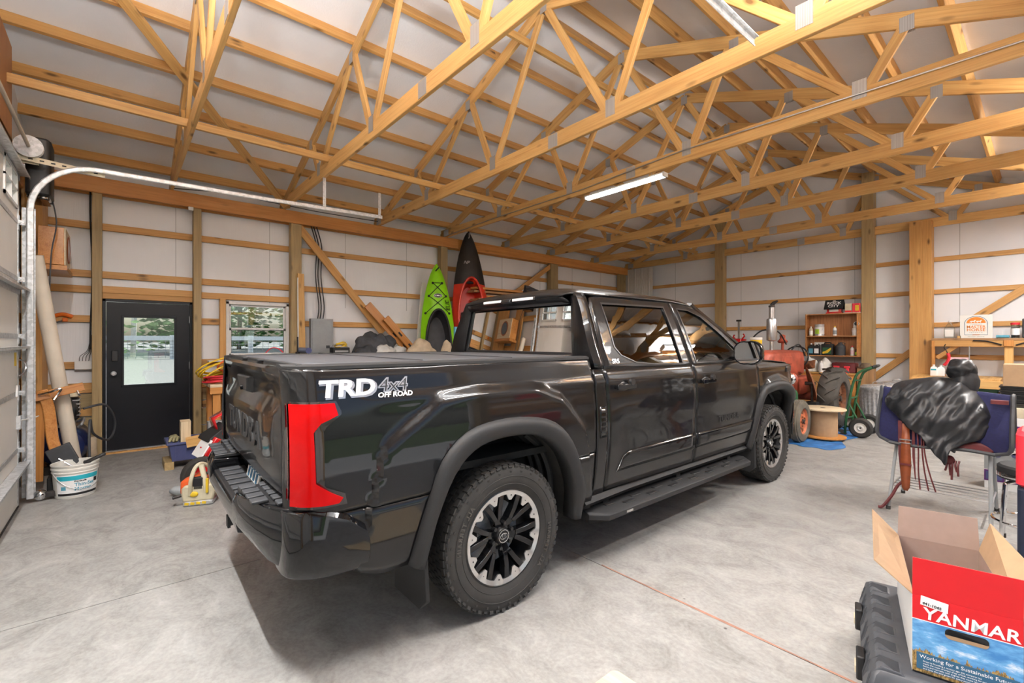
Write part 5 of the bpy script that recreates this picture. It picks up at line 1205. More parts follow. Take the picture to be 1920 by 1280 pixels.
tag(G().bx(-.20, .20, -.32, .32, 0, .38).obj('lidded_bin', 'panel_grey', None, bevel=.02, loc=(-7.66, 3.32, BT)), 'grey bin under the crumpled dark tarp', 'bin')
tag(G().bx(-.16, .16, -.20, .20, 0, .38).obj('cardboard_carton', 'cardboard', None, bevel=.003, loc=(-7.74, 2.80, BT)), 'cardboard carton under the radio on the workbench', 'carton')
def heap(name, c, r, mat, label, cat, seed, amp=.10, sc=5, flat=True):
    def fn(p):
        q = p.copy(); d = Vector((p.x/r[0], p.y/r[1], p.z/r[2])); n1 = noise.noise(p*sc+Vector((seed, 3, 7))); n2 = noise.ridged_multi_fractal(p*sc*1.6+Vector((seed, 1, 2)), 1, 2, 3, 1, 2)*.25
        k = 1+amp*8*n1*.35-n2*amp*2; q = p*k
        if flat: q.z = max(q.z, 0)
        return q
    g = G().ell((0, 0, 0), r, 44, 30, fn=fn); return tag(g.obj(name, mat, None, 45, loc=c), label, cat)
heap('crumpled_tarp', (-7.66, 3.42, 1.30), (.20, .42, .40), 'cloth_grey', 'crumpled dark grey tarp heaped on the workbench', 'tarp', 1.3, .14)
heap('white_cloth', (-7.52, 3.52, 1.28), (.15, .20, .17), 'cloth_white', 'bunched white cloth in front of the dark grey tarp', 'cloth', 4.2, .12, 9)
heap('white_cloth', (-7.50, 3.80, 1.26), (.14, .16, .16), 'cloth_white', 'bunched white cloth at the right end of the dark grey tarp', 'cloth', 9.1, .12, 9)
heap('navy_jacket', (-7.55, 3.18, 1.28), (.16, .20, .17), 'cloth_grey', 'folded black jacket at the left foot of the dark grey tarp', 'jacket', 6.6, .12, 8)
heap('canvas_bag', (-7.10, 4.02, 1.14), (.17, .30, .40), 'cloth_tan', 'tan canvas bag on the workbench in front of the green kayak', 'bag', 2.7, .09, 5)
tag(G().bx(-.2, .2, -.3, .3, 0, 1.14).obj('tall_carton', 'cardboard', None, bevel=.003, loc=(-7.10, 4.02, 0)), 'tall cardboard carton under the wide tan canvas bag', 'carton')
heap('canvas_bag', (-6.92, 4.40, 1.10), (.12, .12, .42), 'cloth_tan', 'narrow tan canvas bag between the two kayaks', 'bag', 7.7, .08, 6)
tag(G().bx(-.2, .2, -.06, .62, 0, 1.10).obj('tall_carton', 'cardboard', None, bevel=.003, loc=(-6.92, 4.40, 0)), 'tall cardboard carton standing between workbench and kayak', 'carton')
tag(G().bx(-.02, .02, -.035, .035, 0, .66).obj('foam_board', 'pale_blue', None, bevel=.004, loc=(-6.86, 4.56, 1.10)), 'pale blue upright foam board left of the cab', 'board')
tag(G().bx(-.03, .03, -.10, .10, 0, .46).obj('foam_sheet', 'sign_white', None, bevel=.004, loc=(-6.90, 4.76, 1.10)), 'white upright panel beside the blue foam board', 'panel')
# breaker panel and leaning lumber
bp = thing('breaker_panel', 'grey electrical breaker panel on the wall right of the window', 'electrical panel', (XG, 2.645, 1.22))
G().bx(0, .11, -.185, .185, 0, .67).obj('panel_box', 'panel_grey', bp, bevel=.004)
pd = G().bx(.11, .124, -.165, .165, .03, .64).obj('panel_door', 'panel_grey', bp, bevel=.004)
G().bx(.124, .132, .06, .12, .16, .21).obj('latch', 'grey_plastic', pd, 0)
for dy, mat in ((-.06, 'grey_plastic'), (-.02, 'black_plastic'), (.03, 'grey_plastic')):
    G().tube(smoothpath([(.05, dy, .66), (.05, dy+.02, .9), (.04, dy-.03, 1.4), (.05, dy-.02, 1.9), (.03, dy-.10, 2.25)], 6), .010, 6).obj('feeder_cable', mat, bp)
tag(board('leaning_stud', (-8.02, 2.32, 0.0), (-8.035, 2.275, 2.62), .10, .04, 'pine', None, (1, 0, 0)), 'pine stud leaning against the post right of the window', 'lumber')
tag(G().cyl((0, 0, 0), (-.03, -.01, 2.55), .010, n=8).obj('white_conduit', 'white_plastic', None, loc=(-7.985, 2.235, 0)), 'thin white pipe leaning on the post right of the window', 'pipe')
for (y0, z0, y1, z1, w, lab) in ((3.40, 2.16, 4.55, .98, .15, 'longer orange varnished rail leaning below the diagonal brace'), (3.72, 1.93, 4.62, .98, .13, 'shorter orange varnished rail with dark slots, right of the longer one')):
    t = thing('varnished_rail', lab, 'rail', (-7.98+(.07 if w < .14 else 0), y1, z1))
    board('rail', (0, y0-y1, z0-z1), (0, 0, 0), w, .045, 'varnished', t, (1, 0, 0))
    d = Vector((0, y0-y1, z0-z1)).normalized()
    for q in (.32, .6, .9): G().box(d*q+Vector((.024, 0, 0)), (.004, .035, .10), Matrix.Rotation(atan2(-d.y, d.z), 3, 'X')).obj('slot', 'matte_black', t, 0)
# ---- kayaks
def kayak(loc, L, wmax, dep, segs, ck, label, rz, lean, rim_mat, tub_mat):
    t = thing('kayak', label, 'kayak', loc, rz); t.rotation_euler = (0, radians(-lean), radians(rz))
    def wd(u): return wmax*(sin(pi*min(1, max(0, u)))**.62)*(1-.10*abs(u-.5)) if 0 < u < 1 else .0
    def deck(u, v):          # v -1..1 across; deck at +x
        w = max(wd(u), .03)/2; d = dep*(.35+.65*sin(pi*u))
        return (d*.42*(1-abs(v)**2.2)+d*.0, v*w, u*L)
    c0, cr_y, cr_z = ck
    def inck(u, v):
        p = deck(u, v); return ((p[1])/cr_y)**2+((p[2]-c0)/cr_z)**2 < 1 if abs(p[1]) < cr_y*1.01 else False
    for (u0, u1, mat, nm) in segs:
        n = 60; m = 24; g = G(); us = [u0+(u1-u0)*i/n for i in range(n+1)]; us = [min(.998, max(.002, u)) for u in us]
        vs = [deck(u, -1+2*j/m) for u in us for j in range(m+1)]; fs = []
        for i in range(n):
            for j in range(m):
                uc, vc = (us[i]+us[i+1])/2, -1+2*(j+.5)/m
                if not inck(uc, vc): fs.append((i*(m+1)+j, (i+1)*(m+1)+j, (i+1)*(m+1)+j+1, i*(m+1)+j+1))
        g.add(vs, fs)
        hull = []
        for u in us:
            w = max(wd(u), .03)/2; d = dep*(.35+.65*sin(pi*u))
            hull.append([(0, w, u*L), (-d*.10, w*1.0, u*L), (-d*.34, w*.86, u*L), (-d*.52, w*.5, u*L), (-d*.56, 0, u*L), (-d*.52, -w*.5, u*L), (-d*.34, -w*.86, u*L), (-d*.10, -w, u*L), (0, -w, u*L)])
        g.loft(hull, closed=False); g.obj(nm, mat, t, 50)
    n = 36; el = lambda k, dx: [(dep*.40*(1-abs(min(1, cr_y*abs(cos(a))/(wd((c0+cr_z*sin(a))/L)/2+1e-6)))**2.2)*.98+dx, cr_y*k*cos(a), c0+cr_z*k*sin(a)) for a in [2*pi*i/n for i in range(n)]]
    G().tube(el(1.0, .02), .024, 8, True).obj('cockpit_rim', rim_mat, t)
    g = G(); g.loft([el(1.02, .0), el(.93, -.16), [(-dep*.42, p[1]*.75, c0+(p[2]-c0)*.85) for p in el(1, 0)]], caps=False); k0 = [(-dep*.42, p[1]*.75, c0+(p[2]-c0)*.85) for p in el(1, 0)]; g.add(k0, [tuple(range(n))]); g.obj('cockpit_tub', tub_mat, t, 50)
    return t, deck, dep
k1, dk, dp = kayak((-7.50, 4.62, .03), 3.02, .66, .36, [(0, 1, 'lime', 'hull')], (1.42, .235, .66), 'lime green kayak standing upright against the left wall', -22, 7.5, 'matte_black', 'grey_plastic')
pt = [(1.985, -.20), (1.985, .20)]
def dpt(z, y): u = z/3.02; w = max(.66*(sin(pi*u)**.62)*(1-.10*abs(u-.5)), .03)/2; v = max(-.97, min(.97, y/w)); p = dk(u, v); return Vector((p[0]+.012, p[1], p[2]))
for a, b in (((2.62, -.09), (2.62, .09)), ((2.62, -.09), (2.36, .16)), ((2.62, .09), (2.36, -.17)), ((2.36, -.17), (2.02, .22)), ((2.36, .16), (2.02, -.24))):
    G().tube([dpt(a[0]+(b[0]-a[0])*k/6, a[1]+(b[1]-a[1])*k/6) for k in range(7)], .007, 6).obj('deck_cord', 'matte_black', k1)
for z, y in ((2.62, -.09), (2.62, .09), (2.36, -.17), (2.36, .16), (2.02, .22), (2.02, -.24)): p = dpt(z, y); G().ell(p, (.016, .024, .024), 10, 6).obj('cord_eyelet', 'matte_black', k1)
lg = G(); lg.ell((.0, 0, 0), (.004, .085, .042), 20, 6); lo = lg; M = Matrix.Translation(dpt(2.36, -.0)); lo.xf(M); lo = lo.obj('deck_emblem', 'print_white', k1)
for rr in (.9, .55): 
    c = dpt(2.36, 0); G().tube([(c.x+.006, c.y+.078*rr*cos(2*pi*k/24), c.z+.036*rr*sin(2*pi*k/24)) for k in range(24)], .006, 5, True).obj('emblem_ring', 'print_black', lo)
t = text_g('ELIE', .12, .001, bold=.002); t.xf(frame_mat((0, 0, 0), (0, 0, 1), (0, -1, 0))); t.v = [tuple(dpt(2.18+z, .21-.14*(z+.2)*.6+y)+Vector((.004, 0, 0))) for x, y, z in t.v]; t.obj('deck_lettering', 'print_black', k1, 0)
g = G(); p = dpt(2.88, 0); g.tube([p+Vector((.01, -.03, -.02)), p+Vector((.05, -.01, .0)), p+Vector((.05, .02, .03)), p+Vector((.01, .03, .05))], .013, 6); g.obj('carry_handle', 'matte_black', k1)
G().box((.02, .16, .98), (.12, .05, .35)).obj('seat_pad', 'matte_black', k1, bevel=.02); G().box((-.05, 0, 1.06), (.10, .34, .20), rotm(y=20)).obj('seat', 'matte_black', k1, bevel=.03)
k2, dk2, dp2 = kayak((-7.46, 5.38, .02), 3.80, .76, .42, [(0, .70, 'kayak_red', 'hull'), (.70, 1, 'kayak_black', 'bow')], (1.92, .27, .86), 'red kayak with a black bow standing upright against the left wall', -22, 7.0, 'kayak_red', 'kayak_red')
G().box((-.02, 0, 1.62), (.16, .42, .30), rotm(y=15)).obj('seat', 'matte_black', k2, bevel=.04); G().box((.02, 0, 1.92), (.05, .40, .34), rotm(y=-8)).obj('seat_back', 'kayak_black', k2, bevel=.03)
G().ell((.02, 0, 2.72), (.03, .13, .04)).obj('cockpit_shadow_pad', 'matte_black', k2)  # black lump standing in for the shade at the cockpit's upper end
for y in (-.16, .16): G().tube([(.10, y, 1.5), (.13, y*.9, 1.7), (.10, y, 1.9)], .018, 6).obj('seat_strap', 'matte_black', k2)
G().tube([(.05, -.02, 3.62), (.09, 0, 3.66), (.09, 0, 3.74)], .012, 6).obj('carry_handle', 'steel', k2)
t = text_g('NP', .09, .001, shear=.4, bold=.002); t.xf(frame_mat((dk2(.82, 0)[0]+.012, -.09, 3.10), (0, 1, 0), (0, 0, 1))); t.obj('bow_lettering', 'steel', k2, 0)
tag(board('back_prop_board', (-8.0, 4.32, .0), (-8.06, 4.60, 2.66), .10, .05, 'sign_white', None, (1, 0, 0)), 'pale board leaning on the wall behind the green kayak', 'board')
# ---- lumber stack on wall brackets
for k, (x, z, y0, y1, m_, lab) in enumerate(((-7.72, 2.24, 5.60, 8.05, 'pine_old', 'lowest wide plank on the wall lumber rack'), (-7.72, 2.30, 5.65, 8.1, 'plywood', 'second plank from the bottom on the wall lumber rack'), (-7.66, 2.36, 5.55, 7.9, 'pine_old', 'third plank up on the wall lumber rack'), (-7.74, 2.44, 5.7, 8.1, 'varnished', 'fourth plank up on the wall lumber rack'), (-7.72, 2.53, 5.5, 8.0, 'pine_old', 'second plank from the top of the wall lumber rack'), (-7.70, 2.60, 5.55, 8.05, 'pine_header', 'topmost plank of the wall lumber rack'))):
    tag(board('rack_plank', (x, y0, z), (x, y1, z), .045, .36-.03*k, m_, None, (1, 0, 0)), lab, 'plank', 'planks on the wall rack')
rk = thing('lumber_rack', 'wooden bracket rack holding planks on the left wall behind the cab', 'rack', (-8.06, 0, 2.18))
for y in (5.9, 7.0, 7.8): board('rack_arm', (0, y, 0), (.56, y, .0), .06, .04, 'pine_girt', rk, (0, 1, 0)); board('rack_post', (0.02, y, -.3), (.02, y, .5), .09, .04, 'pine_girt', rk, (1, 0, 0))
ms_ = thing('metal_sheet', 'ribbed white metal roofing sheet propped in the far corner', 'metal sheet', (-7.67, 11.40, 0))
g = G(); n = 60
pr_ = []
for i in range(n+1):
    x = -.47+.94*i/n; ph = (x+.47)/.235 % 1; pr_.append((x, .018 if .42 < ph < .58 else (.006 if abs(ph-.2) < .04 or abs(ph-.8) < .04 else 0)))
g.loft([[(x, -y, z) for x, y in pr_] for z in (0, 3.60)], closed=False); g.obj('sheet', 'sign_white', ms_, 20, solid=.002)
# conduit and cables on the trusses
tag(G().tube([(-8.0, 5.085, 3.66), (-6.5, 5.085, 3.70), (-4.4, 5.085, 3.70), (-2.8, 5.085, 3.775), (-1.2, 5.085, 3.75), (.9, 5.085, 3.72)], .008, 6).obj('truss_cable', 'steel'), 'grey cable stapled along the chord of the truss with the LED strip', 'cable')
tag(G().tube(smoothpath([(-8.02, .55, 3.66), (-8.0, 1.2, 3.72), (-7.98, 1.9, 3.70), (-7.97, 2.6, 3.68), (-7.98, 3.6, 3.70)], 5), .008, 6).obj('eave_cable', 'grey_plastic'), 'grey cable looping along the top of the header beam', 'cable')
# ================================================================ BACK OF THE GARAGE: tractor, shelves, cans
tr_ = thing('vintage_tractor', 'old faded red tractor with an upright exhaust in front of the back wall', 'tractor', (-2.95, 8.0, 0))
g = G(); rings = []
for y, w, zt, zb in ((-.62, .20, 1.30, .95), (-.56, .235, 1.345, .93), (-.2, .245, 1.36, .93), (.5, .245, 1.36, .93), (.95, .24, 1.35, .95), (1.02, .20, 1.32, .97)):
    rings.append([(w, y, zb), (w+.005, y, zt-.14), (w*.96, y, zt-.05), (w*.72, y, zt-.012), (0, y, zt), (-w*.72, y, zt-.012), (-w*.96, y, zt-.05), (-w-.005, y, zt-.14), (-w, y, zb)])
g.loft(rings); g.obj('hood', 'tractor_red', tr_, 45)
for k in range(7): G().box((0, -.60, .98+.042*k), (.36, .05, .014)).obj('grille_bar', 'tractor_red', tr_, 0)
G().bx(.20, .262, -.05, .33, 1.13, 1.26).obj('side_hatch', 'tractor_red', tr_, bevel=.012)
G().bx(-.17, .17, -.55, -.35, .62, .96).obj('radiator', 'tractor_red', tr_, bevel=.02)
G().bx(-.15, .15, -.34, .55, .62, .98).obj('engine_block', 'dark_iron', tr_, bevel=.02)
G().bx(.15, .22, .02, .30, .78, 1.05).obj('magneto', 'panel_grey', tr_, bevel=.01)
G().cyl((.21, -.12, .75), (.21, -.12, 1.05), .045).obj('oil_filter', 'red_paint', tr_)
G().bx(-.17, .17, .55, 1.65, .55, .88).obj('gearbox', 'tractor_red', tr_, bevel=.04)
G().bx(.14, .24, .45, .70, .60, .90).obj('steering_box', 'tractor_red', tr_, bevel=.02)
ex = G().cyl((.02, .14, 1.36), (.02, .14, 1.50), .032, n=16).lathe([(.03, 1.50), (.075, 1.52), (.078, 1.53), (.078, 1.85), (.07, 1.87), (.04, 1.88)], (.02, .14, 0), 'z', 24).cyl((.02, .14, 1.88), (.02, .14, 2.08), .04, n=16).obj('exhaust_stack', 'steel', tr_)
G().lathe([(.042, 0), (.048, .01), (.044, .03)], (.02, .14, 2.06), 'z', 16).obj('stack_collar', 'dark_iron', ex)
G().tube([(.02, .14, 2.09), (.05, .14, 2.13), (.11, .14, 2.16)], .03, 8, rads=[.035, .03, .016]).obj('rain_cap', 'dark_iron', ex)
ac = G().cyl((.02, .62, 1.35), (.02, .62, 1.52), .022).lathe([(.06, 1.47), (.08, 1.50), (.055, 1.53), (.04, 1.55), (.045, 1.60), (.01, 1.62)], (.02, .62, 0), 'z', 18).obj('air_intake', 'tractor_red', tr_)
G().tube(smoothpath([(-.20, -.05, 1.34), (-.24, .0, 1.52), (-.10, .08, 1.68), (.06, .3, 1.66), (.10, .55, 1.45)], 6), .012, 6).obj('ignition_wire', 'matte_black', tr_)
G().tube(smoothpath([(.20, .5, 1.36), (.24, .6, 1.44), (.24, .8, 1.42), (.26, .95, 1.25)], 5), .012, 6).obj('fuel_line', 'matte_black', tr_)
G().box((.05, -.42, 1.37), (.07, .05, .07)).obj('radiator_cap', 'dark_iron', tr_, bevel=.01)
hl = G().lathe([(.001, -.085), (.05, -.08), (.085, -.04), (.095, .0), (.088, .01)], (.42, -.20, .93), 'y', 24); hl.xf(Matrix()); hl = hl.obj('headlamp', 'tractor_red', tr_)
G().lathe([(.001, -.02), (.06, -.012), (.09, .005), (.06, .0), (.001, .0)], (.42, -.29, .93), 'y', 24).obj('headlamp_lens', 'chrome', hl)
G().cyl((.20, -.10, .85), (.40, -.15, .88), .02).obj('headlamp_arm', 'dark_iron', tr_)
def tractor_wheel(x, y, r, w, rim_r, lugs, name, rimmat, tiremat):
    root = bpy.data.objects.new(name, None); COL.objects.link(root); root.parent = tr_; root.location = (x, y, r)
    s = w/2
    G().lathe([(rim_r, -s*.72), (rim_r+.05*r, -s*.95), (r*.80, -s*1.02), (r*.93, -s*.82), (r*.975, -s*.4), (r*.985, 0), (r*.975, s*.4), (r*.93, s*.82), (r*.80, s*1.02), (rim_r+.05*r, s*.95), (rim_r, s*.72), (rim_r, -s*.72)], ax='x', n=48).obj('tire', tiremat, root, 40)
    if lugs:
        for k in range(lugs):
            for sd in (-1, 1):
                a = 2*pi*(k+(.5 if sd > 0 else 0))/lugs; pts = []
                for q in range(5):
                    u = q/4; aa = a+.26*u; rr = r*(.985-.05*u**2.5); pts.append((sd*s*(.02+.95*u), -rr*cos(aa), rr*sin(aa)))
                lg_ = G(); rg = []
                for q, p in enumerate(pts):
                    p = Vector(p); n_ = Vector((0, p.y, p.z)).normalized(); n_ = (n_+Vector((sd*.5*q/4, 0, 0))).normalized(); tt_ = Vector((sd*.75, -n_.z*.5, n_.y*.5)).normalized(); b_ = n_.cross(tt_).normalized()
                    rg.append([p+b_*.022, p-b_*.022, p-b_*.016+n_*.035, p+b_*.016+n_*.035])
                lg_.loft(rg); lg_.obj('tread_lug', tiremat, root, 0)
    else:
        for xx in (-s*.45, 0, s*.45): G().lathe([(r*.965, xx-.014), (r*1.0, xx-.008), (r*1.0, xx+.008), (r*.965, xx+.014)], ax='x', n=48, caps=False).obj('tread_rib', tiremat, root, 40)
    G().lathe([(rim_r+.012, s*.78), (rim_r, s*.74), (rim_r*.9, s*.40), (rim_r*.62, s*.30), (rim_r*.55, s*.5), (rim_r*.28, s*.55), (.001, s*.56)], ax='x', n=32, caps=False).obj('rim', rimmat, root, 30)
    G().lathe([(rim_r+.012, -s*.78), (rim_r*.9, -s*.40), (.001, -s*.3)], ax='x', n=32, caps=False).obj('rim_back', rimmat, root, 30)
    h = G().lathe([(.001, .03), (rim_r*.16, .025), (rim_r*.2, 0), (rim_r*.2, -.03)], (s*.56, 0, 0), 'x', 16).obj('hub_cap', 'dark_iron', root)
    for k in range(5):
        a = 2*pi*k/5; G().cyl((s*.56, -rim_r*.38*cos(a), rim_r*.38*sin(a)), (s*.56+.018, -rim_r*.38*cos(a), rim_r*.38*sin(a)), rim_r*.06, n=6).obj('wheel_bolt', 'rust', root)
        b = a+.6; G().box((s*.34, -rim_r*.74*cos(b), rim_r*.74*sin(b)), (.02, .06, .05), Matrix.Rotation(-b, 3, 'X')).obj('rim_clamp', 'rust', root, bevel=.006)
    return root
tractor_wheel(.56, -.30, .315, .15, .185, 0, 'front_wheel', 'orange_rust', 'rubber_worn')
tractor_wheel(-.56, -.30, .315, .15, .185, 0, 'front_wheel', 'orange_rust', 'rubber_worn').rotation_euler = (0, 0, pi)
tractor_wheel(.56, 1.42, .515, .30, .27, 16, 'rear_wheel', 'rust', 'rubber_dusty')
tractor_wheel(-.60, 1.42, .515, .30, .27, 16, 'rear_wheel', 'rust', 'rubber_dusty').rotation_euler = (0, 0, pi)
G().cyl((-.5, -.30, .45), (.5, -.30, .45), .04).obj('front_axle', 'tractor_red', tr_)
for s in (-1, 1): G().cyl((s*.44, -.30, .30), (s*.44, -.30, .62), .03).obj('kingpin', 'tractor_red', tr_)
G().cyl((-.5, 1.42, .515), (.5, 1.42, .515), .075).obj('rear_axle', 'tractor_red', tr_)
st = G(); st.grid(lambda u, v: ((v-.5)*.42*(1-.3*abs(u-.5)), 1.45+.34*u, .98+.10*(2*u-1)**2+.03*(2*v-1)**2+.16*max(0, u-.7)), 12, 12); st.obj('seat_pan', 'rust', tr_, 60, solid=.006)
G().tube([(0, 1.6, .98), (0, 1.5, .85)], .02, 6).obj('seat_spring', 'dark_iron', tr_)
G().tube([(.05+.19*cos(2*pi*k/28), 1.18+.05*sin(2*pi*k/28), 1.22+.19*sin(2*pi*k/28)) for k in range(28)], .013, 6, True).obj('steering_wheel', 'matte_black', tr_)
G().cyl((.05, .95, 1.15), (.05, 1.18, 1.22), .016).obj('steering_column', 'dark_iron', tr_)
dsc = thing('plow_disc', 'round rusted plough disc standing against the tractor rear tire', 'disc', (-2.52, 8.72, .50))
g = G(); R_ = Matrix.Translation((0, 0, .30)) @ rotm(z=24, y=-14).to_4x4(); g.lathe([(.001, .03), (.10, .028), (.2, .012), (.275, -.01), (.275, -.018), (.2, .002), (.10, .018), (.001, .02)], ax='x', n=36); g.xf(R_); g.obj('disc_blade', 'rust', dsc, 40)
G().xf(Matrix()).cyl((0, 0, .0), (0, 0, .32), .02).cyl((-.1, 0, .3), (.05, 0, .3), .03).obj('disc_shank', 'dark_iron', dsc)
G().box((0, 0, -.25), (.16, .16, .5)).obj('disc_stand', 'matte_black', dsc)
pb = thing('paint_pail', 'small white and yellow pail standing on the tractor hood', 'pail', (-3.07, 7.88, 1.36))
G().lathe([(.001, 0), (.078, 0), (.082, .01), (.086, .17), (.092, .175), (.092, .20), (.086, .205), (.001, .206)], n=24).obj('pail_body', 'bucket_white', pb)
G().lathe([(.0835, .10), (.0875, .165), (.0845, .10)], n=24, caps=False).obj('pail_band', 'yellow', pb)
G().lathe([(.0815, .02), (.0845, .085), (.0815, .02)], n=24, caps=False).obj('pail_label', 'print_white', pb)
tag(G().bx(-.035, .035, -.02, .02, 0, .10).obj('small_can', 'panel_grey', None, bevel=.006, loc=(-3.13, 7.55, 1.36)), 'little grey can at the front of the tractor hood', 'can')
gj = G().lathe([(.001, 0), (.10, 0), (.11, .02), (.11, .22), (.09, .26), (.05, .28), (.05, .30), (.001, .30)], n=18); tag(gj.obj('green_jug', 'green_paint', None, loc=(-2.60, 7.95, .48)), 'dark green jug between the tractor front tire and the hood', 'jug')
tag(G().bx(-.13, .13, -.13, .13, 0, .48).obj('wooden_crate', 'pine_old', None, bevel=.004, loc=(-2.62, 7.95, 0)), 'wooden crate under the green jug beside the tractor', 'crate')
# blue tarp, spool, hand truck
g = G()
def tf(u, v):
    x = -2.78+.86*u; y = 7.45+2.3*v; e_ = min(u, 1-u, v, 1-v); x += .16*noise.noise(Vector((v*4, 1, 0))); y += .2*noise.noise(Vector((u*4, 5, 0)))
    return (x, y, .006+max(0, .05*abs(noise.noise(Vector((x*5, y*4, 2))))*min(1, e_*14)))
g.grid(tf, 40, 80); tag(g.obj('blue_tarp', 'tarp_blue', None, 45, solid=.003), 'crumpled blue tarp spread on the floor under the tractor wheels', 'tarp')
sp_ = thing('cable_spool', 'wooden cable spool standing upright beside the tractor', 'spool', (-2.24, 8.26, .03))
for z in (0, .42): 
    f = G().lathe([(.001, z), (.29, z), (.30, z+.005), (.30, z+.022), (.29, z+.027), (.001, z+.027)], n=40).obj('flange', 'pale_wood' if z else 'pine_header', sp_)
    if z: G().lathe([(.001, z+.0272), (.035, z+.0275), (.001, z+.028)], n=16).obj('arbor_hole', 'matte_black', f)
G().lathe([(.19, .027), (.19, .42)], n=36, caps=False).obj('drum', 'cardboard', sp_)
ht = thing('hand_truck', 'green two-wheeled hand truck leaning in front of the trash cans', 'hand truck', (-1.95, 9.02, 0))
for s in (-1, 1):
    y = s*.20
    G().tube(smoothpath([(-.14, y, .03), (-.12, y, .30), (-.06, y, .70), (-.01, y*.96, .92), (.05, y*.92, 1.02), (.20, y*.80, 1.10)], 5), .018, 10).obj('side_rail', 'green_paint', ht)
    G().tube([(-.09, y, .52), (.06, y*1.05, .19)], .014, 8).obj('axle_brace', 'green_paint', ht)
    G().tube([(-.12, y, .14), (.08, y*1.05, .165)], .014, 8).obj('lower_brace', 'green_paint', ht)
    wl_ = G().lathe([(.08, -.035), (.13, -.042), (.155, -.022), (.155, .022), (.13, .042), (.08, .035), (.08, -.035)], (.08, s*.27, .155), 'y', 32).obj('wheel', 'rubber', ht)
    G().lathe([(.001, -.02), (.03, -.045), (.05, -.02), (.085, -.03), (.085, .03), (.05, .02), (.03, .045), (.001, .02)], (.08, s*.27, .155), 'y', 24).obj('wheel_hub', 'sign_white', wl_)
G().tube([(.20, -.16, 1.10), (.235, -.10, 1.12), (.235, .10, 1.12), (.20, .16, 1.10)], .020, 8).obj('handle_bar', 'matte_black', ht)
for z, x in ((.28, -.12), (.60, -.075), (.88, -.02)): G().tube([(x, -.20, z), (x+.03, 0, z), (x, .20, z)], .013, 8).obj('cross_bar', 'green_paint', ht)
G().cyl((.08, -.30, .155), (.08, .30, .155), .012).obj('axle', 'dark_iron', ht)
G().bx(-.36, -.13, -.20, .20, .012, .022).obj('toe_plate', 'dark_iron', ht, 0)
# galvanised cans
def can(x, y, label, h=.66, r=.275):
    t = thing('trash_can', label, 'trash can', (x, y, 0), 0, 'galvanised trash cans')
    g = G(); n = 96; rings = []
    for z, k, rib in ((.0, .86, 0), (.03, .87, 0), (.06, .88, 1), (h*.5, .94, 1), (h-.10, .985, 1), (h-.07, .99, 0), (h-.02, 1.0, 0), (h-.01, 1.02, 0), (h, 1.0, 0)):
        rings.append([((r*k-rib*.010*(1 if (i % 4) in (1, 2) else 0))*cos(2*pi*i/n), (r*k-rib*.010*(1 if (i % 4) in (1, 2) else 0))*sin(2*pi*i/n), z) for i in range(n)])
    g.loft(rings); g.obj('can_body', 'galvanised', t, 25)
    ld = G().lathe([(r*1.05, h-.03), (r*1.06, h+.005), (r*1.0, h+.02), (r*.85, h+.028), (r*.80, h+.045), (r*.4, h+.062), (.001, h+.068)], n=48, caps=False).obj('lid', 'galvanised', t, 30)
    G().tube(smoothpath([(-.07, 0, h+.06), (-.05, 0, h+.10), (.05, 0, h+.10), (.07, 0, h+.06)], 4), .008, 6).obj('lid_handle', 'steel', ld)
    for s in (-1, 1): G().tube([(s*r*.98, -.06, h-.16), (s*(r+.045), -.05, h-.20), (s*(r+.045), .05, h-.20), (s*r*.98, .06, h-.16)], .006, 6).obj('side_handle', 'steel', t)
can(-1.98, 10.42, 'nearer galvanised trash can with fluted sides behind the hand truck'); can(-1.80, 11.02, 'farther galvanised trash can against the back wall, mostly hidden by the nearer one', .69, .29)
# jack post
jk = thing('post_jack', 'red jack mechanism on a tall thin steel bar near the back wall', 'jack', (-4.67, 11.0, 0))
G().bx(-.10, .10, -.07, .07, 0, .03).obj('base_foot', 'dark_iron', jk)
G().bx(-.02, .02, -.012, .012, .03, 1.98).obj('steel_bar', 'steel', jk, 0); G().bx(-.05, .05, -.03, .03, 1.96, 2.0).obj('top_clamp', 'matte_black', jk, bevel=.006)
G().bx(-.07, .07, -.05, .05, 1.36, 1.56).obj('jack_body', 'red_paint', jk, bevel=.012)
for s, z in ((-1, 1.60), (1, 1.62)): G().tube([(s*.04, 0, 1.50), (s*.13, 0, z), (s*.10, 0, z+.05)], .02, 6).obj('jack_lug', 'red_paint', jk)
G().bx(-.16, .16, -.03, .03, 1.50, 1.55).obj('cross_lug', 'red_paint', jk, bevel=.006)
# wall shelf unit with its cans and jugs
SX0, SX1, SZ0, SZ1, SY0, SY1 = -3.36, -2.435, 1.185, 2.075, 11.18, 11.45
su = thing('shelf_unit', 'open plywood shelf unit of two tiers fixed beside the back wall post', 'shelf', ((SX0+SX1)/2, SY0, SZ0))
hw = (SX1-SX0)/2; H = SZ1-SZ0; dd = SY1-SY0
for s in (-1, 1): board('side_panel', (s*(hw-.011), dd/2, 0), (s*(hw-.011), dd/2, H), dd, .022, 'oak_panel', su, (1, 0, 0))
for z in (.011, H*.47, H-.011): board('shelf_board', (-hw+.023, dd/2, z), (hw-.023, dd/2, z), .022, dd, 'plywood', su, (0, 1, 0))
G().bx(-hw+.02, hw-.02, dd-.008, dd, .02, H-.02).obj('back_sheet', 'ply_strand', su, 0)
Z1, Z2, Z3 = SZ0+.0225, SZ0+H*.47+.0115, SZ1+.0005
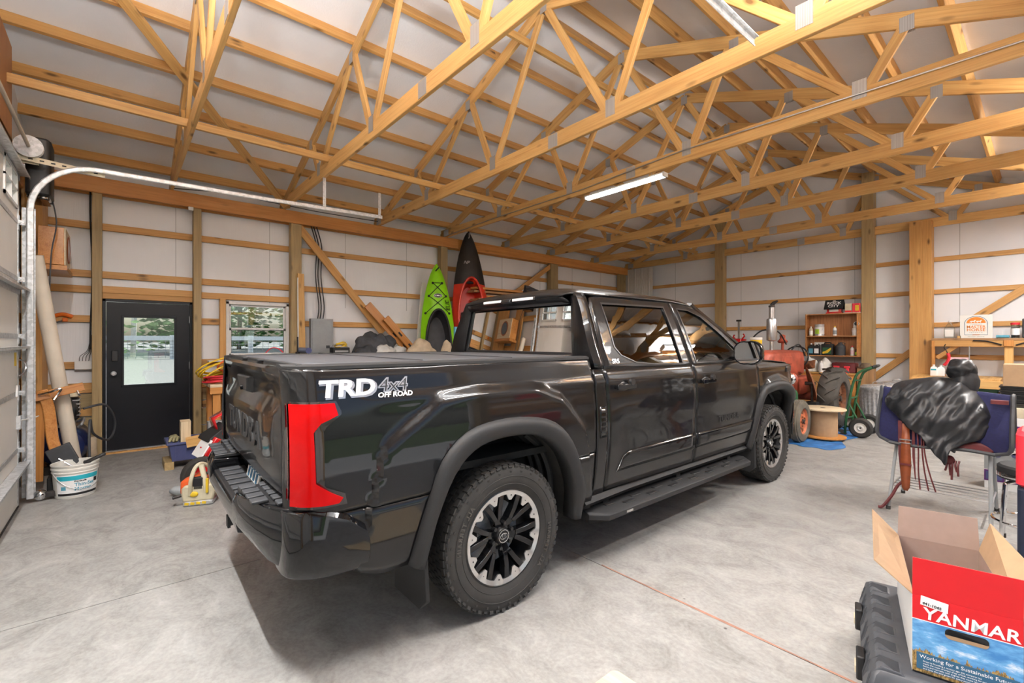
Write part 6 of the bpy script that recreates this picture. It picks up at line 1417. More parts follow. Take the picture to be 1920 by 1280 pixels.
def bottle(name, x, y, z, r, h, mat, capmat, label, cat='bottle', lab=None, sq=False, cap=.012, labz=(.15, .55)):
    t = thing(name, label, cat, (x, y, z)); n = 4 if sq else 18
    if sq: G().loft([[(a*r*k, b*r*.8*k, q) for a, b in ((-1, -1), (1, -1), (1, 1), (-1, 1))] for q, k in ((0, .96), (.01, 1), (h*.62, 1), (h*.78, .80), (h*.84, .34), (h*.90, .32))]).obj('body', mat, t, bevel=.008)
    else: G().lathe([(.001, 0), (r*.95, 0), (r, .008), (r, h*.66), (r*.85, h*.76), (r*.35, h*.86), (r*.35, h*.92)], n=n).obj('body', mat, t)
    G().lathe([(cap*1.3, h*.89), (cap*1.3, h*.99), (cap*.9, h), (.001, h)], n=14).obj('cap', capmat, t)
    if lab:
        if sq: G().bx(-r*.8, r*.8, -r*.8-.002, -r*.8+.001, h*labz[0], h*labz[1]).obj('label', lab, t, 0)
        else: G().lathe([(r+.0012, h*labz[0]), (r+.0012, h*labz[1])], n=18, caps=False).obj('label', lab, t)
    return t
def tin(name, x, y, z, r, h, label, mat='galvanised', lab='print_white', lid='steel', cat='can'):
    t = thing(name, label, cat, (x, y, z)); G().lathe([(.001, 0), (r, 0), (r, .006), (r*.985, .012), (r*.985, h-.012), (r, h-.006), (r, h), (r*.9, h), (r*.88, h-.008), (.001, h-.008)], n=28).obj('tin_body', mat, t)
    if lab: G().lathe([(r+.001, h*.15), (r+.001, h*.75)], n=28, caps=False).obj('label', lab, t)
    G().tube([(r*1.0*cos(a), r*sin(a)*.3-r*.9, h*.75-.10*sin(a)) for a in [pi*k/10 for k in range(11)]], .003, 5).obj('bail', 'steel', t); return t
ty = SY0+.11
b_ = tin('paint_can', -3.13, ty+.02, Z2, .085, .245, 'silver paint can with a green label on the upper shelf')
G().grid(lambda u, v: (.0875*sin(-.9+1.1*u), -.0875*cos(-.9+1.1*u), .04+.10*v), 8, 1).obj('label_patch', 'lime_label', b_)
bottle('squeeze_bottle', -3.27, ty-.04, Z2, .035, .20, 'cream', 'sign_white', 'beige bottle at the left end of the upper shelf', lab='print_white')
bottle('glue_bottle', -2.845, ty-.02, Z2, .034, .20, 'print_white', 'yellow', 'white glue bottle with a yellow tip in the middle of the upper shelf', lab='panel_grey')
t = tin('round_canister', -2.495, ty-.02, Z2, .055, .15, 'white can at the right end of the upper shelf', 'sign_white', 'print_white')
tt2 = thing('vacuum_fitting', 'white pipe elbow with a dark mouth on top of the white can, upper shelf', 'pipe fitting', (-2.485, ty-.02, Z2+.151))
G().tube(smoothpath([(0, 0, 0), (0, 0, .05), (.01, -.03, .08), (.02, -.06, .085)], 4), .045, 16).obj('elbow', 'sign_white', tt2); G().cyl((.02, -.062, .085), (.021, -.066, .085), .037).obj('mouth', 'matte_black', tt2)
for x, lab_, ll in ((-3.27, 'pale_blue', 'leftmost dark jug with a pale blue label on the lower shelf'), (-3.165, 'print_white', 'dark jug with a white label, second on the lower shelf')):
    t = bottle('oil_jug', x, ty-.02, Z1, .05, .25, 'matte_black', 'print_white', ll, 'jug', lab_, True); G().tube(smoothpath([(.0, .02, .16), (.045, .02, .20), (.02, .01, .235)], 4), .009, 6).obj('jug_handle', 'matte_black', t)
tag(G().bx(-.09, .09, -.05, .05, 0, .27).obj('white_carton', 'sign_white', None, bevel=.004, loc=(-3.14, ty+.09, Z1)), 'white carton behind the dark jugs on the lower shelf', 'carton')
t = thing('oil_can', 'large square black oil can with a yellow and green label on the lower shelf', 'can', (-2.975, ty, Z1))
G().rbx(-.105, .105, -.07, .07, 0, .235, .02).obj('can_body', 'matte_black', t); G().tube([(-.06, 0, .235), (-.05, 0, .262), (.05, 0, .262), (.06, 0, .235)], .012, 8).obj('can_handle', 'matte_black', t)
lb_ = G().bx(-.075, .075, -.0725, -.070, .03, .16).obj('label', 'green_paint', t, 0); G().prism([(-.075, .03), (.02, .05), (.075, .12), (.075, .16), (-.02, .09), (-.075, .07)], 'xz', -.0745, -.0727).obj('label_stripe', 'yellow', lb_, 0)
t = thing('round_drum', 'plain black round drum without a label on the lower shelf', 'drum', (-2.755, ty, Z1)); G().lathe([(.001, 0), (.085, 0), (.088, .01), (.088, .16), (.092, .165), (.088, .17), (.085, .19), (.05, .235), (.035, .24), (.035, .265), (.001, .265)], n=26).obj('drum_body', 'grey_plastic', t); G().tube([(.06, 0, .21), (.085, 0, .25), (.0, 0, .27)], .008, 6).obj('drum_handle', 'matte_black', t)
bottle('pink_bottle', -2.545, ty-.03, Z1, .034, .20, 'sign_white', 'coral_red', 'white and pink bottle on the lower shelf', lab='pink')
bottle('green_bottle', -2.475, ty-.03, Z1, .024, .14, 'matte_black', 'matte_black', 'small black bottle with a lime label at the right end of the lower shelf', lab='lime_label')
# birdhouse and cartons on top
bh = thing('birdhouse', 'red birdhouse with black lettered roof on top of the shelf unit', 'birdhouse', (-2.86, SY0+.14, Z3))
G().bx(-.14, .14, -.08, .08, 0, .025).obj('base', 'red_paint', bh, 0); G().bx(-.125, .125, -.06, .06, .025, .12).obj('walls', 'red_paint', bh, bevel=.003); G().bx(-.08, .08, -.063, -.058, .04, .10).obj('front_panel', 'sign_white', bh, 0)
rf = G().prism([(-.12, .095), (0, .285), (.12, .095), (.105, .085), (0, .255), (-.105, .085)], 'yz', -.165, .165).obj('roof', 'matte_black', bh, 0)
M = frame_mat((0, -.0665, .189), (1, 0, 0), (0, .12, .19))
for tx, dy, sz in (('SEE', .082, .03), ('ROCK', .030, .085), ('CITY', -.045, .085)):
    t = text_g(tx, sz, .0008, bold=.002); t.v = [(x*1.05, y+dy, z+.001) for x, y, z in t.v]; t.xf(M); t.obj('roof_lettering', 'print_white', rf, 0)
for x, m2, ll in ((-2.61, 'cream', 'cream and red carton beside the birdhouse'), (-2.485, 'coral_red', 'red carton with a yellow picture beside the post')):
    t = thing('seed_carton', ll, 'carton', (x, SY0+.12, Z3)); G().bx(-.058, .058, -.05, .05, .012, .19).obj('carton_body', m2, t, bevel=.003); G().bx(-.057, .057, -.052, -.05, .012, .05 if m2 == 'cream' else .03).obj('carton_band', 'box_red', t, 0)
    if m2 != 'cream': G().bx(-.01, .05, -.052, -.05, .04, .15).obj('carton_picture', 'yellow', t, 0)
tag(G().bx(-.135, .13, -.07, .06, 0, .0115).obj('cling_film', 'sign_white', None, 0, loc=(-2.55, SY0+.12, Z3)), 'flat white wrapping under the two cartons on the shelf unit', 'wrapping')
# low cabinet with bags and toolbox
cb = thing('low_cabinet', 'low wooden cabinet under the shelf unit behind the tractor', 'cabinet', (-2.94, 11.02, 0))
G().bx(-.52, .52, -.20, .38, .04, .84).obj('cabinet_body', 'pine_header', cb, bevel=.004); board('cabinet_top', (-.55, .09, .855), (.55, .09, .855), .03, .62, 'pine', cb, (0, 1, 0))
for s in (-1, 1): dr = G().bx(s*.26-.24, s*.26+.24, -.218, -.20, .08, .80).obj('cabinet_door', 'pine_girt', cb, bevel=.004); G().ell((s*.05, -.23, .5), (.015, .015, .015), 10, 6).obj('knob', 'dark_iron', dr)
heap('plastic_bag', (-3.20, 11.0, .875), (.14, .15, .30), 'cloth_white', 'white plastic bag of supplies on the low cabinet behind the tractor hood', 'bag', 3.1, .10, 7)
heap('clear_bag', (-2.94, 11.02, .875), (.15, .14, .29), 'sign_white', 'pale plastic bag beside the red tool bag on the low cabinet', 'bag', 5.6, .10, 7)
tag(G().rbx(-.2, .2, -.13, .13, 0, .20, .03).obj('red_tool_bag', 'leather_red', None, loc=(-2.62, 11.06, .87)), 'dark red tool bag on the low cabinet under the shelf unit', 'tool bag')
for k, (x, ll) in enumerate(((-2.72, 'left bright red spray bottle head in front of the dark red tool bag'), (-2.545, 'right bright red spray bottle head in front of the dark red tool bag'))): 
    t = thing('red_sprayer', ll, 'sprayer', (x, 10.88, .87)); G().loft([[(-.035, -.03, 0), (.035, -.03, 0), (.035, .03, 0), (-.035, .03, 0)], [(-.02, -.02, .10), (.03, -.02, .10), (.03, .02, .10), (-.02, .02, .10)]]).obj('sprayer_body', 'coral_red', t, bevel=.008); G().box((.0, 0, .12), (.10, .035, .04)).obj('sprayer_head', 'coral_red', t, bevel=.008)
bottle('spray_bottle', -2.98, 10.88, .87, .04, .23, 'print_white', 'print_white', 'white spray bottle in front of the pale bag behind the tractor tire')
tag(G().lathe([(.001, .10), (.06, .095), (.09, .06), (.10, .02), (.16, .0), (.17, .012), (.16, -.006), (.001, -.002)], n=24, sy=.8).obj('brown_hat', 'bark', None, 60, loc=(-2.28, 11.05, .98)), 'brown felt hat hanging low on the back wall post', 'hat')
tag(board('hat_crate', (-2.27, 11.05, 0), (-2.27, 11.05, .97), .26, .20, 'pine_old', None, (0, 1, 0)), 'upright old wooden crate under the brown hat', 'crate')
# ---- workbench with upper shelf along the back wall, right of the wide post
wb2 = thing('back_workbench', 'wooden workbench with an upper shelf along the back wall on the right', 'workbench', (0, 0, 0))
for k in range(7): board('top_plank', (-1.36+.36*k, 10.62, .872), (-1.36+.36*k, 11.62, .872), .032, .352, 'pine_old' if k % 2 else 'pine', wb2, (1, 0, 0))
board('front_apron', (-1.54, 10.60, .80), (1.0, 10.60, .80), .13, .04, 'pine', wb2, (0, 1, 0))
for x in (-1.46, -.42, .8): board('bench_leg', (x, 10.68, 0), (x, 10.68, .73), .09, .09, 'pine', wb2, (0, 1, 0))
board('shelf_board', (-1.36, 11.42, 1.535), (1.0, 11.42, 1.535), .04, .38, 'pine_old', wb2, (0, 1, 0))
board('shelf_rail', (-1.36, 11.25, 1.46), (1.0, 11.25, 1.46), .11, .035, 'pine_girt', wb2, (0, 1, 0))
for x in (-.395, .8): board('shelf_upright', (x, 11.27, .89), (x, 11.27, 1.51), .105, .04, 'pine', wb2, (0, 1, 0)); board('shelf_cleat', (x, 11.225, 1.42), (x, 11.225, 1.52), .115, .035, 'pine_header', wb2, (0, 1, 0))
board('end_upright', (-1.33, 11.27, .89), (-1.33, 11.27, 1.51), .10, .04, 'pine_header', wb2, (1, 0, 0))
board('corner_brace', (-1.28, 11.30, 1.20), (-.98, 11.30, 1.46), .07, .04, 'pine_girt', wb2, (0, 1, 0))
for s in (-1, 1): G().tube(smoothpath([(-.395+s*.08, 11.22, 1.44), (-.395+s*.25, 11.22, 1.50), (-.395+s*.42, 11.22, 1.515)], 5), .012, 6).obj('iron_bracket', 'matte_black', wb2)
UZ, BZ = 1.556, .889
t = thing('glass_jug', 'clear glass jug with a tapering neck on the upper shelf', 'jug', (-1.12, 11.33, UZ)); G().loft([[(a*.07*k, b*.06*k, z) for a, b in ((-1, -1), (1, -1), (1, 1), (-1, 1))] for z, k in ((0, 1), (.16, 1), (.19, .9), (.27, .30), (.30, .28))]).obj('jug_body', 'clear_plastic', t, bevel=.01); G().bx(-.055, .055, -.0615, -.060, .03, .15).obj('jug_label', 'sign_white', t, 0); G().cyl((0, 0, .295), (0, 0, .315), .022).obj('jug_cap', 'print_white', t)
tag(board('small_block', (-.995, 11.33, UZ), (-.995, 11.33, UZ+.04), .05, .06, 'pine', None, (0, 1, 0)), 'small wood block behind the left edge of the white sign', 'block')
sg = thing('program_sign', 'square white sign with an orange horse arch standing on the upper shelf', 'sign', (-.785, 11.30, UZ), 0)
G().bx(-.20, .20, 0, .02, 0, .405).obj('sign_board', 'sign_white', sg, bevel=.002)
F = lambda x, y: frame_mat((x, -.0012, y), (1, 0, 0), (0, 0, 1))
arch = [(.140*cos(pi*k/24), .255+.125*sin(pi*k/24)) for k in range(25)]+[(-.140, .06), (.140, .06)]
ao = G(); P_ = [(x, -.002, z) for x, z in arch]; ao.tube(P_, .0035, 5, True); ao.obj('arch_outline', 'print_blue', sg)
hz_ = [(.118*cos(pi*k/20), .262+.105*sin(pi*k/20)) for k in range(21)]
dm = G().prism(hz_, 'xz', -.0016, 0).obj('arch_fill', 'sign_orange', sg, 0)
for sx in (-.035, .04):
    hr = [(-.055, .012), (-.045, .03), (-.03, .036), (.01, .034), (.022, .05), (.032, .056), (.044, .044), (.040, .038), (.030, .036), (.026, .016), (.024, -.008), (.018, -.008), (.016, .010), (-.022, .010), (-.026, -.008), (-.034, -.008), (-.036, .012), (-.046, .010), (-.058, -.004)]
    G().prism([(x*.8+sx, .272+z*.8) for x, z in hr], 'xz', -.0024, -.0017).obj('horse_figure', 'sign_white', dm, 0)
for tx, y, sz, mm, sp_c in (('TENNESSEE', .240, .022, 'panel_grey', 1.3), ('MASTER', .195, .062, 'sign_orange', 1.05), ('HORSE', .143, .070, 'sign_orange', 1.08), ('PROGRAM', .098, .026, 'panel_grey', 1.5)):
    t = text_g(tx, sz, .0006, bold=.0012 if sz > .05 else 0, spacing=sp_c); t.xf(F(0, y)); t.obj('sign_lettering', mm, sg, 0)
G().prism([(-.05, .052), (.04, .052), (.05, .066), (-.04, .066)], 'xz', -.0022, -.0005).obj('state_mark', 'sign_orange', sg, 0)
t = text_g('SMITH COUNTY  AGRICULTURE', .014, .0005); t.xf(F(0, .025)); t.obj('sign_lettering', 'green_paint', sg, 0); t = None
jr = thing('clear_jar', 'clear jar with a red lid at the right end of the upper shelf', 'jar', (-.325, 11.30, UZ)); G().lathe([(.001, 0), (.05, 0), (.052, .01), (.052, .22)], n=20).obj('jar_wall', 'clear_plastic', jr); G().lathe([(.054, .22), (.056, .225), (.056, .255), (.001, .26)], n=20).obj('jar_lid', 'coral_red', jr); G().lathe([(.001, .005), (.044, .005), (.044, .17), (.001, .17)], n=16).obj('jar_contents', 'print_black', jr); G().lathe([(.0535, .05), (.0535, .16)], n=20, caps=False).obj('jar_label', 'print_white', jr)
tag(G().cyl((-.10, 0, .025), (.05, -.02, .025), .025).obj('blue_flashlight', 'pale_blue', None, loc=(-.44, 11.26, UZ)), 'short blue cylinder lying left of the red-lidded jar', 'cylinder')
tag(G().rbx(-.07, .07, -.06, .06, 0, .32, .02).obj('grey_case', 'grey_plastic', None, loc=(-.18, 11.36, UZ)), 'dark grey upright case at the right end of the upper shelf', 'case')
t = bottle('white_jug', -1.29, 10.98, BZ, .045, .20, 'print_white', 'print_white', 'left white jug with a green corner on the back workbench', 'jug', 'teal', True, labz=(.5, .62)); bottle('white_jug', -1.20, 11.0, BZ, .05, .19, 'print_white', 'print_white', 'right white square jug on the back workbench', 'jug', None, True)
t = thing('hay_knife', 'red handled metal hook tool hanging under the upper shelf', 'tool', (-1.16, 11.20, 1.33)); G().tube(smoothpath([(0, 0, .12), (-.02, 0, .06), (.01, 0, .0), (.03, 0, -.05)], 5), .008, 6).obj('hook', 'dark_iron', t); G().tube(smoothpath([(.03, 0, -.04), (.045, 0, -.12), (.02, 0, -.20), (-.02, 0, -.26)], 5), .024, 8, rads=None).obj('red_grip', 'coral_red', t)
tag(G().bx(-.13, .13, -.006, .006, 0, .33).obj('pink_paper', 'pink', None, 0, loc=(-1.0, 11.20, BZ)), 'pink sheet standing against the wall on the back workbench', 'paper')
t = thing('metal_ladle', 'metal ladle hanging from the rail of the upper shelf', 'ladle', (-.86, 11.21, 1.10)); G().tube([(0, 0, .06), (0, .0, .30), (.0, .02, .31)], .008, 6).obj('ladle_handle', 'dull_steel', t); G().ell((0, 0, .03), (.055, .03, .055)).obj('ladle_bowl', 'dull_steel', t)
t = bottle('blue_bottle', -.345, 11.0, BZ, .045, .23, 'sign_white', 'panel_grey', 'white and blue bottle at the right end of the back workbench', lab='print_blue'); tag(G().bx(-.09, .09, -.05, .05, 0, .12).obj('blue_carton', 'print_blue', None, bevel=.003, loc=(-.19, 11.03, BZ)), 'blue carton beside the white and blue bottle', 'carton')
tag(G().ell((0, 0, .025), (.05, .04, .03)).obj('white_rag', 'cloth_white', None, loc=(-1.06, 10.75, BZ)), 'small white rag at the front of the back workbench', 'rag')
tag(G().bx(-.35, .25, -.2, .2, 0, .62).obj('white_cooler', 'panel_grey', None, bevel=.02, loc=(-.55, 10.95, 0)), 'pale grey chest under the back workbench', 'chest')
tag(G().loft([[(-.14, -.10, 0), (.14, -.10, 0), (.14, .10, 0), (-.14, .10, 0)], [(-.17, -.12, .16), (.20, -.12, .10), (.20, .12, .10), (-.17, .12, .16)]]).obj('green_feed_sack', 'green_paint', None, bevel=.02, loc=(-.66, 10.9, .625)), 'dark green sack on the pale chest under the back workbench', 'sack')
# ================================================================ RIGHT FOREGROUND: saddle rack, cartons, case
sr = thing('saddle_stand', 'folding steel saddle stand with wire shelf in the right half of the floor', 'stand', (-.59, 5.55, 0))
G().cyl((-.33, 0, .93), (.33, 0, .93), .022).obj('ridge_bar', 'steel', sr)
for x, xf in ((-.28, -.33), (.29, .31)):
    for y in (-.30, .36): G().tube([(x, 0 if 0 else y*.12, .90), (xf, y, .012)], .013, 8).obj('stand_leg', 'panel_grey', sr); G().cyl((xf, y, 0), (xf, y, .03), .017).obj('leg_foot', 'rubber', sr)
    G().tube([(x, -.10, .60), (x, .12, .60)], .010, 6).obj('spreader', 'steel', sr)
for k in range(5): G().cyl((-.32, -.20+.10*k, .20), (.31, -.20+.10*k, .20), .0045, n=6).obj('shelf_wire', 'steel', sr)
for x in (-.32, .31): G().cyl((x, -.21, .20), (x, .21, .20), .007, n=6).obj('shelf_end', 'steel', sr)
pd_ = thing('saddle_pad', 'navy blue felt saddle pad folded over the steel stand', 'saddle pad', (-.59, 5.55, 0))
def pad(u, v):
    x = -.42+.84*u; t = (v-.5)*2; a = abs(t); s = 1 if t > 0 else -1
    y = s*(.05+.17*sm(a*1.2)+.03*a); z = 1.06-.10*a*a*0-.46*max(0, a-.12)/.88 if a > .12 else 1.06+.01*(1-a/.12)
    if a > .5:
        e_ = (a-.5)/.5; cx = .42-.09*(1-sqrt(max(0, 1-max(0, (e_-.7)/.3)**2))); x = max(-cx, min(cx, x))
    return (x, y, z+.012*sin(x*9))
G().grid(pad, 24, 40).obj('felt', 'navy_felt', pd_, 60, solid=.03)
edge = [Vector(pad(u, 0))+Vector((0, -.008, 0)) for u in [k/24 for k in range(25)]]; e2 = [Vector(pad(0, v)) for v in [k/40 for k in range(41)]]; e3 = [Vector(pad(1, v)) for v in [k/40 for k in range(41)]]
for e in (edge, e2, e3): G().tube(e, .016, 6).obj('binding', 'grey_plastic', pd_)
G().grid(lambda u, v: (.12+.2*u, pad(.9, .03+.05*v)[1]-.012, .60+.085*v*sin(pi*(.12+.76*u))), 14, 4).obj('wear_leather', 'leather_red', pd_, 60, solid=.006)
G().bx(.30, .40, -.185, -.12, 1.0, 1.03).obj('pad_tab', 'leather_red', pd_, 0)
sc = thing('covered_saddle', 'saddle under a glossy black nylon cover, resting on the navy pad', 'saddle', (-.59, 5.55, 0))
TOP = [(-.36, 1.03), (-.33, 1.11), (-.29, 1.135), (-.2, 1.16), (-.05, 1.19), (.05, 1.185), (.12, 1.17), (.20, 1.10), (.26, 1.02), (.31, .90)]
BOT = [(-.36, .99), (-.33, .90), (-.27, .82), (-.22, .79), (-.16, .72), (-.10, .655), (-.04, .58), (.0, .51), (.035, .475), (.07, .55), (.12, .63), (.2, .70), (.26, .74), (.31, .82)]
def cov(u, v):
    x = -.36+.67*u; t = (v-.5)*2; a = abs(t); s = 1 if t > 0 else -1; zt, zb = lerp_tab(TOP, x), lerp_tab(BOT, x)
    w = .30*(1-.5*abs((x+.03)/.36)**3)
    y = s*(w*(sin(min(1, a*1.3)*pi/2)**.8)+.05*max(0, a-.6)); z = zt-(zt-zb)*max(0, (a-.06)/.94)**1.45
    n1 = noise.noise(Vector((x*7, y*4+s, z*5)))*.05*min(1, a*2+.2)+(noise.ridged_multi_fractal(Vector((x*7-z*5, (z*1.2+x*1.6)*1.4, s*3)), 1, 2.2, 4, 1, 2)-1)*.030+.014*noise.noise(Vector((x*22-z*14, z*5+x*6, s)))
    return (x+.03*noise.noise(Vector((z*9, x*6, s)))*a, y+s*n1, z+.03*noise.noise(Vector((x*11, z*8, 3)))*a)
G().grid(cov, 64, 90).obj('nylon_cover', 'saddle_cover', sc, 60, solid=.004)
def fold(p): 
    c = Vector((.115, 0, 1.262)); d = (p-c).normalized(); return p+d*(noise.ridged_multi_fractal(p*11+Vector((3, 1, 7)), 1, 2, 3, 1, 2)*.012-.014+crumple(p, .03, 13))
g = G(); g.ell((.115, .0, 1.262), (.102, .10, .088), 40, 30, fn=fold)
g.loft([[fold(Vector((.14+dx+r*cos(2*pi*k/32)*1.0, r*sin(2*pi*k/32), z))) for k in range(32)] for z, r, dx in ((1.06, .10, -.02), (1.12, .105, -.01), (1.17, .095, 0), (1.20, .082, -.005), (1.23, .085, -.015), (1.26, .09, -.025))], caps=False)
g.obj('horn_cover', 'saddle_cover', sc, 60)
g = G()
for x, w in ((-.255, .028), (-.165, .018)): g.loft([[(x-w/2, -.26, .80), (x+w/2, -.26, .80)], [(x-w/2+.004, -.27, .50), (x+w/2+.004, -.27, .50)], [(x-w/2+.02, -.27, .31), (x+w/2+.01, -.27, .29)]], closed=False)
g.obj('latigo_strap', 'leather_red', sc, 0, solid=.004)
fd = G().loft([[(-.235, -.285, .78), (-.19, -.285, .78)], [(-.245, -.285, .56), (-.18, -.285, .56)], [(-.25, -.285, .42), (-.175, -.285, .42)], [(-.24, -.285, .22), (-.185, -.285, .22)], [(-.225, -.285, .19), (-.20, -.285, .19)]], closed=False).obj('stirrup_fender', 'leather_tan', sc, 30, solid=.008)
G().tube([(-.252, -.292, .64), (-.173, -.292, .64), (-.173, -.292, .61), (-.252, -.292, .61)], .005, 6, True).obj('buckle', 'steel', fd)
G().bx(-.252, -.172, -.298, -.286, .415, .43).obj('keeper', 'leather_red', fd, 0)
for k, (x0, dx) in enumerate(((-.14, .02), (-.115, .05), (-.10, .08))): G().tube(smoothpath([(x0, -.25, .74), (x0+.01, -.27, .55), (x0+dx*.5, -.27, .38), (x0+dx, -.26, .22)], 4), .006, 5).obj('saddle_string', 'leather_red', sc)
g = G(); g.ell((.06, -.20, .50), (.035, .03, .04)); 
for k in range(5): g.tube(smoothpath([(.04+.02*k, -.2, .50), (.045+.017*k, -.22, .46), (.035+.02*k+.012*(k % 2), -.22, .41-.035*(k % 3))], 3), .008, 5, rads=None)
g.obj('stirrup_tie', 'leather_red', sc, 40)
tag(G().tube(smoothpath([(-.98, 5.19, .02), (-.95, 5.20, .03), (-.90, 5.27, .12), (-.87, 5.35, .20), (-.82, 5.40, .26)], 5), .013, 6).obj('cinch_strap', 'leather_red'), 'dark red leather strap trailing on the floor at the left foot of the saddle stand', 'strap')
# stool, purple carton stack
sl = thing('chrome_stool', 'chrome tube stool with a black seat beside the saddle stand', 'stool', (-.06, 5.02, 0))
G().lathe([(.001, .50), (.17, .50), (.18, .51), (.18, .585), (.165, .60), (.001, .605)], n=36).obj('seat', 'matte_black', sl); G().lathe([(.182, .515), (.184, .53), (.182, .545)], n=36, caps=False).obj('seat_trim', 'chrome', sl)
for k in range(4):
    a = radians(45+90*k); G().tube(smoothpath([(.10*cos(a), .10*sin(a), .49), (.17*cos(a), .17*sin(a), .475), (.19*cos(a), .19*sin(a), .42), (.215*cos(a), .215*sin(a), .02)], 6), .012, 10).obj('stool_leg', 'chrome', sl); G().cyl((.215*cos(a), .215*sin(a), 0), (.215*cos(a), .215*sin(a), .03), .017).obj('leg_cap', 'rubber', sl)
G().tube([(.205*cos(2*pi*k/36), .205*sin(2*pi*k/36), .19) for k in range(36)], .010, 8, True).obj('foot_ring', 'chrome', sl)
pc = thing('purple_carton', 'tall white and purple product carton standing behind the stool', 'carton', (-.08, 6.95, 0))
G().bx(-.33, .33, -.18, .18, 0, .74).obj('carton_body', 'print_white', pc, bevel=.003); G().bx(-.331, .331, -.183, -.18, .44, .66).obj('title_band', 'purple', pc, 0); G().bx(-.331, .331, -.183, -.18, .08, .19).obj('lower_band', 'purple', pc, 0)
for k in range(9): G().bx(-.32+.072*k, -.275+.072*k, -.185, -.182, .095, .175).obj('band_rib', 'tote_blue', pc, 0)
pp = G().bx(-.331, .331, -.183, -.18, .20, .43).obj('picture', 'panel_grey', pc, 0)
rnd = random.Random(5)
for k in range(26): x = -.3+.6*rnd.random(); z = .22+.18*rnd.random(); G().cyl((x, -.186, z), (x, -.182, z), .012+.02*rnd.random(), n=10).obj('picture_blot', rnd.choice(['grey_plastic', 'sign_white', 'tote_blue', 'cream']), pp, 0)
for tx, z, sz in (('MOTOR', .59, .12), ('4.1 BILLION', .505, .045), ('GOLDEN', .465, .045)):
    t = text_g(tx, sz, .0008, bold=.001, align='LEFT'); t.xf(frame_mat((-.315, -.1845, z), (1, 0, 0), (0, 0, 1))); t.obj('carton_lettering', 'print_white', pc, 0)
tag(G().bx(-.33, .34, -.18, .18, 0, .10).obj('flat_carton', 'cream', None, bevel=.004, loc=(-.07, 6.95, .741)), 'flat cream carton on top of the purple carton', 'carton')
for k in range(5): 
    t = thing('plastic_tray', ['lowest', 'second', 'middle', 'fourth', 'topmost'][k]+' black plastic tray stacked above the purple carton', 'tray', (-.04, 6.97, .8415+.042*k), 0, 'black plastic trays'); G().loft([[(x*q, y*q, z) for x, y in ((-.27, -.17), (.27, -.17), (.27, .17), (-.27, .17))] for z, q in ((0, .93), (.03, .97), (.033, 1.0), (.040, 1.0))]).obj('tray_shell', 'black_plastic', t, bevel=.003); G().bx(-.275, -.262, -.03, .03, .012, .026).obj('tray_tab', 'panel_grey', t, 0)
tag(G().bx(-.24, .30, -.17, .17, 0, .22).obj('brown_carton', 'cardboard', None, bevel=.003, loc=(-.04, 6.97, 1.053)), 'brown cardboard carton on top of the black trays', 'carton')
rb_ = thing('red_bin', 'tall red and dark navy plastic bin cut off by the right picture edge', 'bin', (.13, 3.66, 0))
G().rbx(-.225, .225, -.16, .16, 0, .76, .03, 3).obj('bin_base', 'navy_shell', rb_); G().rbx(-.23, .23, -.165, .165, .755, 1.045, .04, 3).obj('bin_lid', 'coral_red', rb_); lt = G().bx(-.16, .10, -.185, -.155, .42, .52).obj('latch_panel', 'coral_red', rb_, bevel=.006); G().bx(-.12, .06, -.188, -.18, .30, .41).obj('vent_panel', 'matte_black', rb_, bevel=.004)
# ---- printed carton on the rugged case
BX = thing('printed_carton', 'open red and blue printed carton with raised flaps on the black case', 'carton', (-.329, 2.287, .262), 13)
w, d, h, th = .288, .655, .288, .004
G().bx(0, w, 0, th, 0, h).bx(0, w, d-th, d, 0, h).bx(0, th, th, d-th, 0, h).bx(w-th, w, th, d-th, 0, h).bx(0, w, 0, d, 0, th).obj('carton_body', 'cardboard_in', BX, 0)
G().bx(-.0012, -.0002, 0, d, 0, h).obj('white_side', 'print_white', BX, 0)
ffp = G().bx(0, w, -.0012, -.0002, h*.70, h).obj('red_print', 'box_red', BX, 0)
def print_mat():
    m, nt, b = new_mat('field_print'); tc = nt.nodes.new('ShaderNodeTexCoord'); sp = nt.nodes.new('ShaderNodeSeparateXYZ'); nt.links.new(tc.outputs['Object'], sp.inputs[0])
    f = noi(nt, coords(nt, 'Object', (5, 1, 14)), 1.6, 6, .65)
    skyc = ramp(nt, f, [(.40, (.05, .22, .52)), (.56, (.16, .42, .72)), (.66, (.75, .82, .9))])
    g2 = noi(nt, coords(nt, 'Object', (90, 1, 45)), 1.5, 4, .7); wheat = ramp(nt, g2, [(.35, (.05, .035, .01)), (.5, (.30, .18, .05)), (.68, (.65, .45, .18))])
    n3 = noi(nt, coords(nt, 'Object', (38, 1, 1)), 1.0, 4, .8); ml = nd(nt, 'ShaderNodeMath', operation='MULTIPLY_ADD'); ml.inputs[1].default_value = .10; nt.links.new(n3, ml.inputs[0]); ml.inputs[2].default_value = .035
    cmp_ = nd(nt, 'ShaderNodeMath', operation='LESS_THAN'); nt.links.new(sp.outputs['Z'], cmp_.inputs[0]); nt.links.new(ml.outputs[0], cmp_.inputs[1])
    nt.links.new(mixc(nt, cmp_.outputs[0], skyc, wheat), b.inputs['Base Color']); b.inputs['Roughness'].default_value = .4
print_mat()
G().bx(0, w, -.0012, -.0002, .004, h*.695).obj('field_picture', 'field_print', BX, 0)
G().bx(0, w, -.0016, -.0003, h*.690, h*.70).obj('white_line', 'print_white', BX, 0)
G().bx(0, w, -.0012, -.0002, 0, .004).obj('bottom_strip', 'matte_black', BX, 0)
bnr = G().bx(.012, w-.008, -.0022, -.0012, .016, .078).obj('text_banner', 'print_blue', BX, 0)
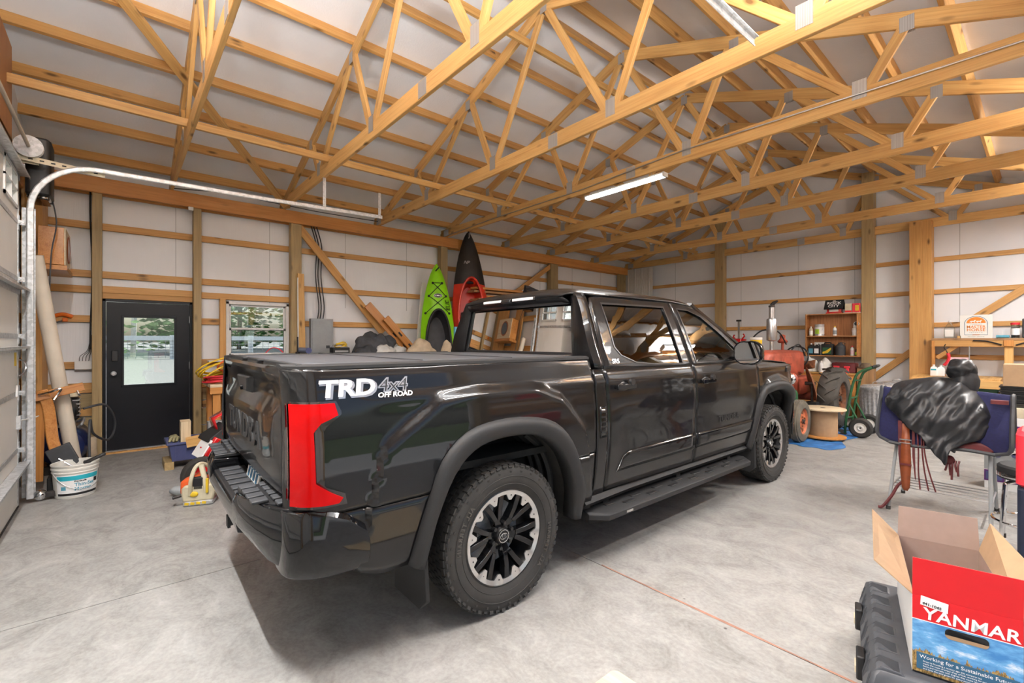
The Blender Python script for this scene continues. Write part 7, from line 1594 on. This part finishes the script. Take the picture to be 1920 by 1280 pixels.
def boxtext(txt, size, x, z, mat, par, bold=0, sx=1.0, sp=1.0, shear=0):
    t = text_g(txt, size, .0003, shear, bold, 'LEFT', sp); t.v = [(a*sx, b, c) for a, b, c in t.v]; t.xf(frame_mat((x, -.0027, z), (1, 0, 0), (0, 0, 1))); return t.obj('carton_lettering', mat, par, 0)
boxtext('YANMAR', .060, .030, h*.845-.016, 'print_white', BX, .0012, 1.0, 1.03, .06)
boxtext('Working for a Sustainable Future.', .0185, .020, .064, 'print_white', bnr)
for k, tx in enumerate(('Since its founding a century ago this company has', 'made the most of every drop of fuel, working for people,', 'fields and harvests with engines that waste less power', 'and keep the land green for every coming season.')): boxtext(tx, .0078, .030+.0*k, .048-.009*k, 'print_white', bnr)
stk_ = G(); stk_.add([(.022, -.0034, h*.90), (.098, -.0034, h*.86), (.100, -.0034, h*.985), (.024, -.0034, h*1.02)], [(0, 1, 2, 3)]); so = stk_.obj('parts_sticker', 'print_white', BX, 0)
t = text_g('441-1045', .014, .0002, bold=.0004, align='LEFT'); t.xf(frame_mat((.028, -.0038, h*.925), (1, 0, -.14), (0, 0, 1))); t.obj('sticker_lettering', 'print_black', so, 0)
hole = [(.105+.05*cos(a)*.3+(0.085 if cos(a) > 0 else 0)-.0, h*.60+.0155*sin(a)) for a in [2*pi*k/24 for k in range(24)]]
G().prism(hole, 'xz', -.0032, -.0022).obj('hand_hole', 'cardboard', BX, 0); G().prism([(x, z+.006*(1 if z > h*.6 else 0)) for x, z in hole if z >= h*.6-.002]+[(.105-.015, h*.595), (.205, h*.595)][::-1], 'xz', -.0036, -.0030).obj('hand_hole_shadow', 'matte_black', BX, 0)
# the four flaps
G().add([(0, 0, h), (w, 0, h), (w, -.012, h+.145), (0, -.012, h+.145), (0, th, h), (w, th, h), (w, th-.012, h+.145), (0, th-.012, h+.145)], [(0, 1, 2, 3), (7, 6, 5, 4), (0, 4, 5, 1), (1, 5, 6, 2), (2, 6, 7, 3), (3, 7, 4, 0)]).obj('front_flap', 'box_red', BX, 0)
def flap(a, b, c, e, name, mat='cardboard', th_=.004):
    a, b, c, e = map(Vector, (a, b, c, e)); n = (b-a).cross(e-a).normalized()*th_; return G().add([a, b, c, e, a+n, b+n, c+n, e+n], [(0, 1, 2, 3), (7, 6, 5, 4), (0, 4, 5, 1), (1, 5, 6, 2), (2, 6, 7, 3), (3, 7, 4, 0)]).obj(name, mat, BX, 0)
flap((0, 0, h), (0, d, h), (-.10, d, h+.105), (-.115, .02, h+.09), 'side_flap'); flap((w, d, h), (w, 0, h), (w+.10, .04, h+.09), (w+.035, d-.01, h+.135), 'side_flap')
flap((0, d, h), (w, d, h), (w-.005, d+.02, h+.142), (.005, d+.02, h+.142), 'back_flap', 'cardboard_in')
for x, y, r, ll in ((-.215, 2.62, .04, 'left white bottle cap inside the open carton'), (-.135, 2.66, .03, 'right white bottle cap inside the open carton')): bottle('white_bottle', x, y, .268, r+.015, .27, 'print_white', 'print_white', ll.replace('bottle cap', 'bottle'), cap=r)
tag(G().bx(-.02, .02, -.07, .07, 0, .25).obj('red_packet', 'coral_red', None, bevel=.004, loc=(-.345, 2.72, .268)), 'red and white packet inside the open carton at its left side', 'packet')
cs = thing('rugged_case', 'black ribbed hard case under the printed carton at lower right', 'case', (-.345, 2.20, 0), 13)
G().loft([[(x, y, z) for x, y in ((-.10+i, .0+i), (.50-i, .0+i), (.50-i, .86-i), (-.10+i, .86-i))] for z, i in ((0, .04), (.02, .02), (.16, 0), (.185, .0), (.235, .012), (.258, .035))]).obj('case_shell', 'case_grey', cs, bevel=.012)
for k in range(6):
    y = .07+.135*k
    G().loft([[(-.118, y-.05, z0), (-.118, y+.05, z0), (-.085, y+.045, z1), (-.085, y-.045, z1)] if 0 else [(x, y-q, z) for x, z, q in ((-.113, .03, .045), (-.118, .15, .048), (-.10, .225, .045), (-.06, .262, .04), (.0, .2615, .04))]+[(x, y+q, z) for x, z, q in ((.0, .2615, .04), (-.06, .262, .04), (-.10, .225, .045), (-.118, .15, .048), (-.113, .03, .045))] for _ in (0,)]+[[(x+.03, y-q, z-.02) for x, z, q in ((-.113, .03, .045), (-.118, .15, .048), (-.10, .225, .045), (-.06, .262, .04), (.0, .2615, .04))]+[(x+.03, y+q, z-.02) for x, z, q in ((.0, .2615, .04), (-.06, .262, .04), (-.10, .225, .045), (-.118, .15, .048), (-.113, .03, .045))]]).obj('case_rib', 'case_grey', cs, 20, bevel=.004)
G().bx(-.104, .504, -.004, .864, .158, .170).obj('case_seam', 'matte_black', cs, 0)
for y in (.21, .62): lt = G().bx(-.135, -.105, y-.045, y+.045, .10, .20).obj('case_latch', 'black_plastic', cs, bevel=.006); G().bx(-.140, -.133, y-.03, y+.03, .12, .15).obj('latch_tab', 'cream', lt, bevel=.002)
for s in (.12, .38): G().bx(s-.05, s+.05, -.02, .005, .10, .20).obj('case_latch', 'black_plastic', cs, bevel=.006)
wd_ = thing('plywood_offcut', 'pale plywood board with rounded corners lying on the floor at the bottom edge', 'board', (-1.272, 1.10, 0))
G().rbx(0, .58, 0, .60, 0, .04, .03, 4).obj('board_body', 'pale_wood', wd_)
